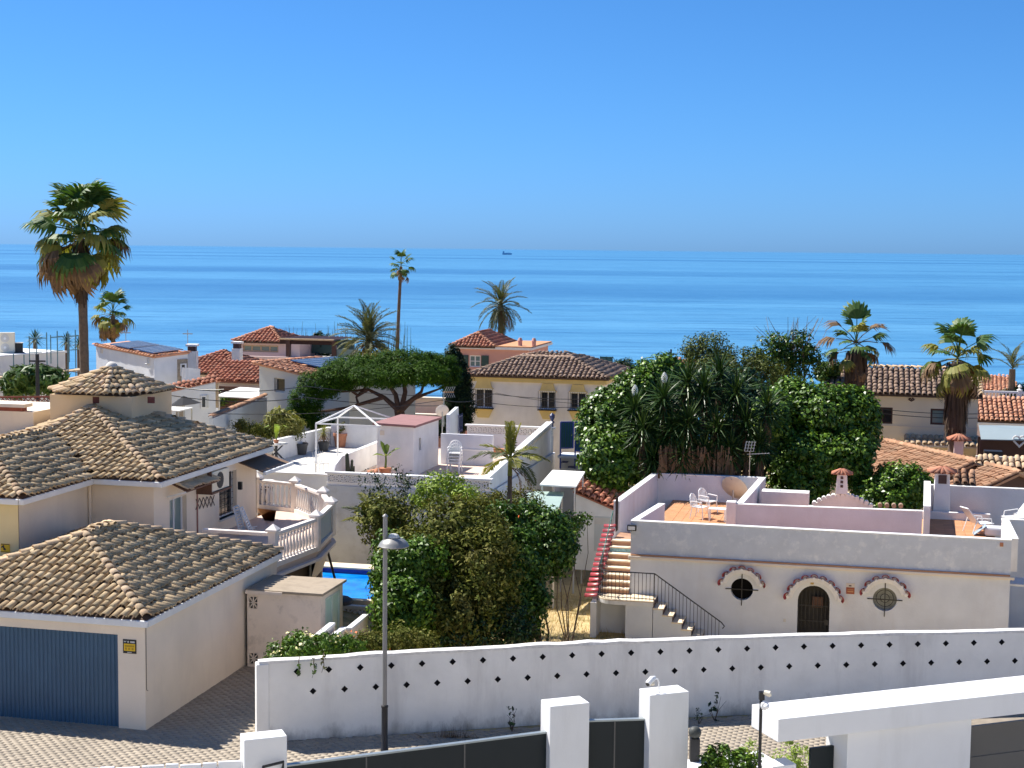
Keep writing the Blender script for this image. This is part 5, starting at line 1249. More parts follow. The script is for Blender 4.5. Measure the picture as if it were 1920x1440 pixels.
def hl(u, v, z): return Vector((HO.x, HO.y, 0)) + EX * u + EY * v + EZ * z
FLZ = 1.092
def plastic_chair(loc, rz, label, group=None):
    t = thing('plastic_chair', loc, label, 'chair', rz, group); w = M['whiteplastic']
    s = MB().box(-.24, .24, -.22, .24, .42, .455); s.build('seat', w, t, bevel=.015)
    for x, y, ox, oy in ((-.22, -.2, -.04, -.05), (.22, -.2, .04, -.05), (-.2, .22, -.04, .07), (.2, .22, .04, .07)): MB().beam((x, y, .43), (x + ox, y + oy, 0), .03).build('leg', w, t)
    b = MB(); n = 8
    pts = [(.26 * math.cos(math.pi * i / n), .25 + .10 * math.sin(math.pi * i / n), .45 + .45 * math.sin(math.pi * i / n) ** .6) for i in range(n + 1)]
    b.tube(pts, .022, 6); b.build('back_frame', w, t, True)
    for i in range(5):
        x = -.16 + .08 * i; MB().beam((x, .245, .45), (x, .33, .45 + .45 * (1 - (x / .27) ** 2) ** .4), .035, .012, up=Vector((0, 1, 0))).build('back_slat', w, t)
    for x in (-.27, .27): MB().tube([(x, -.2, .43), (x, -.2, .64), (x, .2, .66), (x * .95, .27, .62)], .02, 6).build('armrest', w, t)
    return t
def at_floor(px, py): 
    p = aZ(px, py, FLZ); return p
p = at_floor(1312, 972); plastic_chair(p, A0 + R(70), 'white plastic chair nearest the stair side on the roof terrace', 'white roof chairs')
p = at_floor(1328, 961); plastic_chair(p, A0 + R(60), 'white plastic chair behind the other one beside the satellite dish', 'white roof chairs')
p = at_floor(1345, 976)
def low_table():
    t = thing('low_table', p, 'small white plastic table beside the roof terrace chairs', 'table', A0)
    MB().box(-.32, .32, -.22, .22, .42, .46).build('table_top', M['whiteplastic'], t, bevel=.015)
    for x in (-.28, .28):
        for y in (-.18, .18): MB().box(x - .02, x + .02, y - .02, y + .02, 0, .42).build('leg', M['whiteplastic'], t)
low_table()
def dish(loc, r, rz, tilt, label, mat, mast=.8, rod=True):
    t = thing('satellite_dish', loc, label, 'satellite dish', rz)
    Mr = Matrix.Rotation(tilt, 4, 'X'); k = 8
    m = MB().lathe([(r * i / k + .001, r * .28 * (i / k) ** 2) for i in range(k + 1)] + [(r * .985, r * .28 + .02), (.01, .03)], n=24); m.v = [tuple(Mr @ Vector(v) + EZ * mast) for v in m.v]; m.build('reflector', mat, t, True)
    MB().tube([(0, 0, 0), (0, 0, mast)], .025, 8).build('mast', M['galv'], t, True)
    a = Mr @ Vector((0, -r * .9, .05)) + EZ * mast; b = Mr @ Vector((0, -r * .25, r * .95)) + EZ * mast; MB().beam(a, b, .025).build('feed_arm', M['galv'], t); MB().tube([b, b + (a - b).normalized() * .12], .035, 8).build('receiver', M['concrete'], t)
    return t
q = hl(2.55, 8.4, FLZ); q = aZ(1374, 945, FLZ); dish(q, .55, A0 + R(-20), R(-60), 'large cream satellite dish on the white house roof terrace', plain('cream_dish', (.60, .54, .42), .5, var=.1), .55)
def antenna(loc, H, label, s=1.0, rz=0.0, yagi=True):
    t = thing('tv_antenna', loc, label, 'antenna', rz); MB().tube([(0, 0, 0), (0, 0, H)], .018 * s, 6).build('mast', plain('tan_mast', (.38, .33, .26), .6), t, True)
    b = MB().beam((-.1 * s, 0, H - .12), (.75 * s, 0, H - .05), .02 * s).build('boom', M['galv'], t)
    for i in range(6):
        x = .1 + .12 * i; MB().beam((x * s, -.16 * s, H - .10 + .01 * i), (x * s, .16 * s, H - .10 + .01 * i), .01 * s).build('director', M['galv'], t)
    g = MB()
    for i in range(4): g.beam((-.2 * s + .11 * i * s, -.05, H), (-.14 * s + .11 * i * s, .0, H + .38 * s), .014 * s)
    for i in range(4): g.beam((-.2 * s + .02 * i * s, -.05, H + .12 * i * s), (.16 * s + .02 * i * s, 0, H + .12 * i * s), .014 * s)
    g.build('reflector_grid', M['galv'], t)
q = hl(3.3, 8.2, ZP_ if False else 2.1); q = aY(1405, 893, 58.2); antenna(q, aY(1408, 846, 58.2).z - q.z, 'television antenna on a tan mast at the white house parapet', 1.0, A0)
def lounge_chair(px, py, rz, label):
    t = thing('lounge_chair', at_floor(px, py), label, 'chair', rz, 'lounge chairs on the right roof terrace'); w = M['whiteplastic']
    b = MB().prism([(-.28, .1, .32), (.28, .1, .32), (.26, .62, .92), (-.26, .62, .92)], (0, .03, -.03)); b.build('backrest', w, t, bevel=.01); MB().box(-.28, .28, -.45, .1, .29, .33).build('seat', w, t, bevel=.01)
    for x in (-.3, .3):
        MB().tube([(x, -.4, 0), (x, -.3, .5), (x, .25, .55), (x, .45, 0)], .02, 6).build('arm_frame', w, t)
lounge_chair(1835, 997, A0 + R(120), 'white reclining chair beside the folded towels on the roof terrace'); lounge_chair(1905, 985, A0 + R(-60), 'white reclining chair at the far end of the roof terrace')
def towels():
    q = at_floor(1850, 1003); t = thing('cushion_pile', q, 'pile of white cushions with a blue and white towel on the roof terrace', 'cushions', A0)
    MB().box(-.1, .75, -.3, .25, 0, .32).build('cushion', M['white_clean'], t, bevel=.08); m = MB().prism([(-.45, -.3, .0), (-.05, -.3, .33), (-.05, .2, .33), (-.45, .2, .0)], (0, 0, .03)); m.build('towel', plain('blue_grey_towel', (.30, .38, .46), .9, var=.4, scale=10), t)
towels()

# ================================================================ middle house with stepped roof terraces
NO = aZ(612, 886, 2.5); NO = Vector((NO.x, NO.y, 0))
def nl(u, v, z=0.0): return Vector((NO.x, NO.y, 0)) + EX * u + EY * v + EZ * z
def tile_block_wall(t, a, b, z0, z1, n, depth=.14, cols=('white', 'rose')):
    """a row of pierced decorative blocks between two points (local frame)"""
    a, b = Vector((*a, 0)), Vector((*b, 0)); d = (b - a); L = d.length; d.normalize(); nr = Vector((d.y, -d.x, 0)); w = L / n; h = z1 - z0
    for i in range(n):
        m = MB(); lattice_block(m, a + d * (w * i) + EZ * z0, d, nr, w, h, depth, w * .13); m.build('pierced_block', M['white'], t)
    back = MB(); back.prism([a - nr * .05 + EZ * z0, b - nr * .05 + EZ * z0, b - nr * .06 + EZ * z0, a - nr * .06 + EZ * z0], (0, 0, h)); back.build('block_backing', plain('maroon_blue_tile', (.22, .09, .10), .6, var=.6, scale=9), t)
def build_mid():
    t = thing('terrace_house', nl(0, 0), 'white house of stepped roof terraces with maroon roofed stair hut', 'house', A0)
    zf = 2.0; Wm = M['white']
    # body with the two terrace floors
    MB().box(.05, 6.35, .2, 12, -2, zf).build('body', M['bluewhite'], t); MB().box(-4.5, .04, .9, 11.5, -2, zf - .004).build('body', M['white'], t)
    MB().box(-4.4, .0, 1.0, 11.4, zf - .003, zf + .012).build('terrace_floor', M['concrete'], t); MB().box(.1, 6.3, .3, 11.8, zf + .001, zf + .014).build('terrace_floor', M['paletile'], t)
    MB().box(.0, 6.4, -.02, .19, -2, zf + .02).build('front_wall', plain('stained_blue_grey_stucco', (.50, .53, .55), .9, var=.15, scale=1.2, bump=.4, dirt=(.25, .25, .25), dscale=1.5, damt=.6), t)
    cp = MB().box(-.05, 6.45, -.05, .22, 2.46, 2.54).build('front_coping', M['white_clean'], t, bevel=.01); MB().box(.0, 6.4, .02, .17, zf + .021, 2.14).build('block_course', Wm, t)
    tile_block_wall(t, (.05, .06), (6.35, .06), 2.141, 2.459, 20)
    # left wall and low divider
    z1 = 3.0
    MB().prism([(-4.55, 5.9, -2), (-4.33, 5.9, -2), (-3.75, 11.0, -2), (-3.97, 11.0, -2)], (0, 0, z1 - .12 + 2)).build('left_wall', Wm, t, bevel=.02); MB().box(-3.74, .6, 10.8, 11.0, zf - .6, z1).build('back_wall', Wm, t)
    MB().prism([(-.12, .3, zf), (-.12, 7.6, zf), (-.12, 7.6, 2.95), (-.12, 1.6, 2.92), (-.12, .9, 2.70)], (.2, 0, 0)).build('divider_wall', Wm, t, bevel=.02)
    MB().box(-4.6, -.15, .66, .88, -2, 2.27).build('near_wall', M['bluewhite'], t); MB().box(-4.65, -.10, .62, .92, 2.27, 2.33).build('near_coping', M['white_clean'], t)
    # stair hut
    hu0, hu1, hv0, hv1 = 1.0, 2.5, 3.05, 6.6; zh = 4.02
    X, Y = Vector((1, 0, 0)), Vector((0, 1, 0)); mb = MB(); wall_panel(mb, (hu0, hv0, 0), X, hu1 - hu0, zf, zh, (), -Y); wall_panel(mb, (hu1, hv0, 0), Y, hv1 - hv0, zf, zh - .35, [(.75, 1.05, 2.95, 3.45)], X, .12); wall_panel(mb, (hu0, hv0, 0), Y, hv1 - hv0, zf, zh - .3, (), -X); wall_panel(mb, (hu0, hv1, 0), X, hu1 - hu0, zf, zh, (), Y)
    h = mb.build('stair_hut', M['white'], t, fix=False)
    MB().prism([(hu0 - .15, hv0 - .12, zh), (hu1 + .12, hv0 - .12, zh - .05), (hu1 + .12, hv1 + .1, zh - .1), (hu0 - .15, hv1 + .1, zh - .05)], (0, 0, .09)).build('hut_roof', M['brownroof'], h); MB().box(hu0, hu1, hv0 + .01, hv1, zh - .36, zh - .1).build('hut_lintel', Wm, h)
    MB().box(hu1 - .12, hu1 - .10, hv0 + .75, hv0 + 1.05, 2.95, 3.45).build('pane', M['glass'], h, fix=False)
    MB().box(hu0 + .1, hu0 + .3, hv0 - .03, hv0 - .001, zh - .4, zh - .22).build('vent', M['cream'], h)
    # screen wall behind the chairs, right parapet, tiled balustrade
    MB().box(2.52, 4.75, 6.9, 7.05, zf, 3.28).build('screen_wall', M['pinkwhite'], t); MB().box(3.2, 4.7, 6.87, 6.899, 2.62, 2.68).build('wall_bar', M['whiteplastic'], t)
    MB().prism([(6.05, .2, zf), (6.05, 11.6, zf), (6.05, 11.6, 3.35), (6.05, .2, 2.5)], (.22, 0, 0)).build('right_parapet', M['white'], t); 
    MB().prism([(6.02, .15, 2.5), (6.02, 11.6, 3.35), (6.30, 11.6, 3.35), (6.30, .15, 2.5)], (0, 0, .06)).build('right_coping', M['white_clean'], t)
    m = MB()
    for i in range(24): m.box(6.271, 6.30, 4.2 + .3 * i, 4.4 + .3 * i, 2.62 + .0223 * i, 2.72 + .0223 * i)
    m.build('dentil_trim', M['cream'], t, kind='stuff')
    MB().box(2.4, 6.3, 11.62, 11.8, zf, 2.75).build('back_parapet', M['bluewhite'], t); tile_block_wall(t, (2.4, 11.7), (6.3, 11.7), 2.751, 3.08, 17); MB().box(2.3, 6.4, 11.6, 11.85, 3.08, 3.15).build('back_coping', M['white_clean'], t)
    MB().prism([(2.55, 7.6, zf), (2.55, 9.4, zf), (2.55, 9.0, 4.2), (2.55, 7.6, 4.0)], (.15, 0, 0)).build('wing_wall', M['bluewhite'], t)
    MB().box(2.9, 6.0, 10.6, 10.8, zf + .015, zf + .25).build('planter_edge', M['terrapot'], t); MB().box(4.8, 6.0, 8.2, 10.5, zf + .015, zf + .05).build('lawn_strip', M['lawn'], t)
    # iron balcony gate and blue post at the far right corner
    bp = MB().lathe([(.06, zf), (.06, 3.3), (.1, 3.34), (.1, 3.4), (.05, 3.44), (.12, 3.58), (.12, 3.68), (.03, 3.78)], (6.25, 11.75, 0), 12).build('blue_post', M['marineblue'], t, True)
    sg = MB(); 
    for i in range(6): sg.beam((2.8 + .0 * i, 8.6 + .14 * i, zf + 1.1), (2.8, 8.6 + .14 * i, zf + 1.9), .02)
    sg.beam((2.8, 8.6, zf + 1.2), (2.8, 9.3, zf + 1.2), .03); sg.beam((2.8, 8.6, zf + 1.8), (2.8, 9.3, zf + 1.8), .03); sg.build('iron_scroll', M['marineblue'], t)
    return zf
zfm = build_mid()
def blue_gate():
    o = nl(6.75, 11.2, 2.0); t = thing('glazed_gate', o, 'blue framed gate with teal panels standing on the terrace corner', 'gate', A0)
    for k, (a, b) in enumerate((((0, 0), (.5, .3)), ((.62, .2), (1.2, -.25)))):
        d = Vector((b[0] - a[0], b[1] - a[1], 0)); z0, z1 = .3 - .1 * k, 1.45
        fr = MB(); A, B = Vector((*a, 0)), Vector((*b, 0))
        fr.beam(A + EZ * z0, B + EZ * z0, .05); fr.beam(A + EZ * z1, B + EZ * z1, .05); fr.beam(A + EZ * (-.6), A + EZ * z1, .06); fr.beam(B + EZ * (-1.5 if k else z0), B + EZ * z1, .06); fr.build('frame', M['bluepaint'], t)
        MB().prism([A + EZ * (z0 + .03), B + EZ * (z0 + .03), B + EZ * (z1 - .03), A + EZ * (z1 - .03)], (0, .01, 0)).build('panel', M['glassgreen'], t)
        for i in range(1, 5): p = A + d * (i / 5); MB().beam(p + EZ * z0 - Vector((0, .02, 0)), p + EZ * z1 - Vector((0, .02, 0)), .015).build('bar', M['bluepaint'], t)
    MB().box(-.1, 1.5, -.1, 1.1, -.12, -.02).build('landing', M['bluewhite'], t); MB().box(-.1, 1.5, .4, .5, -4, -.12).build('landing_wall', M['bluewhite'], t)
    for i in range(4): MB().box(.1 + .3 * i, .36 + .3 * i, -.3, .0, -.3 - .2 * i, -.25 - .2 * i).build('step', M['marineblue'], t)
blue_gate()
def gazebo():
    b = {k: nl(*p) for k, p in dict(a=(-1.5, 2.9), b=(1.2, 2.7), c=(1.0, 5.4), d=(-1.45, 5.3)).items()}
    o = nl(-.3, 4.0, 2.012); t = thing('gazebo_frame', o, 'bare white metal gazebo frame with pyramid top on the terrace', 'gazebo'); zt, za = 1.98, 2.62; w = M['whiteplastic']
    P = {k: v - Vector((o.x, o.y, 0)) for k, v in b.items()}; ap = Vector((-.0, .1, za))
    for k in 'acd' if 0 else 'ad': MB().beam(P[k], P[k] + EZ * zt, .06).build('post', w, t)
    for k in 'bc': MB().beam(P[k] + EZ * .6, P[k] + EZ * zt, .05).build('post', w, t)
    for x, y in ('ab', 'bc', 'cd', 'da'): MB().beam(P[x] + EZ * zt, P[y] + EZ * zt, .055).build('top_bar', w, t)
    for k in 'abcd': MB().beam(P[k] + EZ * zt, ap, .055).build('rafter', w, t)
gazebo()
def pot(px, py, z, r, h, mat, label, plant=None, rz=0):
    p = aZ(px, py, z); t = thing('potted_plant' if plant else 'plant_pot', p, label, 'potted plant' if plant else 'pot')
    MB().lathe([(r * .7, 0), (r * .92, h * .8), (r, h * .82), (r, h), (r * .86, h), (r * .82, h * .88), (.01, h * .88)], n=18).build('pot', M[mat], t, True)
    if plant: plant(t, h)
    return t
def pl_yellow(t, h):
    for i in range(4):
        a = i * 1.7; m = MB(); q = [Vector((0, 0, h * .8)), Vector((.08 * math.cos(a), .08 * math.sin(a), h + .35)), Vector((.3 * math.cos(a), .3 * math.sin(a), h + .62)), Vector((.55 * math.cos(a), .5 * math.sin(a), h + .5))]
        wd = Vector((-math.sin(a), math.cos(a), 0)) * .09
        m.add([q[0] - wd * .2, q[0] + wd * .2, q[1] - wd, q[1] + wd, q[2] - wd, q[2] + wd, q[3]], [(0, 1, 3, 2), (2, 3, 5, 4), (4, 5, 6)]); m.build('leaf', M['leaflime'], t, fix=False)
def pl_ponytail(t, h):
    o = link('leaf_head', FR['yub'], t, Matrix.Translation((0, 0, h + .45)) @ Matrix.Scale(.75, 4)); MB().tube([(0, 0, h * .8), (0, 0, h + .45)], .05, 6).build('stem', M['bark'], t)
    for i in range(26):
        a = i * .24; m = MB(); w = Vector((-math.sin(a), math.cos(a), 0)) * .02; c = Vector((math.cos(a), math.sin(a), 0)); m.add([c * .05 + EZ * (h + .35) - w, c * .05 + EZ * (h + .35) + w, c * .28 + EZ * (h + .05) + w, c * .28 + EZ * (h + .05) - w], [(0, 1, 2, 3)])
        if i % 2 == 0: m.build('dead_leaf', M['frondbrown'], t, fix=False)
def pl_shrub(t, h): foliage('foliage', t, M['leafolive'], [(0, 0, h + .25, .22, .22, .3)], 16, 14, .1, .09)
def pl_stick(t, h): MB().tube([(.1, 0, h * .8), (.18, 0, h + .1), (.3, 0, h - .1)], .012, 5).build('stem', M['frondbrown'], t)
pot(565, 852, 2.012, .3, .5, 'darkpot', 'round charcoal plant pot against the white terrace wall', pl_stick)
pot(607, 846, 2.012, .26, .42, 'darkpot', 'charcoal pot with a ponytail palm beside the terracotta planter', pl_ponytail)
pot(638, 838, 2.012, .32, .62, 'terrapot', 'tall terracotta planter with a shrub under the gazebo', pl_shrub)
def garden_table():
    p = aZ(518, 866, 2.012); t = thing('garden_table', p, 'round white table on dark crossed legs at the terrace edge', 'table')
    MB().lathe([(.01, .74), (.48, .74), (.5, .76), (.48, .79), (.01, .79)], n=28).build('table_top', M['concrete'], t, True)
    for a in (0, 1.57): MB().beam((-.4 * math.cos(a), -.4 * math.sin(a), .0), (.3 * math.cos(a), .3 * math.sin(a), .74), .06).build('leg', M['darkpot'], t); MB().beam((.4 * math.cos(a), .4 * math.sin(a), .0), (-.3 * math.cos(a), -.3 * math.sin(a), .74), .06).build('leg', M['darkpot'], t)
    s = thing('potted_plant', (p.x, p.y, p.z + .79), 'yellow green potted plant standing on the round garden table', 'potted plant'); MB().lathe([(.08, 0), (.12, .14), (.01, .14)], n=12).build('pot', M['terrapot'], s, True); pl_yellow(s, .14)
    c = thing('cloth_heap', p + Vector((.1, -.35, 0)), 'crumpled white cloth heap under the garden table', 'cloth'); rg = random.Random(5); m = MB()
    n = 10; V = [(.55 * (i / n - .5) * 2, .35 * (j / n - .5) * 2, .18 * max(0, 1 - ((i / n - .5) * 2) ** 2 - ((j / n - .5) * 2) ** 2) * rg.uniform(.5, 1.3)) for j in range(n + 1) for i in range(n + 1)]
    m.add(V, [(j * (n + 1) + i, j * (n + 1) + i + 1, (j + 1) * (n + 1) + i + 1, (j + 1) * (n + 1) + i) for j in range(n) for i in range(n)]).build('cloth', M['white_clean'], c, True)
garden_table()
def wire_chair():
    p = aZ(598, 886, 2.012); t = thing('wire_chair', p, 'pale wire garden chair by the white terrace step', 'chair', R(40))
    for i in range(6): MB().tube([(-.2 + .08 * i, 0, .4), (-.25 + .1 * i, .12, .85)], .008, 4).build('back_wire', M['concrete'], t)
    MB().box(-.22, .22, -.4, 0, .38, .41).build('seat', M['concrete'], t)
    for x in (-.2, .2):
        for y in (-.36, -.04): MB().beam((x, y, 0), (x, y, .38), .02).build('leg', M['concrete'], t)
wire_chair()
def cactus():
    p = nl(.32, 1.5, 2.014); t = thing('cactus', p, 'tall dark columnar cactus against the white divider wall', 'cactus')
    MB().tube([(0, 0, 0), (0, 0, .5), (-.03, 0, 1.0), (-.02, 0, 1.05)], [.08, .09, .07, .02], 8).build('column', M['cactus'], t, True); MB().tube([(0, 0, .15), (.14, 0, .3), (.17, 0, .75), (.17, 0, .8)], [.05, .06, .05, .02], 8).build('arm', M['cactus'], t, True); MB().tube([(.05, -.05, .0), (.24, -.05, .25), (.25, -.05, .55)], [.04, .05, .03], 8).build('arm', M['cactus'], t, True)
cactus()
def banana(px, py, z, label, s=1.0):
    p = nl(1.55, 2.4, z); t = thing('banana_plant', p, label, 'plant'); MB().lathe([(.17, 0), (.25, .36), (.27, .4), (.02, .4)], n=14).build('pot', M['terrapot'], t, True)
    MB().tube([(0, 0, .3), (.03, 0, .7), (.02, 0, 1.0)], [.05, .04, .03], 7).build('stem', M['banana'], t, True)
    for a, el, L in ((2.6, 70, .75), (.2, 35, .75), (3.3, 15, .55), (1.2, 78, .6), (-1.2, 20, .6)):
        d = Vector((math.cos(a) * math.cos(R(el)), math.sin(a) * math.cos(R(el)), math.sin(R(el)))); w = Vector((-math.sin(a), math.cos(a), 0)) * .13; b = Vector((.02, 0, .85)); m = MB(); g = EZ * .1
        q = [b, b + d * L * .3, b + d * L * .65, b + d * L - g]; m.add([q[0], q[1] - w * .8 + EZ * .04, q[1], q[1] + w * .8 + EZ * .04, q[2] - w + EZ * .03, q[2] - EZ * .02, q[2] + w + EZ * .03, q[3]], [(0, 1, 2), (0, 2, 3), (1, 4, 5, 2), (2, 5, 6, 3), (4, 7, 5), (5, 7, 6)]); m.build('leaf', M['banana'], t, fix=False)
banana(723, 885, 2.014, 'banana plant in a terracotta pot against the stair hut')
p = nl(1.2, 1.9, 2.014); t = thing('plant_pot', p, 'empty terracotta pot lying beside the banana plant', 'pot'); m = MB().lathe([(.14, 0), (.2, .33), (.23, .34), (.23, .4), (.17, .4), (.15, .1), (.01, .08)], n=16); m.v = [(z - .2, y, x + .22) for x, y, z in m.v]; m.build('pot', M['terrapot'], t, True)
p0 = aZ(852, 886, 2.015)
for i in range(4): plastic_chair((p0.x, p0.y, 2.015 + .12 * i), A0 + R(3 * i), ['lowest white chair of the stack on the middle terrace', 'second lowest white chair of the stack on the middle terrace', 'third white chair up in the stack on the middle terrace', 'topmost white chair of the stack on the middle terrace'][i], 'stacked white chairs on the middle terrace')
p = aZ(903, 870, 2.014); 
t = thing('wire_basket_chair', p, 'thin metal framed chair behind the screen wall', 'chair', A0); MB().tube([(.2 * math.cos(a), 0, .65 + .25 * math.sin(a)) for a in [i * .5236 for i in range(13)]], .015, 5).build('back_hoop', M['concrete'], t); MB().box(-.2, .2, -.4, -.02, .36, .39).build('seat', M['concrete'], t)
for x in (-.18, .18):
    for y in (-.38, -.05): MB().beam((x, y, 0), (x, y, .36), .02).build('leg', M['concrete'], t)
q = nl(2.75, 9.6, 2.0); dish(aY(829, 832, 68.0), .30, A0 + R(25), R(-62), 'pale satellite dish on a mast beside the dark cypress', M['concrete'], aY(829, 772, 68).z - aY(829, 832, 68).z)
q = aY(832, 800, 68.6); q2 = aY(832, 735, 68.6).z - q.z
def yagi(loc, H, label):
    t = thing('tv_antenna', loc, label, 'antenna'); MB().tube([(0, 0, 0), (0, 0, H)], .02, 6).build('mast', M['galv'], t)
    bo = MB().beam((-.05, 0, H), (.45, 0, H + .0), .03).build('boom', plain('orange_boom', (.5, .28, .12), .6), t)
    for i in range(5):
        for s in (-1, 1): MB().beam((.02 + .09 * i, 0, H), (.02 + .09 * i + .12, .05 * s, H + s * .24), .012).build('element', M['galv'], t)
yagi(q, q2, 'small television antenna with splayed elements before the cypress')
# awnings and the small tiled outhouse between the two white houses
def canopy(name, pts, z, th, mat, label, legs=True):
    P = [aZ(x, y, zz) for x, y, zz in pts]; o = sum(P, Vector((0, 0, 0))) / len(P); o.z = 0; t = thing(name, o, label, 'canopy'); MB().prism([p - o for p in P], (0, 0, -th)).build('cover', M[mat], t)
    for p in P: q = o + (p - o) * .9; g = ground_z(p.x, p.y); MB().beam((q.x - o.x, q.y - o.y, g), (q.x - o.x, q.y - o.y, p.z - th - .04), .06).build('leg', M['concrete'], t)
canopy('canopy', [(1012, 908, 2.0), (1080, 912, 1.95), (1097, 884, 2.1), (1036, 881, 2.1)], 0, .06, 'awning', 'white flat canopy at the foot of the blue gate')
canopy('canopy', [(963, 962, 1.5), (1042, 968, 1.45), (1058, 922, 1.6), (992, 921, 1.62)], 0, .05, 'greencanvas', 'grey green canopy between the garden bush and the outhouse')
def outhouse():
    o = aZ(1080, 922, 1.35); o.z = 0; t = thing('outhouse', o, 'small cream outhouse with terracotta tile lean-to roof beside the stair', 'outhouse', A0); D = 1.9; Wd = 1.5
    u1 = fac(o, 1148, 950, 0)[0]; za, zb = 1.30, fac(o, 1145, 955, 0)[1]
    MB().prism([(0, 0, -1.8), (u1, 0, -1.8), (u1, 0, zb), (0, 0, za)], (0, D, 0)).build('wall', M['white'], t)
    pts = [(u1 + .1, -.12, zb + .04), (u1 + .1, D, zb + .06), (-.1, D, za + .10), (-.1, -.12, za + .08)]
    MB().prism(pts, (0, 0, -.06)).build('roof_deck', M['redtile'], t)
    for mt in slope_tiles([(-.1, -.14, za + .07), (u1 + .1, -.14, zb + .03), (u1 + .1, D, zb + .42), (-.1, D, za + .46)], .27, .42, seed=9): link('roof_tile', tile_mesh(.27, .52, M['redtile']), t, mt)
    MB().box(u1 * .52, u1 * .97, -.012, .0, -1.0, zb - .3).build('door', M['greywall'], t); MB().box(u1 * .52, u1 * .97, -.02, -.0125, zb - .62, zb - .36).build('door_vent', M['concrete'], t)
outhouse()

# ================================================================ yellow-trimmed house behind
def tiles_joined(t, slopes, ridges, pitch, expo, mat, cap, seed=1, thick=.1, soffit=None, n_obj=0):
    tiled_roof(t, slopes, ridges, pitch, expo, mat, cap, n_obj=n_obj, seed=seed, cap_obj=False, thick=thick, soffit=soffit)
YO = aZ(875, 703, 3.8); YO = Vector((YO.x, YO.y, 0))
def build_yellow():
    t = thing('villa', YO, 'white villa with ochre window surrounds and brown tile roof', 'house', A0)
    wins = []
    for (x0, y0, x1, y1) in ((891, 729, 923, 765), (1013, 734, 1041, 768), (1069, 736, 1098, 769)):
        a, zt = fac(YO, x0, y0, .3); b, zb = fac(YO, x1, y1, .3); wins.append((a, b, zb, zt))
    U1 = fac(YO, 1134, 720, .3)[0]
    sw = (1.2, 1.9, 2.0, 2.9)
    block_house(t, .15, U1, .3, 7.0, -4, 3.6, M['white'], front=wins, right=[sw], depth=.18)
    for k, h in enumerate(wins):
        w = fwin(t, .3, h, M['aluwhite'], M['glass'], depth=.16, mull=1, fw=.05)
        a, b, c, d = h; m = (b - a)
        s = MB().prism([(a - .1, .28, d + .03), (b + .1, .28, d + .03), (b - .02, .28, d + .12), (b - .14, .28, d + .48), (a + .14, .28, d + .48), (a + .02, .28, d + .12)], (0, -.12, 0)); s.build('ochre_head', M['yellow'], w)
        MB().prism([(a - .05, .28, c - .06), (b + .05, .28, c - .06), (b - .18, .28, c - .55), (a + .18, .28, c - .55)], (0, -.10, 0)).build('ochre_apron', M['yellow'], w)
        MB().box(a - .1, b + .1, .0, .29, c - .05, c).build('ledge', M['darkmetal'], w)
        for i in range(9): u = a - .06 + (b - a + .12) * i / 8; MB().beam((u, .05, c), (u, .05, d + .05), .018).build('grille_bar', M['darkmetal'], w)
        MB().beam((a - .06, .05, d + .05), (b + .06, .05, d + .05), .02).build('grille_bar', M['whiteplastic'], w)
    rw = rwin(t, U1, sw, M['winframe'], M['glass'], depth=.16, mull=0)
    MB().box(U1 + .001, U1 + .06, 1.05, 2.05, 2.95, 3.3).build('ochre_head', M['yellow'], rw)
    MB().box(.05, U1 + .12, .15, 7.1, 3.46, 3.72).build('ochre_eave_band', M['yellow'], t)
    s = .36; ZE = 3.8; E1 = U1 + .25; d1 = 2.55
    z = lambda v: ZE + s * v
    A, B = (d1, d1, z(d1)), (E1 - d1, d1, z(d1))
    sl = [([(0, 0, ZE), (E1, 0, ZE), B, A], 1), ([(E1, 0, ZE), (E1, 7.3, ZE), (E1 - d1, 4.75, z(d1)), B], 1), ([(0, 7.3, ZE), (0, 0, ZE), A, (d1, 4.75, z(d1))], 0), ([(E1, 7.3, ZE), (0, 7.3, ZE), (d1, 4.75, z(d1)), (E1 - d1, 4.75, z(d1))], 0), ([A, B, (E1 - d1 - .6, 3.6, z(d1) + .25), (d1 + .9, 3.6, z(d1) + .25)], 1), ([B, (E1 - d1, 4.75, z(d1)), (E1 - d1 - .6, 3.6, z(d1) + .25)], 1)]
    tiles_joined(t, sl, [((E1, 0, ZE), B), ((0, 0, ZE), A), (A, B), ((E1, 7.3, ZE), (E1 - d1, 4.75, z(d1)))], .26, .36, M['browntile'], M['browntile'], 11)
    MB().box(1.4, 2.2, .27, .299, -.5, -.2).build('vent', M['concrete'], t)
build_yellow()
def roof_terrace_screen():
    p = aY(1095, 690, 96); t = thing('glass_windscreen', p, 'green glass windscreen on a roof terrace behind the villa', 'windscreen', A0)
    for k, (a, b, h) in enumerate(((0, 1.0, .45), (1.02, 1.8, .75))):
        MB().box(a, b, 0, .03, -.4, h).build('glass_panel', M['glassgreen'], t)
        for x in (a, (a + b) / 2, b): MB().beam((x, -.02, -.4), (x, -.02, h + .02), .03).build('post', M['greenpaint'], t)
    MB().beam((1.82, 0, .75), (2.25, .2, -.1), .03).build('stay', M['greenpaint'], t); MB().box(-3, 2.6, .1, 3, -6, -.4).build('terrace_block', M['palepink'], t); MB().box(1.9, 2.4, -.1, .05, -.4, -.2).build('ledge', M['white'], t)
roof_terrace_screen()

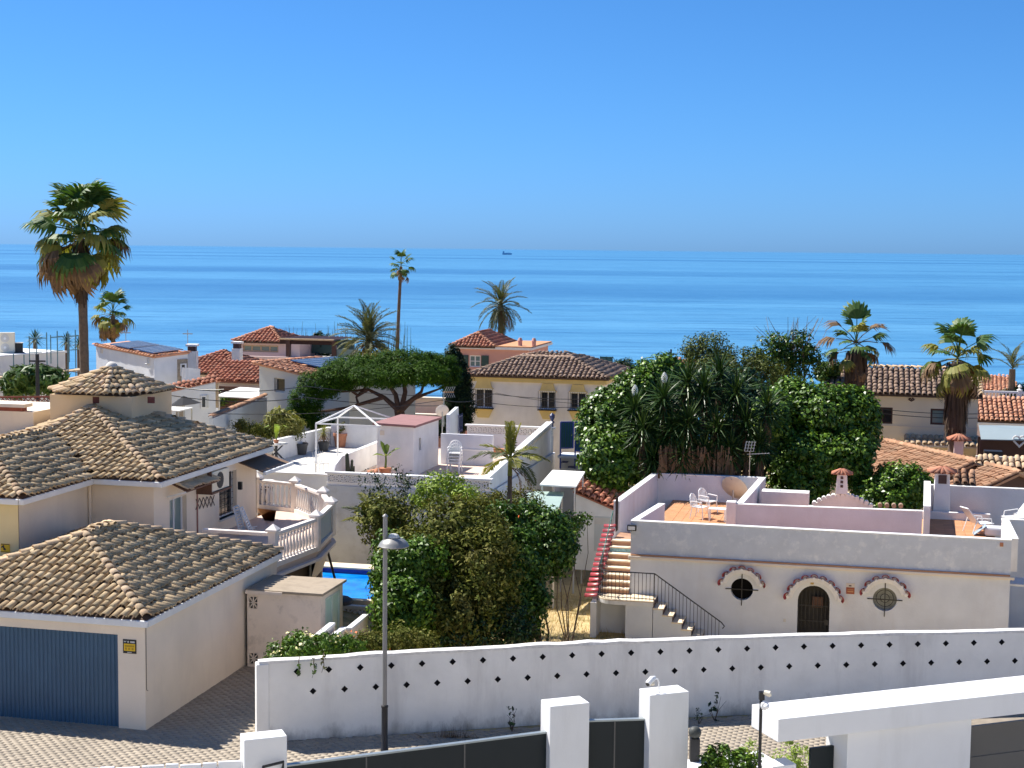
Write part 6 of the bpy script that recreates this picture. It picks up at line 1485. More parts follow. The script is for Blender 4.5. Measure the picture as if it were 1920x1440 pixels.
# ================================================================ pink house
PO = aY(855, 660, 112); PO = Vector((PO.x, PO.y, 0))
def build_pink():
    t = thing('pink_house', PO, 'rose pink house with green shutters and terracotta hip roof', 'house', A0)
    u1, zt = fac(PO, 1003, 655, 0); ze = fac(PO, 852, 650, 0)[1]; um = fac(PO, 930, 652, 0)[0]; a, wz1 = fac(PO, 880, 666, 0); b, wz0 = fac(PO, 901, 686, 0); a2, b2 = fac(PO, 945, 680, 0)[0], fac(PO, 960, 680, 0)[0]
    block_house(t, 0, u1 - .5, 0, 7, -6, ze - .1, M['rose'], front=[(a, b, wz0 - .1, wz1), (a2, b2, wz0 - .3, wz1 - .1)])
    fwin(t, 0, (a, b, wz0 - .1, wz1), M['aluwhite'], M['paleglass'], mull=1, fw=.08, cross=1); fwin(t, 0, (a2, b2, wz0 - .3, wz1 - .1), M['rose'], M['glass'], mull=0, fw=.08)
    for x0, x1 in ((a - .62, a - .06), (b + .06, b + .62)): MB().box(x0, x1, -.06, -.005, wz0 - .1, wz1).build('shutter', M['greenpaint'], t)
    MB().box(-.35, u1 - .2, -.25, 7.2, ze - .12, ze + .05).build('cornice', M['white'], t); MB().box(um - .1, u1 - .25, -.2, 7.1, ze + .06, ze + .14).build('flat_roof', M['terracotta'], t)
    h = (um + .4) / 2; zr = ze + h * .55; c = [(-.4, -.3, ze + .06), (um, -.3, ze + .06), (um, 6.8, ze + .06), (-.4, 6.8, ze + .06)]; A, B = (-.4 + h, h - .3, zr), (-.4 + h, 6.8 - h, zr)
    tiles_joined(t, [([c[0], c[1], A], 1), ([c[1], c[2], B, A], 1), ([c[2], c[3], B], 0), ([c[3], c[0], A, B], 0)], [(c[0], A), (c[1], A), (A, B)], .26, .38, M['redtile'], M['orangetile'], 17)
    for px in (974, 1000):
        u = fac(PO, px, 648, .6)[0]; q = MB().lathe([(.16, ze + .14), (.16, ze + .5), (.2, ze + .5), (.1, ze + .72)], (u, .8, 0), 8); q.build('chimney_pot', M['rose'], t, True)
build_pink()

# ================================================================ left: houses with solar panels
def solar_pair(t, pts, cols=4, gap=.0):
    """panels laid on a quad p0..p3 (lower-left, lower-right, upper-right, upper-left), each panel a part"""
    p = [Vector(q) for q in pts]
    for i in range(cols):
        f0, f1 = i / cols + .012, (i + 1) / cols - .012
        a, b = p[0] + (p[1] - p[0]) * f0, p[0] + (p[1] - p[0]) * f1; c, d = p[3] + (p[2] - p[3]) * f1, p[3] + (p[2] - p[3]) * f0
        o = MB().prism([a, b, c, d], (0, 0, .05)).build('solar_panel', M['solar'], t)
        m = MB(); m.beam(a + EZ * .055, d + EZ * .055, .05, .02); m.beam(b + EZ * .055, c + EZ * .055, .05, .02); m.beam((a + b) / 2 + EZ * .056, (c + d) / 2 + EZ * .056, .02, .01); m.build('panel_frame', M['galv'], o)
def build_solar_house():
    Yd = 84.0; A = aY(180, 650, Yd + 5.0); 
    # long side wall runs towards the viewer: corner B is the near corner
    B = aY(289, 672, Yd); C_ = aY(352, 664, Yd + 2.0)
    o = Vector((B.x, B.y, 0)); gz = ground_z(o.x, o.y) - 1
    t = thing('solar_house', o, 'white house with two solar panel arrays on a sloping tile roof', 'house')
    a, c = A - o, C_ - o; b = B - o; d = a + c - b; zl = lambda p, z: Vector((p.x, p.y, z))
    wm = MB(); 
    for p, q in ((a, b), (b, c), (c, d), (d, a)): wm.poly([zl(p, gz), zl(q, gz), zl(q, q.z), zl(p, p.z)])
    wm.poly([a, b, c, d]); wm.build('wall', M['bluewhite'], t)
    n = (b - a).cross(c - b).normalized(); n = n if n.z > 0 else -n
    ctr = (a + c) / 2; ex = lambda p, k=1.04: ctr + (p - ctr) * k + EZ * .03
    MB().prism([ex(a), ex(b), ex(c), ex(d)], (0, 0, .08)).build('roof_deck', M['orangetile'], t)
    edge = []
    for p, q in ((ex(a), ex(b)), (ex(b), ex(c))): edge += ridge_tiles(p + EZ * .08, q + EZ * .08, .4, .0, seed=9)
    join_tiles('roof_edge_tiles', edge, .3, .42, M['orangetile'], t)
    P = lambda u, v: a + (b - a) * u + (d - a) * v + EZ * .22
    solar_pair(t, [P(.20, .08), P(.56, .05), P(.56, .95), P(.20, .95)], 5); solar_pair(t, [P(.60, .08), P(.96, .05), P(.96, .95), P(.60, .95)], 5)
    # window in stone surround near the right end, small vents
    bc = c - b; nn = Vector((bc.y, -bc.x, 0)).normalized()
    f = lambda u, z, k: b + bc * u + nn * k + EZ * (z - b.z - bc.z * u)
    z0, z1 = aY(338, 705, Yd + 1.5).z, aY(338, 682, Yd + 1.5).z
    MB().prism([f(.68, gz, .005), f(.98, gz, .005), f(.98, z1 + .25, .005), f(.68, z1 + .25, .005)], nn * .05).build('stone_surround', M['stonecladding'], t)
    w = MB().prism([f(.74, z0, .06), f(.92, z0, .06), f(.92, z1, .06), f(.74, z1, .06)], nn * .06).build('window', M['aluwhite'], t); MB().prism([f(.77, z0 + .06, .125), f(.86, z0 + .06, .125), f(.86, z1 - .06, .125), f(.77, z1 - .06, .125)], nn * .01).build('pane', M['glass'], w)
    ab = b - a; n2 = Vector((ab.y, -ab.x, 0)).normalized(); g = lambda u, z, k: a + ab * u + n2 * k + EZ * (z - a.z - ab.z * u)
    zv = aY(192, 662, Yd + 4.6).z; MB().prism([g(.08, zv, .003), g(.12, zv, .003), g(.12, zv + .25, .003), g(.08, zv + .25, .003)], n2 * .03).build('vent', M['concrete'], t)
    zv = aY(195, 697, Yd + 4.6).z; MB().prism([g(.11, zv, .003), g(.22, zv, .003), g(.22, zv + .3, .003), g(.11, zv + .3, .003)], n2 * .02).build('vent', M['black'], t)
    MB().tube([g(.92, aY(270, 672, Yd).z, .1), g(.92, aY(270, 683, Yd).z, .1), g(.88, aY(270, 684, Yd).z, .1)], .04, 6).build('wall_lamp', M['galv'], t)
    # chimney
    cp = aY(361, 680, Yd + 5) - o; m = MB().box(cp.x - .28, cp.x + .28, cp.y - .28, cp.y + .28, gz, aY(361, 658, Yd + 5).z); ch = m.build('chimney', M['white'], t); zt = aY(361, 658, Yd + 5).z
    MB().box(cp.x - .22, cp.x + .22, cp.y - .22, cp.y + .22, zt, zt + .28).build('chimney_throat', M['winframe'], ch); MB().box(cp.x - .33, cp.x + .33, cp.y - .33, cp.y + .33, zt + .28, zt + .4).build('chimney_cap', M['white'], ch)
    # balcony upstand and lower lean-to with tile roof
    q0, q1 = aY(344, 702, Yd - .5) - o, aY(372, 704, Yd + 1.5) - o; MB().beam(q0, q1, .2, .75).build('balcony_wall', M['white'], t)
    return o
so_ = build_solar_house()
def lower_ext():
    Yd = 80.0; a = aY(300, 740, Yd); b = aY(404, 716, Yd + 1.5); o = Vector((a.x, a.y, 0)); t = thing('white_annex', o, 'low white annex with red tile verge under the solar house', 'house')
    A_, B_ = a - o, b - o; dn = (B_ - A_); dn.z = 0; dn.normalize(); bk = Vector((-dn.y, dn.x, 0)) * .7; gz = ground_z(o.x, o.y) - 2
    h = [(aY(327, 748, Yd), aY(346, 790, Yd)), (aY(376, 740, Yd + 1), aY(389, 766, Yd + 1))]
    MB().prism([Vector((A_.x, A_.y, gz)), Vector((B_.x, B_.y, gz)), B_, A_], bk).build('wall', M['bluewhite'], t)
    rt = [A_ - dn * .2 + EZ * .06, B_ + dn * .3 + EZ * .06, B_ + dn * .3 + bk + EZ * .22, A_ - dn * .2 + bk + EZ * .22]
    MB().prism(rt, (0, 0, -.08)).build('roof_deck', M['redtile'], t); join_tiles('roof_tile_field', slope_tiles(rt, .28, .38, seed=3), .28, .5, M['redtile'], t)
    f = lambda x, y, k=.0: (lambda p: Vector((p.x, p.y, p.z)))(A_ + dn * ((aY(x, y, Yd + (x - 300) / 104 * 1.5) - o - A_).dot(dn)) + EZ * (aY(x, y, Yd + (x - 300) / 104 * 1.5).z - A_.z) - Vector((-dn.y, dn.x, 0)) * k)
    w = MB().prism([f(376, 766, .01), f(389, 765, .01), f(389, 741, .01), f(376, 742, .01)], -Vector((-dn.y, dn.x, 0)) * .06).build('window', M['aluwhite'], t); MB().prism([f(378, 763, .075), f(384, 763, .075), f(384, 744, .075), f(378, 744, .075)], -Vector((-dn.y, dn.x, 0)) * .01).build('pane', M['glass'], w); MB().prism([f(386, 764, .075), f(390, 764, .075), f(390, 740, .075), f(386, 740, .075)], -Vector((-dn.y, dn.x, 0)) * .02).build('shutter', M['greywall'], w)
    MB().prism([f(330, 790, .01), f(346, 789, .01), f(346, 752, .01), f(330, 753, .01)], -Vector((-dn.y, dn.x, 0)) * .02).build('doorway', M['stonecladding'], t)
    MB().beam(f(408, 765, -.2), f(408, 720, -.2), .22).build('porch_post', M['beigewood'], t)
lower_ext()
def parasol():
    p = aY(348, 765, 76); g = ground_z(p.x, p.y); t = thing('parasol', (p.x, p.y, g), 'open dark parasol before the white annex', 'parasol'); H = aY(348, 742, 76).z - g
    n = 8; m = MB(); r = .75; top = Vector((-.1, 0, H)); V = [top] + [Vector((r * math.cos(2 * math.pi * k / n) * 1.05, r * math.sin(2 * math.pi * k / n), H - .42 + .08 * math.cos(2 * math.pi * k / n))) for k in range(n)]
    m.add(V, [(0, k + 1, (k + 1) % n + 1) for k in range(n)]).build('canopy', M['blackcloth'], t); MB().tube([(0, 0, 0), (-.1, 0, H)], .03, 6).build('pole', M['galv'], t)
    q = aY(322, 772, 74); g = ground_z(q.x, q.y); t = thing('flat_canopy', (q.x, q.y, g), 'flat white awning roof beside the dark parasol', 'canopy', R(-13)); z = aY(322, 768, 74).z - g
    MB().box(-.75, .75, -.8, .8, z, z + .06).build('cover', M['awning'], t)
    for x in (-.7, .7):
        for y in (-.75, .75): MB().beam((x, y, 0), (x, y, z), .05).build('leg', M['galv'], t)
parasol()
def build_grey_house():
    Yd = 76.0; a = aY(486, 686, Yd + 1.0); b = aY(597, 712, Yd - 1.2); o = Vector((a.x, a.y, 0)); t = thing('grey_house', o, 'pale grey house with solar panels behind the umbrella pine', 'house')
    A_ = a - o; dn = (b - a); sl = dn.z / math.hypot(dn.x, dn.y); dn.z = 0; dn.normalize(); bk = Vector((-dn.y, dn.x, 0)); L = 5.9; gz = -4; DB = 5.2
    B_ = A_ + dn * L + EZ * (sl * L); 
    wx, wz = [], []
    f = lambda x, y: (lambda d: (lambda p: ((p - A_).dot(dn), p.z))(EYE + d * (((o + A_ - EYE).dot(bk)) / d.dot(bk)) - o))(ray(x, y))
    w0, z1 = f(514, 708); w1, z0 = f(534, 736)
    mb = MB(); hz = (w0, w1, z0, z1); top = B_.z
    us = [0, w0, w1, L]; zt = lambda u: A_.z + sl * u
    P = lambda u, z, k=0.: A_ + dn * u + EZ * (z - A_.z) + bk * k
    mb.poly([P(0, gz), P(w0, gz), P(w0, zt(w0)), P(0, zt(0))]); mb.poly([P(w0, gz), P(w1, gz), P(w1, z0), P(w0, z0)]); mb.poly([P(w0, z1), P(w1, z1), P(w1, zt(w1)), P(w0, zt(w0))]); mb.poly([P(w1, gz), P(L, gz), P(L, zt(L)), P(w1, zt(w1))])
    mb.poly([P(0, gz), P(0, gz, DB), P(0, zt(0), DB), P(0, zt(0))]); mb.poly([P(L, gz), P(L, gz, DB), P(L, zt(L), DB), P(L, zt(L))]); mb.poly([P(0, gz, DB), P(L, gz, DB), P(L, zt(L), DB), P(0, zt(0), DB)])
    for q in ((w0, z0, w0, z1), (w1, z0, w1, z1), (w0, z0, w1, z0), (w0, z1, w1, z1)): mb.poly([P(q[0], q[1]), P(q[2], q[3]), P(q[2], q[3], .2), P(q[0], q[1], .2)])
    mb.build('wall', M['greywall'], t, fix=False)
    window(t, A_ - EZ * A_.z, dn, -bk, hz, M['concrete'], M['glass'], depth=.18, mull=0, fw=.06, cross=0)
    rt = [P(-.25, zt(-.25) + .05, -.2), P(L, zt(L) + .05, -.2), P(L, zt(L) + .05, DB), P(-.25, zt(-.25) + .05, DB)]
    MB().prism(rt, (0, 0, .08)).build('roof_deck', M['orangetile'], t)
    tm = []
    for k in range(6): tm += ridge_tiles(P(-.2, zt(-.2) + .15, -.15 + .28 * k), P(L, zt(L) + .15, -.15 + .28 * k), .4, .0, seed=k)
    for k in range(13): tm += ridge_tiles(P(-.2, zt(-.2) + .15, 1.5 + .25 * k), P(.9, zt(.9) + .15, 1.5 + .25 * k), .4, .0, seed=30 + k)
    join_tiles('roof_tile_field', tm, .28, .45, M['orangetile'], t)
    S = lambda u, v: P(u, zt(u) + .35 + .0 * v, v)
    solar_pair(t, [S(1.0, 1.2), S(3.2, 1.2), S(3.2, 4.9), S(1.0, 4.9)], 5); solar_pair(t, [S(3.45, 1.2), S(5.7, 1.2), S(5.7, 4.9), S(3.45, 4.9)], 5)
    # lower garden wall with tile coping running left towards the viewer
    c0, c1 = aY(494, 745, Yd - .5) - o, aY(392, 785, Yd - 12) - o
    lw = MB(); lw.prism([Vector((c0.x, c0.y, -4)), Vector((c1.x, c1.y, -4)), c1, c0], bk * .25); lw.build('garden_wall', M['greywall'], t)
    join_tiles('coping_tiles', ridge_tiles(c1 + bk * .12, c0 + bk * .12, .4, .06, seed=2), .3, .42, M['rusttile'], t)
    e0, e1 = aY(486, 700, Yd + 1) - o, aY(800, 770, Yd - 1) - o
build_grey_house()
def brown_roof_house(nm, c, w, d, ze, zr, mat, wall, label, seed, rz=A0, pitch=.28, cap=None, extra=None, n=0):
    t = thing(nm, (c.x, c.y, 0), label, 'house', rz); g = -9
    block_house(t, -w / 2 + .3, w / 2 - .3, -d / 2 + .3, d / 2 - .3, g, ze - .05, M[wall]); h = min(w, d) / 2
    c4 = [(-w / 2, -d / 2, ze), (w / 2, -d / 2, ze), (w / 2, d / 2, ze), (-w / 2, d / 2, ze)]
    if w >= d: A, B = (-w / 2 + h, 0, zr), (w / 2 - h, 0, zr); sl = [([c4[0], c4[1], B, A], 1), ([c4[1], c4[2], B], 1), ([c4[2], c4[3], A, B], 0), ([c4[3], c4[0], A], 0)]; rd = [(c4[0], A), (c4[1], B), (A, B)]
    else: A, B = (0, -d / 2 + h, zr), (0, d / 2 - h, zr); sl = [([c4[0], c4[1], A], 1), ([c4[1], c4[2], B, A], 1), ([c4[2], c4[3], B], 0), ([c4[3], c4[0], A, B], 0)]; rd = [(c4[0], A), (c4[1], A), (A, B)]
    if abs(w - d) < .01: sl = [([p for p in q if 1][:3], v) for q, v in sl]
    tiles_joined(t, sl, rd, pitch, .38, M[mat], M[cap or mat], seed)
    return t
def mk(px, py, Y): return aY(px, py, Y)
# brown roof between the solar houses, with a chimney
e = mk(405, 700, 97); t = brown_roof_house('tile_roof_house', Vector((e.x, e.y + 3, 0)), 6.4, 6.4, e.z, mk(410, 661, 99).z, 'redtile', 'cream', 'house with dark red ribbed tile roof between the solar houses', 31)
cp = mk(445, 672, 95) - Vector((t.location.x, t.location.y, 0)); zt = mk(445, 653, 95).z
cp = Matrix.Rotation(-A0, 3, 'Z') @ Vector((cp.x, cp.y, 0)); ch = MB().box(cp.x - .26, cp.x + .26, cp.y - .26, cp.y + .26, 1, zt).build('chimney', M['white'], t); MB().box(cp.x - .2, cp.x + .2, cp.y - .2, cp.y + .2, zt, zt + .3).build('chimney_throat', M['winframe'], ch); MB().box(cp.x - .3, cp.x + .3, cp.y - .3, cp.y + .3, zt + .3, zt + .42).build('chimney_cap', M['white'], ch)
# lower red roof planes in front of it
e = mk(445, 712, 90); t = thing('low_tile_roof', (e.x, e.y, 0), 'low terracotta roof in front of the dark red roof', 'roof', A0)
pts = [(-2.2, 0, e.z - .1), (1.6, 0, e.z - .1), (1.6, 3, e.z + .85), (-2.2, 3, e.z + .85)]; MB().prism(pts, (0, 0, -.1)).build('roof_deck', M['redtile'], t); join_tiles('roof_tile_field', slope_tiles(pts, .28, .38, seed=6), .28, .5, M['redtile'], t); MB().box(-2.1, 1.5, .2, 3, -9, e.z - .2).build('wall', M['cream'], t)
e = mk(445, 740, 84); t = thing('patio_shelter', (e.x, e.y, 0), 'white corrugated shelter roof over a shaded brown patio', 'shelter', A0); z = e.z
MB().prism([(-.9, -1, z - .05), (1.6, -1, z - .1), (1.8, 1.3, z + .2), (-.4, 1.3, z + .25)], (0, 0, .05)).build('cover', M['awning'], t); MB().box(-2.4, 2.2, 1.5, 1.6, -9, z + .3).build('back_wall', M['wood'], t)
for i in range(9): MB().beam((-2.4, 1.47, z - .9 + .13 * i), (2.2, 1.47, z - .9 + .13 * i), .03, .07).build('slat', M['wood'], t)
for x, y in ((-.8, -.9), (1.5, -.9)): MB().box(x - .12, x + .12, y - .12, y + .12, -9, z - .12).build('pillar', M['white'], t)
# ---------------- far house with pergola
def pergola_house():
    Yd = 125; e = aY(446, 640, Yd); o = Vector((e.x, e.y, 0)); t = thing('pergola_house', o, 'far pink house with brown pergola and long window band', 'house', A0)
    u1 = fac(o, 527, 645, 0)[0]; ze = fac(o, 480, 641, 0)[1]; wa, wz1 = fac(o, 455, 646, 0); wb, wz0 = fac(o, 522, 661, 0); um = fac(o, 545, 650, 0)[0]; ur = fac(o, 664, 680, 0)[0]; zb = fac(o, 500, 664, 0)[1]
    hz = (wa, wb, wz0, wz1); block_house(t, .3, u1 + 1.6, 0, 6, -9, ze, M['palepink'], front=[hz]); fwin(t, 0, hz, M['beigewood'], M['paleglass'], depth=.15, mull=3, fw=.12)
    h = 1.9; zr = ze + 1.05; c4 = [(-.3, -.5, ze + .02), (u1 + .3, -.5, ze + .02), (u1 + .3, 5, ze + .02), (-.3, 5, ze + .02)]; A, B = (-.3 + 2.3, h, zr), (u1 + .3 - 1.9, h, zr)
    tiles_joined(t, [([c4[0], c4[1], B, A], 1), ([c4[1], c4[2], B], 1), ([c4[3], c4[0], A], 0), ([c4[2], c4[3], A, B], 0)], [(c4[0], A), (c4[1], B), (A, B)], .34, .42, M['redtile'], M['orangetile'], 23)
    MB().box(.2, ur, -2.6, -2.3, -9, zb).build('terrace_wall', M['palepink'], t); MB().box(u1 + .3, ur - .3, -2.3, 6, zb - .3, zb - .2).build('terrace_floor', M['concrete'], t)
    zp = fac(o, 570, 637, -2)[1]; m0 = fac(o, 527, 637, -2)[0]; m1 = fac(o, 628, 637, -2)[0]
    MB().box(m0, m1, -2.4, -2.15, zp - .02, zp + .10).build('pergola_fascia', M['beigewood'], t)
    for i in range(12): MB().box(m0 + (m1 - m0) * i / 12, m0 + (m1 - m0) * i / 12 + .12, -2.14, 2.8, zp - .02, zp + .06).build('pergola_slat', M['winframe'], t); MB().box(m0, m1 + .3, -2.3, -2.1, zp - .35, zp - .03).build('pergola_beam', M['winframe'], t)
    for px in (541, 627): u = fac(o, px, 650, -2.2)[0]; MB().box(u - .17, u + .17, -2.35, -2.05, zb - 1, zp - .03).build('pergola_post', M['winframe'], t)
    MB().box(m1, m1 + 2.0, -2.2, -2.1, zb + .1, zb + .7).build('glass_rail', M['paleglass'], t)
    MB().box(u1 + 1.7, m1, 2.5, 2.7, zb, zp - .2).build('back_panel', M['greenpaint'], t)
pergola_house()
# ---------------- far left: building under scaffolding
def scaffold_site():
    Yd = 92; b = aY(-40, 690, Yd - 2); e = aY(128, 655, Yd + 4); o = Vector((b.x, b.y, 0)); t = thing('white_building', o, 'flat roofed white building behind scaffolding', 'building'); d = e - b; d.z = 0; d.normalize(); bk = Vector((-d.y, d.x, 0))
    zt = aY(60, 667, Yd + 1).z; L = (e - b).length - .3; P = lambda u, k, z: d * u + bk * k + EZ * z
    MB().prism([P(-6, 0, -9), P(L, 0, -9), P(L, 7, -9), P(-6, 7, -9)], (0, 0, zt + 9)).build('wall', M['white'], t); MB().prism([P(-6, -.06, zt), P(L + .1, -.06, zt), P(L + .1, 7, zt), P(-6, 7, zt)], (0, 0, .12)).build('parapet_cap', M['white_clean'], t)
    zc = aY(60, 680, Yd).z
    s = thing('scaffolding', o - bk * .2, 'teal grey scaffold frames along the white building', 'scaffolding')
    for i, px in enumerate((12, 55, 95, 130)):
        u = (aY(px, 680, Yd + (px + 40) / 168 * 6 - 2) - o).dot(d)
        for k in (-.35, -1.25): MB().tube([P(u, k, -8), P(u, k, zt + (.2 if i == 0 else 1.45))], .035, 5).build('upright', M['scaf'], s)
        MB().beam(P(u, -.35, zt + 1.1), P(u, -1.25, zt + 1.1), .06).build('transom', M['scaf'], s) if i else None
        if i: 
            v = u - .95; MB().tube([P(v, -.8, zt - .5), P(v, -.8, zt + 1.25)], .035, 5).build('upright', M['scaf'], s); MB().beam(P(v, -.8, zt + 1.1), P(u, -.8, zt + 1.1), .07).build('ledger', M['scaf'], s); MB().beam(P(v, -.8, zt + .25), P(u, -.8, zt + .25), .05).build('ledger', M['scaf'], s)
    MB().prism([P(-4, -1.3, zt - 1.15), P(L + .5, -1.3, zt - 1.05), P(L + .5, -.4, zt - 1.05), P(-4, -.4, zt - 1.15)], (0, 0, .09)).build('deck_board', M['beigewood'], s); MB().beam(P(-4, -1.25, zt - 3.0), P(L + .5, -1.25, zt - 2.9), .06).build('ledger', M['scaf'], s)
    MB().beam(P(1, -1.25, zt - 1.1), P(4, -1.25, zt - 3), .04).build('brace', M['scaf'], s); MB().beam(P(4, -1.25, zt - 1.1), P(7, -1.25, zt - 3), .04).build('brace', M['scaf'], s)
    q = aY(14, 662, Yd + 1.5); ac = thing('air_conditioner', (q.x, q.y, zt + .12), 'tall cream air conditioning unit on the white flat roof', 'air conditioner', R(15)); MB().box(-.45, .45, -.2, .2, 0, 1.25).build('case', M['creamplastic'], ac, bevel=.02)
    for z in (.35, .9):
        m = MB().lathe([(.01, 0), (.25, 0), (.25, .02), (.01, .02)], n=20); m.v = [(x - .12, -.205 - zz, z + y) for x, y, zz in m.v]; f = m.build('fan_grille', M['concrete'], ac); m = MB().lathe([(.01, 0), (.08, 0), (.08, .02), (.01, .02)], n=12); m.v = [(x - .12, -.23 - zz, z + y) for x, y, zz in m.v]; m.build('fan_hub', M['white_clean'], f)
    q = aY(36, 660, Yd + 1.7); k = thing('equipment_box', (q.x, q.y, zt + .12), 'black equipment box beside the air conditioning unit', 'box', R(15)); MB().box(-.22, .22, -.2, .2, .05, .6).build('case', M['black'], k); MB().box(-.25, .25, -.22, .22, .6, .64).build('lid', M['concrete'], k); MB().box(-.3, .3, -.25, .25, 0, .05).build('foot', M['darkpot'], k)
M['scaf'] = plain('teal_grey_scaffold', (.12, .24, .27), .5, .3, var=.1)
scaffold_site()
# trellised terrace wall at far left
def trellis():
    b = aY(-20, 752, 55); e = aY(127, 752, 55.5); t = thing('trellis_wall', (b.x, b.y, 0), 'red brown lattice trellis along a terrace at the left edge', 'trellis'); L = (e - b).length; d = (e - b); d.z = 0; rz = math.atan2(d.y, d.x); t.rotation_euler.z = rz
    zt, zb = aY(60, 744, 55).z, aY(60, 762, 55).z; w = M['redwood']
    MB().box(0, L, -.03, .03, zt - .06, zt).build('top_rail', w, t); MB().box(0, L, -.03, .03, zb, zb + .05).build('bottom_rail', w, t)
    h = zt - zb; n = int(L / .16)
    for i in range(n): x = .05 + i * .16; MB().beam((x, -.01, zb), (min(x + h, L), -.01, zt), .025).build('slat', w, t); MB().beam((x, .015, zt), (min(x + h, L), .015, zb), .025).build('slat', w, t)
    MB().box(0, L, .04, .3, -1, zb - .002).build('terrace_wall', M['stained'], t)
    z2 = aY(30, 770, 50).z; q = aY(-20, 790, 50); r = thing('terrace_block', (q.x, q.y, 0), 'pale pink roof terrace block with cream coping at the left edge', 'wall', A0)
    MB().box(-3, 1.6, 0, 3, -1, z2).build('wall', M['pinkcream'], r); MB().box(-3, 1.35, -.12, .4, z2 + .14, z2 + .25).build('coping', M['cream'], r); MB().box(-2.9, 1.2, .0, .3, z2 + .002, z2 + .138).build('dark_course', M['redwood'], r)
    q = aY(55, 795, 52.5); q2 = aY(126, 775, 53.5); s = thing('sloping_trellis', (q.x, q.y, 0), 'sloping red brown trellis panel beside the turret', 'trellis'); d2 = q2 - q; MB().prism([Vector((0, 0, q.z - .4)), Vector((d2.x, d2.y, q2.z - .4)), Vector((d2.x, d2.y, q2.z)), Vector((0, 0, q.z))], (0, .05, 0)).build('panel', M['redwood'], s)
    for i in range(14):
        f = i / 14; p = Vector((d2.x * f, d2.y * f, q.z + d2.z * f)); p2 = Vector((d2.x * (f + .07), d2.y * (f + .07), q.z - .38 + d2.z * (f + .07))); MB().beam(p + Vector((0, -.015, -.02)), p2 + Vector((0, -.015, 0)), .02).build('slat', M['wood'], s)
    MB().box(-1, 2.5, .1, .3, -1, q.z - .4).build('wall', M['stained'], s)
trellis()

# ================================================================ right: beige house and tiled roofs
BO = aZ(1620, 738, 3.8); BO = Vector((BO.x, BO.y, 0))
def build_beige():
    t = thing('beige_house', BO, 'beige house with ribbed brown tile roof behind two palms', 'house', A0)
    wins = []
    for (x0, y0, x1, y1) in ((1636, 763, 1673, 795), (1745, 766, 1772, 797)): a, zt = fac(BO, x0, y0, .3); b, zb = fac(BO, x1, y1, .3); wins.append((a, b, zb, zt))
    U0, U1 = fac(BO, 1550, 760, .3)[0], fac(BO, 1834, 760, .3)[0]
    block_house(t, U0, U1, .3, 7, -6, 3.75, M['beige'], front=wins, depth=.15)
    fwin(t, .3, wins[0], M['winframe'], M['glass'], depth=.12, mull=1, fw=.07); fwin(t, .3, wins[1], M['winframe'], M['paleglass'], depth=.12, mull=0, fw=.1)
    e0, e1 = U0 - .2, U1 + .2; zr = fac(BO, 1700, 691, 3.2)[1]
    sl = [([(e0, 0, 3.8), (e1, 0, 3.8), (e1, 3.2, zr), (e0, 3.2, zr)], 1), ([(e1, 7.3, 3.8), (e0, 7.3, 3.8), (e0, 3.2, zr), (e1, 3.2, zr)], 0)]
    tiles_joined(t, sl, [((e0, 3.2, zr), (e1, 3.2, zr)), ((e1 - .05, 0, 3.85), (e1 - .05, 3.2, zr + .02))], .27, .40, M['browntile'], M['oldcap'], 27, n_obj=300)
    MB().prism([(U1, .31, 3.7), (U1, 7, 3.7), (U1, 3.2, zr - .05)], (-.1, 0, 0)).build('gable', M['beige'], t); MB().box(U0, U1 + .02, .27, .299, fac(BO, 1700, 800, .3)[1], fac(BO, 1700, 800, .3)[1] + .05).build('string_course', M['cream'], t)
    u, z = fac(BO, 1709, 749, .3); m = MB(); m.tube([(u - .14, .26, z), (u - .07, .26, z + .07), (u, .26, z), (u + .07, .26, z + .07), (u + .14, .26, z), (u, .26, z - .08), (u - .14, .26, z)], .03, 5); m.build('wall_motif', M['winframe'], t)
    # tiled skirt roof along the foot of the wall
    za = fac(BO, 1700, 828, -.6)[1]; s0, s1 = fac(BO, 1695, 830, -.6)[0], fac(BO, 1852, 838, -.6)[0]; pts = [(s0, -.9, za - .12), (s1, -.9, za - .12), (s1, .28, za + .2), (s0, .28, za + .2)]
    MB().prism(pts, (0, 0, -.08)).build('skirt_deck', M['cream'], t)
    for mt in slope_tiles(pts, .30, .6, seed=5): link('skirt_tile', tile_mesh(.30, .75, M['oldcap']), t, mt)
build_beige()
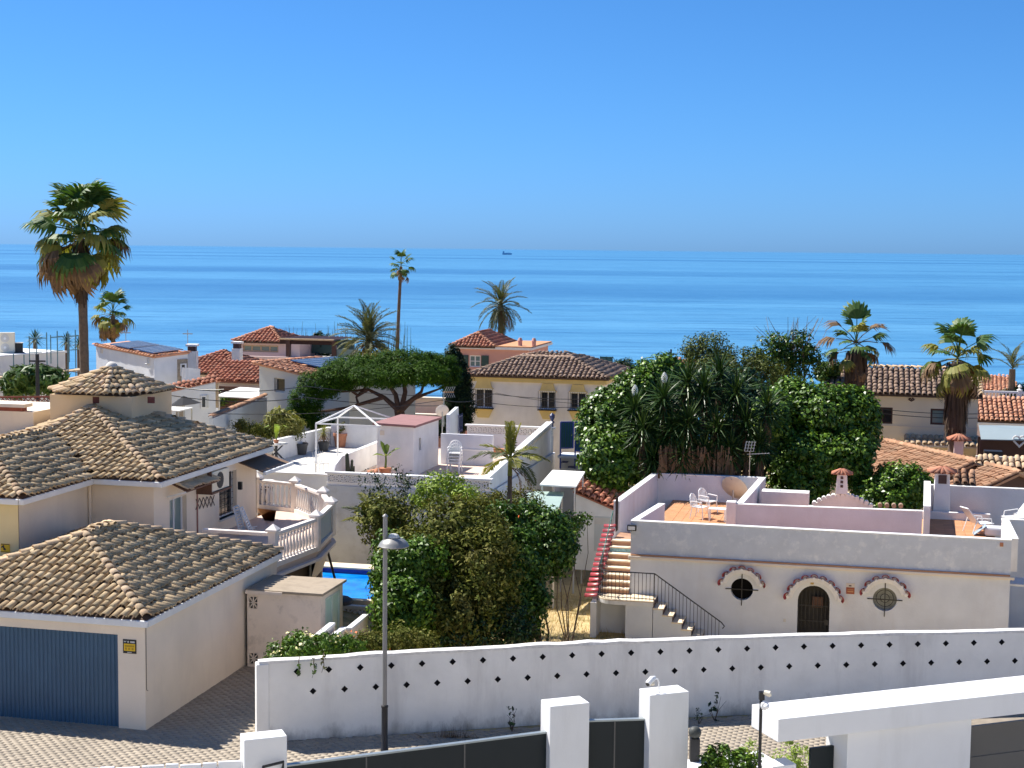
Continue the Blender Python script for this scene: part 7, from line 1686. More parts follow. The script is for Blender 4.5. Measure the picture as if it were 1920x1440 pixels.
def build_orange():
    p = aY(1838, 790, 88); o = Vector((p.x, p.y, 0)); t = thing('orange_roof_house', o, 'orange ribbed tile roof with white balustrade at the right edge', 'house', A0)
    z0, z1 = fac(o, 1880, 790, 0)[1], fac(o, 1880, 746, 3.0)[1]; pts = [(-.3, 0, z0), (6, 0, z0), (6, 3, z1), (-.3, 3, z1)]
    tiles_joined(t, [(pts, 1)], [], .28, .40, M['orangetile'], M['orangetile'], 12, n_obj=0)
    MB().box(-.2, 6, .3, 5, -8, z0 - .12).build('wall', M['palepink'], t); MB().box(-.2, 6, -.02, .12, z0 - .28, z0 - .11).build('gutter', M['gutter'], t)
    zr = fac(o, 1880, 737, 4.0)[1]; MB().box(-.3, 6, 3.9, 4.1, zr, zr + .12).build('handrail', M['white_clean'], t); MB().box(-.3, 6, 3.85, 4.15, zr - .95, zr - .78).build('plinth', M['redtile'], t)
    bal = None
    for i in range(30):
        x = -.1 + .2 * i
        if bal is None: q = MB().lathe([(.05, -.78), (.07, -.6), (.03, -.25), (.05, 0)], n=6).build('baluster', M['white'], t, True); bal = q.data; q.location = (x, 4, zr)
        else: link('baluster', bal, t, Matrix.Translation((x, 4, zr)))
    u = fac(o, 1912, 735, 4)[0]; MB().lathe([(.15, zr - .3), (.15, zr + .2), (.2, zr + .22), (.05, zr + .3), (.13, zr + .42), (.02, zr + .55)], (u, 4, 0), 10).build('urn_post', M['white'], t, True)
    # canopy with a heart beneath
    q = aY(1860, 832, 72); c = thing('grey_canopy', (q.x, q.y, 0), 'blue grey fabric canopy over a dark patio at the right edge', 'canopy', A0); zc0, zc1 = aY(1880, 826, 72).z, aY(1880, 798, 75).z
    MB().prism([(-.5, 0, zc0), (5, 0, zc0 + .1), (5, 3, zc1), (.7, 3, zc1), (-.5, 2.0, zc0 + .45)], (0, 0, .04)).build('cover', M['greycanopy'], c); MB().box(-.5, 5, 2.2, 2.3, -6, zc0 - .1).build('back_wall', M['winframe'], c); MB().box(-.55, -.45, .0, .1, -6, zc0).build('post', M['winframe'], c)
    h = thing('heart_ornament', aY(1911, 838, 71.8) - EZ * 0, 'white heart shaped ornament hanging under the grey canopy', 'ornament', A0); n = 20; pt = []
    for i in range(n): a = 2 * math.pi * i / n; pt.append((.018 * 16 * math.sin(a) ** 3, 0, .018 * (13 * math.cos(a) - 5 * math.cos(2 * a) - 2 * math.cos(3 * a) - math.cos(4 * a)) + .3))
    MB().tube(pt + [pt[0], pt[1]], .05, 6).build('heart', M['white_clean'], h); MB().beam((0, 0, .35), (0, 0, .6), .01).build('string', M['whiteplastic'], h)
    q = aY(1862, 845, 70.5); s = thing('garden_sofa', (q.x, q.y, q.z - .9), 'black garden seat in the shade of the grey canopy', 'seat', A0); MB().box(-.4, .4, -.3, .3, .0, .9).build('base', M['black'], s); MB().beam((-.35, -.33, .62), (.4, -.33, .62), .04).build('edge_rail', M['concrete'], s)
    MB().box(-.4, .4, -.3, .3, -4, -.01).build('plinth', M['concrete'], s)
build_orange()
def planar(L):
    n = (L[1] - L[0]).cross(L[3] - L[0]); L[2].z = L[0].z - (n.x * (L[2].x - L[0].x) + n.y * (L[2].y - L[0].y)) / n.z; return L
def rust_roofs():
    # two tiled slopes falling towards the viewer from ridges that run away to the left
    def plane(nm, label, r0, r1, run, drop, seed):
        a, b = aZ(*r0, 2.0), aZ(*r1, 2.0); o = Vector((b.x, b.y, 0)); t = thing(nm, o, label, 'roof'); d = (b - a).normalized(); n = Vector((d.y, -d.x, 0))
        if n.y > 0: n = -n
        L = [a - o + n * run - EZ * drop, b - o + n * run - EZ * drop, b - o, a - o]; M_ = [a - o - n * run - EZ * drop, b - o - n * run - EZ * drop]
        MB().prism(L, (0, 0, -.1)).build('roof_deck', M['rusttile'], t); MB().prism([M_[0], M_[1], b - o, a - o], (0, 0, -.1)).build('roof_deck', M['rusttile'], t)
        join_tiles('roof_tile_field', slope_tiles(L, .27, .38, seed=seed), .27, .5, M['rusttile'], t); join_tiles('ridge_tile_row', ridge_tiles(a - o, b - o, .4, .06, seed=4) + ridge_tiles(L[1] - d * .1, L[2] - d * .1, .4, .06), .32, .42, M['rusttile'], t)
        MB().prism([Vector((p.x, p.y, -3)) for p in (L[0] - n * .3, L[1] - n * .3 - d * .2, M_[1] + n * .3 - d * .2, M_[0] + n * .3)], (0, 0, 3 + L[0].z - .05)).build('wall', M['beige'], t); MB().prism([L[1] - d * .2, M_[1] - d * .2, b - o - d * .2 - EZ * .1], -d * .15).build('gable', M['winframe'], t)  # gable end coloured dark brown in place of its shadow
    plane('rusty_roof', 'broad rusty brown tile roof behind the clipped hedge', (1648, 826), (1830, 868), 3.4, 1.25, 8)
    plane('brown_roof', 'lower brown tile roof plane beside the rusty roof', (1850, 874), (1912, 888), 2.6, .95, 9)
    o = aZ(1832, 868, 2.0); o.z = 0; t = thing('tiled_wall', o, 'wall topped by a row of pale barrel tiles under the grey canopy', 'wall', A0); z = 2.05
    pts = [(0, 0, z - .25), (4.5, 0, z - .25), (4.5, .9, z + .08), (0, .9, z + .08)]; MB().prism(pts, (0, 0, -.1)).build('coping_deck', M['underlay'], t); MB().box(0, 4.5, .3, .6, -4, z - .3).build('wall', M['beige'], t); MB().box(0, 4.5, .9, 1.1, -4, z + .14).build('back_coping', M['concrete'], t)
    for mt in slope_tiles(pts, .27, .5, seed=4): link('coping_tile', tile_mesh(.27, .62, M['oldcap']), t, mt)
    p = aZ(1797, 850, 2.0); t = thing('roof_chimney', (p.x, p.y, 0), 'pink chimney with terracotta tile cap on the rusty roof', 'chimney', A0); zt = aY(1797, 825, p.y).z; MB().box(-.2, .2, -.2, .2, .5, zt).build('stack', M['palepink'], t); ap = Vector((0, 0, zt + .3)); r = .42; ring = [Vector((sx * r, sy * r, zt)) for sx, sy in ((-1, -1), (1, -1), (1, 1), (-1, 1))]; MB().add(ring + [ap], [(0, 1, 4), (1, 2, 4), (2, 3, 4), (3, 0, 4), (3, 2, 1, 0)]).build('cap', M['redtile'], t)
    for q in range(4):
        A, B = ring[q], ring[(q + 1) % 4]
        for f in (.0, .25, .5, .75): pp = A + (B - A) * f; d = ap - pp; y = d.normalized(); x = y.cross(EZ).normalized(); zz = x.cross(y); Mx = Matrix((x, y, zz)).transposed().to_4x4(); Mx.translation = pp - y * .05; link('cap_tile', tile_mesh(.2, .5, M['redtile']), t, Mx)
rust_roofs()
e = aY(1870, 730, 120); t = thing('salmon_roof', (e.x, e.y, 0), 'distant salmon pink tile roof beyond the orange roof', 'roof', A0); pts = [(-2.2, 0, e.z), (2.2, -.2, e.z - .25), (1.2, 4, e.z + .7), (-2.2, 4, e.z + .95)]; MB().prism(pts, (0, 0, -.1)).build('roof_deck', M['orangetile'], t); join_tiles('roof_tile_field', slope_tiles(pts, .3, .4, seed=3), .3, .52, M['orangetile'], t); MB().box(-2.1, 1.4, .4, 4, -9, e.z - .3).build('wall', M['palepink'], t)
e = aY(1225, 700, 115); t = thing('pale_roof', (e.x, e.y, 0), 'pale tiled roof edge peeping over the hedge by the pole', 'roof', A0); pts = [(-1.6, 0, e.z - .8), (3, 0, e.z - .8), (3, 3, e.z + .9), (1.2, 3, e.z + .9)]; MB().prism(pts, (0, 0, -.1)).build('roof_deck', M['orangetile'], t); join_tiles('roof_tile_field', slope_tiles(pts, .3, .4, seed=5), .3, .52, M['orangetile'], t); MB().box(-1, 3, .5, 3, -9, e.z - .9).build('wall', M['cream'], t)
# back wall behind the pine
a, b = aY(690, 745, 84), aY(845, 748, 83); o = Vector((a.x, a.y, 0)); t = thing('courtyard_wall', o, 'beige pink courtyard wall with cream ledge behind the pine trunk', 'wall', math.atan2(b.y - a.y, b.x - a.x)); L = math.hypot(b.x - a.x, b.y - a.y)
MB().box(-1, L, 0, .3, -5, a.z).build('wall', M['pinkcream'], t); z = aY(780, 776, 83).z; MB().box(2, L + .3, -1.2, -.9, -5, z).build('lower_wall', M['rose'], t); MB().box(1.9, L + .4, -1.3, -.85, z, z + .1).build('ledge', M['cream'], t); MB().box(-1, L + .1, -.1, .4, a.z, a.z + .1).build('coping', M['stepstone'], t)

# ================================================================ garden in the middle
def base_at(px, py, Y, z=None):
    p = aY(px, py, Y); return Vector((p.x, p.y, ground_z(p.x, p.y) if z is None else z))
def blob(base, px, py, Y, rx, rz, ry=None):
    """crown lobe centred on a pixel at depth Y; rx, rz in pixels of the photograph"""
    c = aY(px, py, Y) - Vector(base); k = Y / FPX; return (c.x, c.y, c.z, rx * k, (ry if ry else rx) * k * .85, rz * k)
def pshrub(name, bpx, Yb, label, cat, mat, lobes, n_clump, per, clump_r, size, aspect=.5, **kw):
    b = base_at(bpx[0], bpx[1], Yb); return shrub(name, b, label, cat, mat, [blob(b, *l) for l in lobes], n_clump, per, clump_r, size, aspect, **kw)
pshrub('bush', (830, 1190), 42.5, 'large olive brown bush filling the middle of the garden', 'bush', 'leafolive',
       [(860, 1000, 43.5, 90, 62), (800, 1060, 42.5, 85, 75), (905, 1085, 42, 70, 95), (775, 1130, 41.5, 70, 75), (850, 1150, 41, 80, 60), (725, 975, 46, 50, 44)], 900, 42, .30, .14, .45, inner=.3, stems=10, stem_r=.06)
pshrub('bush', (740, 1200), 40.0, 'glossy green bush in front of the olive bush beside the lamp post', 'bush', 'leafgarden',
       [(748, 1080, 41, 50, 60), (752, 1150, 40, 55, 62), (795, 1050, 41.5, 45, 35), (735, 1035, 43, 32, 36)], 430, 38, .24, .13, .55, inner=.3, stems=7, stem_r=.04)
pshrub('bush', (1010, 1170), 44.5, 'dense green citrus bush at the edge of the dry grass', 'bush', 'leaf',
       [(1000, 1000, 45.5, 68, 52), (1036, 1025, 45, 44, 50), (965, 1080, 44, 60, 80), (975, 1135, 43.5, 52, 56), (940, 1010, 45, 55, 60)], 760, 40, .27, .135, .55, inner=.3, stems=8, stem_r=.05, flowers=('orangeflower', 9, .12))
pshrub('bush', (1070, 1030), 47.5, 'leafy twig bush reaching towards the outhouse wall', 'bush', 'leafgarden', [(1060, 985, 48, 38, 22), (1040, 1000, 47, 30, 26), (1095, 970, 48.5, 14, 10)], 60, 30, .2, .12, .5, stems=6, stem_r=.025)
pshrub('bush', (830, 960), 47.5, 'bright lime green shrub top above the olive bush', 'bush', 'leaflime', [(828, 915, 48, 42, 26), (800, 930, 48, 30, 22), (870, 930, 47.5, 26, 16)], 110, 34, .2, .10, .5, stems=5, stem_r=.03)
pshrub('rose_bush', (720, 980), 50, 'thin climbing shrub with scattered leaves before the pierced block wall', 'shrub', 'leafdark', [(700, 910, 50.5, 32, 26), (740, 925, 50, 40, 30), (770, 905, 50, 20, 34), (690, 960, 50, 34, 26), (750, 880, 50, 14, 20)], 70, 16, .2, .10, .5, inner=.2, stems=12, stem_r=.02)
pshrub('bush', (650, 1000), 60.0, 'dark green leafy bush behind the swimming pool', 'bush', 'leafdark', [(655, 1026, 60, 40, 34), (690, 1012, 60, 40, 46), (640, 988, 60.5, 30, 30)], 190, 30, .24, .17, .35, inner=.3, stems=5, stem_r=.04)
pshrub('bush', (920, 960), 50, 'low green bush at the foot of the white middle house', 'bush', 'leafolive', [(905, 950, 50.5, 50, 30), (950, 945, 51, 40, 26), (985, 945, 50, 30, 40)], 140, 32, .24, .10, .5, stems=5, stem_r=.03)
pshrub('undergrowth', (940, 1200), 40.5, 'dark undergrowth along the back of the white wall', 'undergrowth', 'leafdark', [(880, 1190, 41, 60, 40), (945, 1180, 41.5, 56, 46), (985, 1190, 41.5, 34, 26), (820, 1200, 40.5, 50, 26)], 240, 28, .22, .11, .45, stems=5, stem_r=.03)
pshrub('yellow_bush', (720, 1220), 36.2, 'sprawling bush with pale yellow flowers draped over the wall end', 'bush', 'leafgarden', [(545, 1222, 34.6, 42, 18), (590, 1212, 35, 44, 22), (520, 1232, 34.3, 24, 12), (560, 1200, 35.3, 26, 14), (640, 1212, 35.4, 40, 20)], 210, 30, .14, .085, .55, stems=6, stem_r=.03, flowers=('yellowflower', 75, .10))
pshrub('lantana_bush', (720, 1210), 36.0, 'straggly olive bush with orange and white flowers along the wall top', 'bush', 'leafolive', [(690, 1208, 36, 44, 24), (740, 1200, 36.2, 44, 28), (790, 1205, 36.5, 36, 20)], 190, 28, .15, .08, .5, stems=6, stem_r=.03, flowers=('orangeflower', 26, .07))
for px, py in ((560, 1248), (588, 1250), (606, 1240)):
    p = aY(px, py, 33.35); t = thing('trailing_vine', p, {560: 'thin vine hanging over the wall beside the first diamond tile', 588: 'short vine hanging over the wall right of the first diamond tile', 606: 'brown stub of a vine hanging over the wall top'}[px], 'vine'); MB().tube([(0, .12, .16), (0, .0, .1), (.02, -.02, -.08), (-.03, -.03, -.25)], [.012, .01, .008, .004], 5).build('stem', M['bark'], t)
    foliage('foliage', t, M['leafolive' if px == 606 else 'leafbright'], [(0, -.02, -.02, .05, .03, .2)], 6, 7, .04, .07, .55)
def sapling():
    b = base_at(1040, 1190, 45); t = thing('bare_shrub', b, 'half bare grey shrub on the dry grass', 'shrub'); m = MB(); rg = random.Random(3)
    tips = [(rg.uniform(-.9, .9), rg.uniform(-.4, .4), rg.uniform(.3, 1.6)) for i in range(22)]; branchy(m, (0, 0, -.1), tips, .03, .006, .4, n=5); m.build('stem', plain('grey_twigs', (.30, .24, .17), .95, var=.2), t)
    foliage('foliage', t, M['leafolive'], [(0, 0, .5, .7, .4, .45)], 26, 9, .16, .12, .4)
sapling()
def dry_field():
    rg = np.random.default_rng(9); n = 5200; V = np.empty((n, 3, 3)); xs = rg.uniform(-1.5, 4.2, n); ys = rg.uniform(42, 58, n)
    for i in range(n):
        x, y = xs[i], ys[i]; z = ground_z(x, y); a = rg.uniform(0, 6.28); w = .012; h = rg.uniform(.06, .22)
        V[i] = [(x - w * math.cos(a), y - w * math.sin(a), z - .01), (x + w * math.cos(a), y + w * math.sin(a), z - .01), (x + rg.normal() * .06, y + rg.normal() * .06, z + h)]
    o = link('dry_grass', mesh_np('dry_grass', V.reshape(-1, 3), np.arange(n * 3).reshape(n, 3), M['drygrass'])); tag(o, 'dry straw coloured grass beside the white house stair', 'grass', kind='stuff')
dry_field()
# white step copings among the flowers
for k, (a, b, Y, lab) in enumerate((((585, 1198), (617, 1172), 36.6, 'short white coping strip rising behind the flowers'), ((620, 1194), (640, 1180), 37.2, 'lower white coping piece of the broken garden step'), ((648, 1182), (680, 1156), 38.4, 'long white sloping coping of the garden stair'))):
    p, q = aY(*a, Y), aY(*b, Y + 1.6); t = thing('garden_coping', (p.x, p.y, 0), lab, 'coping'); d = q - Vector((p.x, p.y, 0)); MB().prism([Vector((0, 0, p.z)), d, d + Vector((.16, 0, 0)), Vector((.16, 0, p.z))], (0, 0, .07)).build('cap', M['white_clean'], t, bevel=.01)
    MB().prism([Vector((.02, .02, -1.2)), Vector((d.x + .02, d.y, -1.2)), Vector((d.x + .02, d.y, d.z - .01)), Vector((.02, .02, p.z - .01))], (.12, 0, 0)).build('wall', M['stained'], t)
# king palm in the garden
def king_palm():
    b = base_at(955, 1000, 49); H = aY(955, 892, 49).z - b.z; t = thing('king_palm', b, 'young feather palm with green crownshaft in the garden', 'palm tree'); palm_trunk(t, H, .085, .07, (0, 0), 'palmbark', True, 8)
    MB().tube([(0, 0, H), (0, 0, H + .35), (.02, 0, H + .9)], [.08, .07, .03], 8).build('crownshaft', M['frondyellow'], t, True)
    rg = random.Random(7)
    for i, (yaw, el, s) in enumerate(((.2, 12, .95), (.5, 30, .8), (3.0, 14, 1.0), (3.3, 38, .8), (1.6, 40, .8), (-1.4, 8, .9), (-.6, -22, .85), (2.4, -16, .95), (4.2, 24, .85), (5.6, 16, .9))): place_frond(FR['k%d' % (i % 2)], t, 'frond', (0, 0, H + .55), yaw, R(el), rg.gauss(0, .2), s)
    for i in range(5): place_frond(FR['ky'], t, 'spear_frond', (0, 0, H + .5), i * 1.3, R(76 + 3 * i), 0, .85)
    place_frond(FR['d0'], t, 'dead_frond', (0, 0, H + .3), -.2, R(-35), .3, .5); place_frond(FR['d1'], t, 'dead_frond', (0, 0, H + .3), .6, R(-50), .3, .45)
FR['k0'] = feather_frond('frond', M['frondgrey'], L=1.45, n=26, leaf=.42, arch=.75, seed=51, vee=.0, w=.03); FR['k1'] = feather_frond('frond', M['frondyellow'], L=1.4, n=26, leaf=.40, arch=.6, seed=52, vee=.1, w=.03); FR['ky'] = feather_frond('frond', M['frondyellow'], L=1.5, n=22, leaf=.32, arch=.1, seed=53, vee=.6, w=.03)
king_palm()
def spiky(px, py, Y, s, label, n=12):
    b = base_at(px, py, Y, aY(px, py, Y).z); t = thing('young_palm', b, label, 'palm')
    for i in range(n): place_frond(FR['k%d' % (i % 2)], t, 'frond', (0, 0, 0), i * 2.4, R(70 - 6 * i), 0, s * rnd.uniform(.8, 1.1))
    MB().tube([(0, 0, ground_z(b.x, b.y) - b.z - .2), (0, 0, .05)], .07, 7).build('trunk', M['palmbark'], t)
spiky(705, 985, 48.2, .85, 'young feather palm leaning over the bushes by the terrace')

# ================================================================ tall hedge and yuccas behind the white house
pshrub('hedge', (1160, 900), 63, 'rounded leafy hedge mass left of the yuccas', 'hedge', 'leafbright', [(1160, 800, 63.5, 62, 70), (1200, 740, 64, 50, 45), (1150, 860, 62.5, 58, 60), (1225, 850, 62.5, 45, 70), (1120, 800, 64, 30, 55), (1240, 700, 65, 40, 30)], 1050, 44, .34, .19, .6, inner=.25, stems=5, stem_r=.12, up=.6)
pshrub('hedge', (1545, 900), 64, 'broad clipped hedge right of the yuccas in two tiers', 'hedge', 'leafbright', [(1540, 770, 65.5, 90, 46), (1480, 750, 66, 50, 34), (1600, 800, 65.5, 46, 64), (1520, 850, 63.5, 70, 36), (1590, 860, 63.5, 50, 46), (1500, 900, 63, 55, 45), (1610, 770, 66, 34, 40), (1450, 800, 64, 40, 60)], 1400, 44, .33, .19, .6, inner=.25, stems=5, stem_r=.12, up=.7)
pshrub('hedge', (1680, 930), 62, 'low clipped hedge between the two chimneys', 'hedge', 'leafbright', [(1690, 905, 62.5, 54, 32), (1640, 920, 62.3, 40, 26), (1660, 940, 62, 55, 26), (1720, 920, 62.5, 26, 30)], 460, 40, .24, .16, .6, inner=.25, stems=4, stem_r=.06, up=.7)
pshrub('hedge', (1330, 890), 65.5, 'dark leafy hedge directly behind the yucca heads', 'hedge', 'leafdark', [(1280, 800, 66, 70, 70), (1350, 790, 66, 70, 80), (1420, 800, 66, 60, 75), (1330, 730, 67, 80, 40), (1400, 735, 67, 60, 36), (1300, 870, 65, 90, 40), (1420, 870, 65, 60, 40)], 520, 34, .4, .22, .55, inner=.3, stems=5, stem_r=.12, up=.5)
pshrub('olive_tree', (1350, 760), 74, 'grey green tree rising behind the yuccas', 'tree', 'leafolive2', [(1330, 655, 74, 36, 26), (1380, 680, 74, 55, 26), (1430, 700, 73.5, 40, 26), (1300, 665, 74.5, 26, 26), (1340, 700, 73, 60, 26)], 420, 34, .34, .13, .45, inner=.3, stems=6, stem_r=.14)
pshrub('fig_tree', (1470, 760), 76, 'open crowned green tree with bare twigs behind the hedge', 'tree', 'leaf', [(1450, 660, 76, 34, 34), (1490, 650, 76, 36, 30), (1520, 680, 76, 26, 30), (1470, 700, 76, 44, 26)], 170, 26, .33, .17, .55, inner=.35, stems=9, stem_r=.12)
def bare_twigs():
    b = base_at(1485, 760, 76.6); t = thing('bare_tree', b, 'leafless grey twigs above the open green tree', 'tree'); m = MB(); rg = random.Random(9); tips = []
    for i in range(46): c = aY(rg.uniform(1405, 1550), rg.uniform(592, 660), 76.6) - b; tips.append((c.x, rg.uniform(-1, 1), c.z))
    k = aY(1480, 690, 76.6) - b; branchy(m, (k.x, 0, k.z), tips, .03, .008, .35, n=4); m.tube([(0, 0, 0), (k.x, 0, k.z)], [.14, .07], 7); m.build('branches', plain('pale_twigs', (.28, .24, .20), .95), t)
bare_twigs()

def yuccas():
    heads = [(1245, 745, 61.8, 1.25, 3), (1205, 800, 61.5, 1.2, 0), (1290, 790, 61.2, 1.15, 0), (1320, 730, 62.4, 1.3, 0), (1345, 800, 61.5, 1.15, 0), (1380, 735, 62.4, 1.3, 0), (1400, 790, 61.8, 1.2, 0), (1425, 830, 61.5, 1.1, 0), (1280, 850, 61.0, 1.1, 0), (1225, 860, 61.2, 1.05, 0), (1290, 715, 62.8, 1.25, 0), (1350, 700, 63.2, 1.25, 0), (1440, 760, 62.6, 1.15, 0), (1190, 765, 62.2, 1.1, 2), (1260, 800, 61.4, 1.1, 0), (1370, 840, 61.2, 1.05, 0), (1320, 845, 61.2, 1.0, 0)]
    groups = [(1230, 'leftmost flowering yucca of the clump behind the white house'), (1310, 'tall dense yucca in the middle of the clump'), (1400, 'rightmost yucca of the clump beside the clipped hedge')]
    for gi, (gx, lab) in enumerate(groups):
        b = base_at(gx, 900, 61.8); t = thing('yucca', b, lab, 'yucca', group='yuccas behind the white house'); m = MB(); mine = [h for h in heads if min(range(3), key=lambda k: abs(groups[k][0] - h[0])) == gi]
        for (px, py, Y, s, fl) in mine:
            c = aY(px, py, Y) - b; m.tube([(c.x * .25, c.y * .3, -.1), (c.x * .6, c.y * .6, c.z * .45), (c.x, c.y, c.z)], [.16, .12, .09], 7)
            link('leaf_head', FR['yu'], t, Matrix.Translation(c) @ Matrix.Rotation(px * .37, 4, 'Z') @ Matrix.Scale(s * 1.35, 4)); link('leaf_head', FR['yu'], t, Matrix.Translation(c - EZ * .35 * s) @ Matrix.Rotation(px * .7, 4, 'Z') @ Matrix.Scale(s * 1.3, 4))
            if fl:
                f = MB(); 
                for i in range(60): a = i * 2.4; h = i / 60; f.lathe([(.0, 0), (.032, .015), (.022, .045), (0, .05)], (math.cos(a) * .11 * math.sin(math.pi * (h * .9 + .08)), math.sin(a) * .11 * math.sin(math.pi * (h * .9 + .08)), .45 * s + h * .42), 5)
                q = f.build('flower_spike', M['whiteflower'], t); q.location = c; q['kind'] = 'stuff'
            skirt(t, (c.x, c.y, c.z - .35), .22, 1.5, n=46, mat='frondbrown', name='dead_leaf_skirt', seed=px, w=.03)
        m.build('trunk', M['bark'], t, True)
    # hanging dry skirt under the clump
    b = base_at(1300, 880, 61.0); t = thing('dry_leaf_curtain', b, 'curtain of dry brown yucca leaves hanging behind the roof terrace', 'dead leaves'); rg = random.Random(2); m = MB()
    for i in range(520):
        px = rg.uniform(1235, 1372); p = aY(px, rg.uniform(835, 878), 61 + rg.uniform(-.3, .5)) - b; l = rg.uniform(.4, 1.1); w = rg.uniform(.012, .03); m.add([(p.x - w, p.y, p.z), (p.x + w, p.y, p.z), (p.x + rg.gauss(0, .06) + w, p.y - .05, p.z - l), (p.x + rg.gauss(0, .06) - w, p.y - .05, p.z - l)], [(0, 1, 2, 3)])
    o = m.build('dry_leaves', M['frondbrown'], t, fix=False); o['kind'] = 'stuff'
yuccas()

# ================================================================ umbrella pine, cypress, far shrubs
def pine():
    Y = 72.0; b = base_at(745, 800, Y); t = thing('umbrella_pine', b, 'umbrella pine with wide flat crown and forked dark trunk', 'pine tree'); m = MB()
    P = lambda x, y, dy=0.0: aY(x, y, Y + dy) - b
    m.tube([(P(750, 830)), P(750, 780), P(748, 768)], [.28, .25, .24], 9)
    for pts, r in (([(748, 770), (720, 745), (690, 730), (640, 735)], .14), ([(748, 770), (742, 740), (725, 715), (700, 700)], .15), ([(752, 770), (760, 735), (755, 700), (760, 690)], .15), ([(752, 770), (775, 748), (800, 738), (835, 725)], .14), ([(750, 765), (790, 735), (800, 700)], .1)): m.tube([P(x, y, (i - 1) * .4) for i, (x, y) in enumerate(pts)], [r * (1 - .25 * i) for i in range(len(pts))], 7)
    for pts, r in (([(720, 745), (650, 765), (600, 772), (570, 775)], .11), ([(690, 730), (672, 742), (640, 720), (625, 700)], .09), ([(672, 758), (668, 745), (690, 720)], .08)): m.tube([P(x, y, .2 * i) for i, (x, y) in enumerate(pts)], [r * (1 - .22 * i) for i in range(len(pts))], 6)
    m.build('trunk', M['pinebark'], t, True)
    L = [(700, 692, 0, 60, 24), (760, 680, 0, 60, 24), (815, 690, .5, 45, 26), (640, 705, 0, 48, 24), (600, 720, -.2, 40, 26), (575, 750, -.3, 32, 30), (565, 775, -.3, 24, 22), (780, 700, -1.2, 60, 20), (720, 705, -1.2, 60, 18), (835, 705, 0, 26, 22), (660, 690, 1, 50, 20), (600, 790, -.2, 26, 14)]
    foliage('crown', t, M['needle'], [blob(b, x, y, Y + dy, rx, rz, rx * .9) for x, y, dy, rx, rz in L], 1700, 40, .26, .17, .22, up=.9, inner=.15, flat=.75)
pine()
def cypress():
    b = base_at(860, 800, 77); t = thing('cypress', b, 'dark conical cypress beside the white villa', 'cypress tree'); MB().tube([(0, 0, -.2), (0, 0, 3)], .12, 7).build('trunk', M['bark'], t)
    foliage('crown', t, M['cypress'], [blob(b, 862, 760, 77, 26, 50), blob(b, 858, 720, 77, 24, 40), blob(b, 852, 690, 77, 17, 30), blob(b, 847, 672, 77, 10, 24), blob(b, 845, 800, 77, 24, 20)], 900, 34, .22, .13, .4, up=.3)
cypress()
for (px, py, Y, lobes, mat, lab, sz) in (
    (525, 800, 70, [(522, 790, 70, 22, 22), (548, 795, 70, 20, 18)], 'frondyellow', 'shaggy yellow green shrub before the pale grey house', .3),
    (440, 800, 66, [(480, 806, 66, 16, 10), (505, 812, 66, 16, 8), (545, 810, 66, 20, 8), (450, 800, 67, 14, 10)], 'leafolive', 'low mixed shrubs along the white terrace wall', .1),
    (425, 745, 86, [(420, 748, 86, 18, 10), (445, 752, 86, 16, 8)], 'leafbright', 'small green shrub beside the shaded patio', .13),
    (70, 735, 72, [(60, 712, 72, 46, 26), (25, 722, 72, 26, 22), (100, 718, 72, 26, 22)], 'frond', 'dark spiky palm thicket in front of the scaffolding', .5),
    (1172, 695, 100, [(1172, 692, 100, 18, 16), (1160, 686, 100, 9, 8)], 'leafdark', 'round dark shrub right of the white villa roof', .16),
    (1560, 700, 80, [(1560, 690, 80, 16, 12), (1545, 700, 80, 14, 14)], 'leaf', 'green tree top at the corner of the beige house', .16),
    (1905, 735, 112, [(1915, 735, 112, 14, 14), (1890, 738, 112, 12, 6)], 'leafdark', 'dark shrubs at the right edge below the small palm', .16),
    (590, 640, 128, [(575, 652, 128, 30, 20), (615, 652, 127, 26, 18), (600, 632, 129, 16, 12)], 'leafdark', 'dark green tree behind the far pergola', .25),
    (1390, 760, 80, [(1400, 735, 78, 60, 30)], 'leafdark', 'dark shrub filling the gap behind the yuccas', .15),
    (700, 690, 100, [(690, 676, 100, 30, 22), (730, 672, 101, 40, 14), (800, 678, 100, 50, 14)], 'leafolive', 'dry looking thicket under the date palm', .16)):
    b = base_at(px, py, Y); shrub('shrub', b, lab, 'shrub', mat, [blob(b, *l) for l in lobes], 60 + 26 * len(lobes), 26, .25, sz, .2 if mat in ('frond', 'frondyellow') else .5, stem_r=.05)
def reeds():
    b = base_at(700, 660, 135); t = thing('reed_bed', b, 'grey dry reeds standing against the sea', 'reeds'); m = MB(); rg = random.Random(6)
    for i in range(170): px = rg.uniform(530, 770); p = aY(px, rg.uniform(655, 675), 135) - b; h = rg.uniform(.9, 2.6); l = rg.gauss(0, .2); m.add([(p.x - .02, p.y, p.z - 1), (p.x + .02, p.y, p.z - 1), (p.x + l + .01, p.y, p.z + h), (p.x + l - .01, p.y, p.z + h)], [(0, 1, 2, 3)])
    m.build('stems', M['frondgrey'], t, fix=False)['kind'] = 'stuff'
reeds()

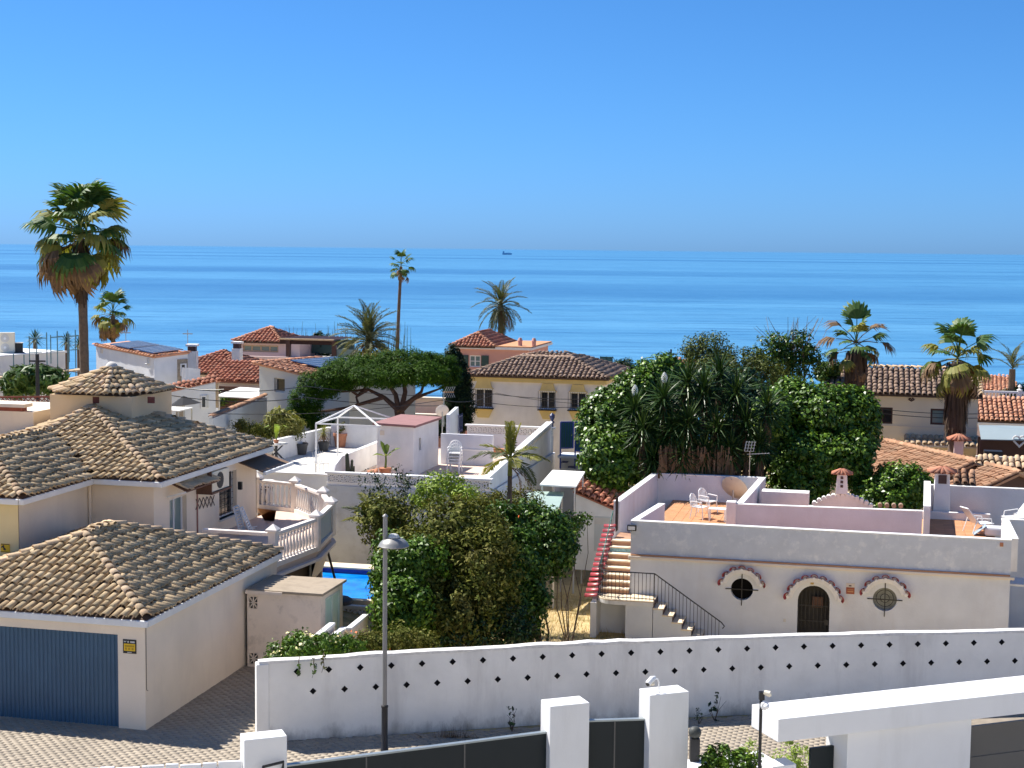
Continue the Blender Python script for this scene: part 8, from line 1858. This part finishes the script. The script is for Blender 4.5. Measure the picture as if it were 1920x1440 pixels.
# ================================================================ palms against the sea
def gp(px, Y): p = aY(px, 700, Y); return Vector((p.x, p.y, ground_z(p.x, p.y)))
b = gp(160, 70); top = aY(158, 448, 70).z - b.z
def big_palm():
    t = fan_palm(b, top, 'tall fan palm with brown skirt rising above the turret', 1.9, 46, (.22, .19), (-.12, 0), 26, (.42, 2.9, 380), .28, 3, yellow=.5)
big_palm()
q = gp(213, 132); fan_palm(q, aY(213, 592, 132).z - q.z, 'small fan palm with brown drooping leaves behind the solar house', 1.55, 20, (.22, .18), (0, 0), 12, None, .3, 5, yellow=.5)
q = gp(742, 140); fan_palm(q, aY(750, 500, 140).z - q.z, 'very tall slender fan palm with small tuft of leaves', 1.15, 13, (.22, .13), (.45, 0), 3, None, .25, 7, yellow=.1)
q = gp(1600, 75); t = fan_palm(q, aY(1606, 655, 75).z - q.z, 'stubby fan palm with thick dry skirt left of the beige roof', .0 + 1.2, 13, (.3, .25), (.1, 0), 10, (.6, 2.6, 420), .25, 11, yellow=.7)
for i, (yaw, el, s) in enumerate(((0.3, 40, 1.1), (2.8, 45, 1.1), (3.3, 10, 1.2), (-.1, 0, 1.2), (1.5, 88, 1.3), (3.0, -30, 1.0), (0.1, -35, 1.0))): place_frond(FR['b%d' % (i % 3)] if i != 4 else FR['g1'], t, 'frond', (.1, 0, aY(1606, 642, 75).z - q.z), yaw, R(el), 0, s * 1.25)
q = gp(1795, 70); fan_palm(q, aY(1795, 678, 70).z - q.z, 'fan palm with long dark skirt right of the beige roof', 1.4, 24, (.32, .26), (0, 0), 14, (.62, 3.6, 560), .3, 13, yellow=.6)
q = gp(691, 108); date_palm(q, aY(692, 640, 108).z - q.z, 'broad date palm with arching fronds above the umbrella pine', 1.22, 46, (.3, .24), 3, 9, (0, 0), -35, up0=85)
q = gp(938, 122); date_palm(q, aY(938, 575, 122).z - q.z, 'date palm with drooping lower fronds behind the pink house', 1.05, 40, (.3, .22), 5, 4, (0, 0), -75, up0=78)
q = gp(1898, 112); date_palm(q, aY(1898, 692, 112).z - q.z, 'small stiff date palm at the right edge', .9, 12, (.3, .22), 7, 0, (0, 0), 20, up0=80)
for k, (px, py, Y, s, lab) in enumerate(((66, 636, 104, 1.2, 'spiky agave top between the scaffold frames'), (125, 640, 106, 1.1, 'spiky agave top beside the big palm trunk'), (148, 645, 108, 1.0, 'dark dry agave tuft next to the palm trunk'))):
    p = aY(px, py, Y); g = ground_z(p.x, p.y); t = thing('agave', (p.x, p.y, g), lab, 'agave'); MB().tube([(0, 0, 0), (0, 0, p.z - g)], .15, 7).build('trunk', M['palmbark'], t); link('leaf_head', FR['yu'], t, Matrix.Translation((0, 0, p.z - g)) @ Matrix.Scale(s, 4))

# ================================================================ poles, wires, ship
def pole(px, py0, py1, Y, r, label, mat='darkmetal'):
    a, b_ = aY(px, py1, Y), aY(px, py0, Y); g = ground_z(a.x, a.y); t = thing('utility_pole', (a.x, a.y, g), label, 'pole'); MB().tube([(0, 0, 0), (0, 0, b_.z - g)], [r, r * .8], 8).build('post', M[mat], t, True); MB().beam((-.35, 0, b_.z - g - .3), (.35, 0, b_.z - g - .3), .07).build('cross_arm', M[mat], t); return b_
P1 = pole(71, 664, 740, 66, .10, 'dark utility pole in front of the spiky palms'); P2 = pole(1257, 655, 720, 95, .07, 'thin utility pole beside the hedge against the sea'); P3 = pole(236, 616, 640, 110, .03, 'thin aerial mast behind the solar panels', 'galv'); P4 = pole(352, 618, 650, 110, .03, 'thin aerial mast left of the chimney', 'galv')
def wire(pts, label, r=.016):
    Q = [aY(*p) for p in pts]; o = Q[0].copy(); t = thing('overhead_wire', o, label, 'wire', group='overhead wires'); path = []
    for a, b_ in zip(Q, Q[1:]):
        for i in range(12): f = i / 12; path.append(a + (b_ - a) * f - EZ * .25 * 4 * f * (1 - f) - o)
    path.append(Q[-1] - o); MB().tube(path, r, 4).build('cable', M['black'], t)
wire([(300, 722, 62), (575, 724, 66), (920, 738, 84), (1200, 742, 84)], 'topmost wire crossing in front of the pine and the villa')
wire([(300, 738, 62), (575, 745, 66), (920, 756, 84), (1200, 755, 84)], 'second wire sagging across the villa windows')
wire([(390, 775, 60), (830, 750, 69), (930, 737, 84), (1200, 757, 84)], 'pale wire running from the terrace antenna to the villa', .012)
wire([(74, 680, 66), (250, 700, 66), (420, 730, 64)], 'wire running from the dark pole past the solar house')
wire([(1600, 760, 77), (1920, 772, 77)], 'wire in front of the beige house windows'); wire([(1600, 768, 77), (1920, 780, 77)], 'lower wire in front of the beige house windows')
def ship():
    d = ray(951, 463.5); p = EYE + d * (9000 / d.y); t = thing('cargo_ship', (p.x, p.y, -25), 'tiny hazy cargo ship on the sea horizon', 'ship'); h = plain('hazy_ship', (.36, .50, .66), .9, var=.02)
    MB().prism([(-28, 0, 0), (26, 0, 0), (30, 0, 9), (-28, 0, 9)], (0, 8, 0)).build('hull', h, t); MB().box(-26, -16, 1, 7, 9, 20).build('bridge', h, t)
    for x in (-8, 2, 12): MB().box(x, x + 7, 1, 7, 9, 12).build('hatch', h, t)
ship()
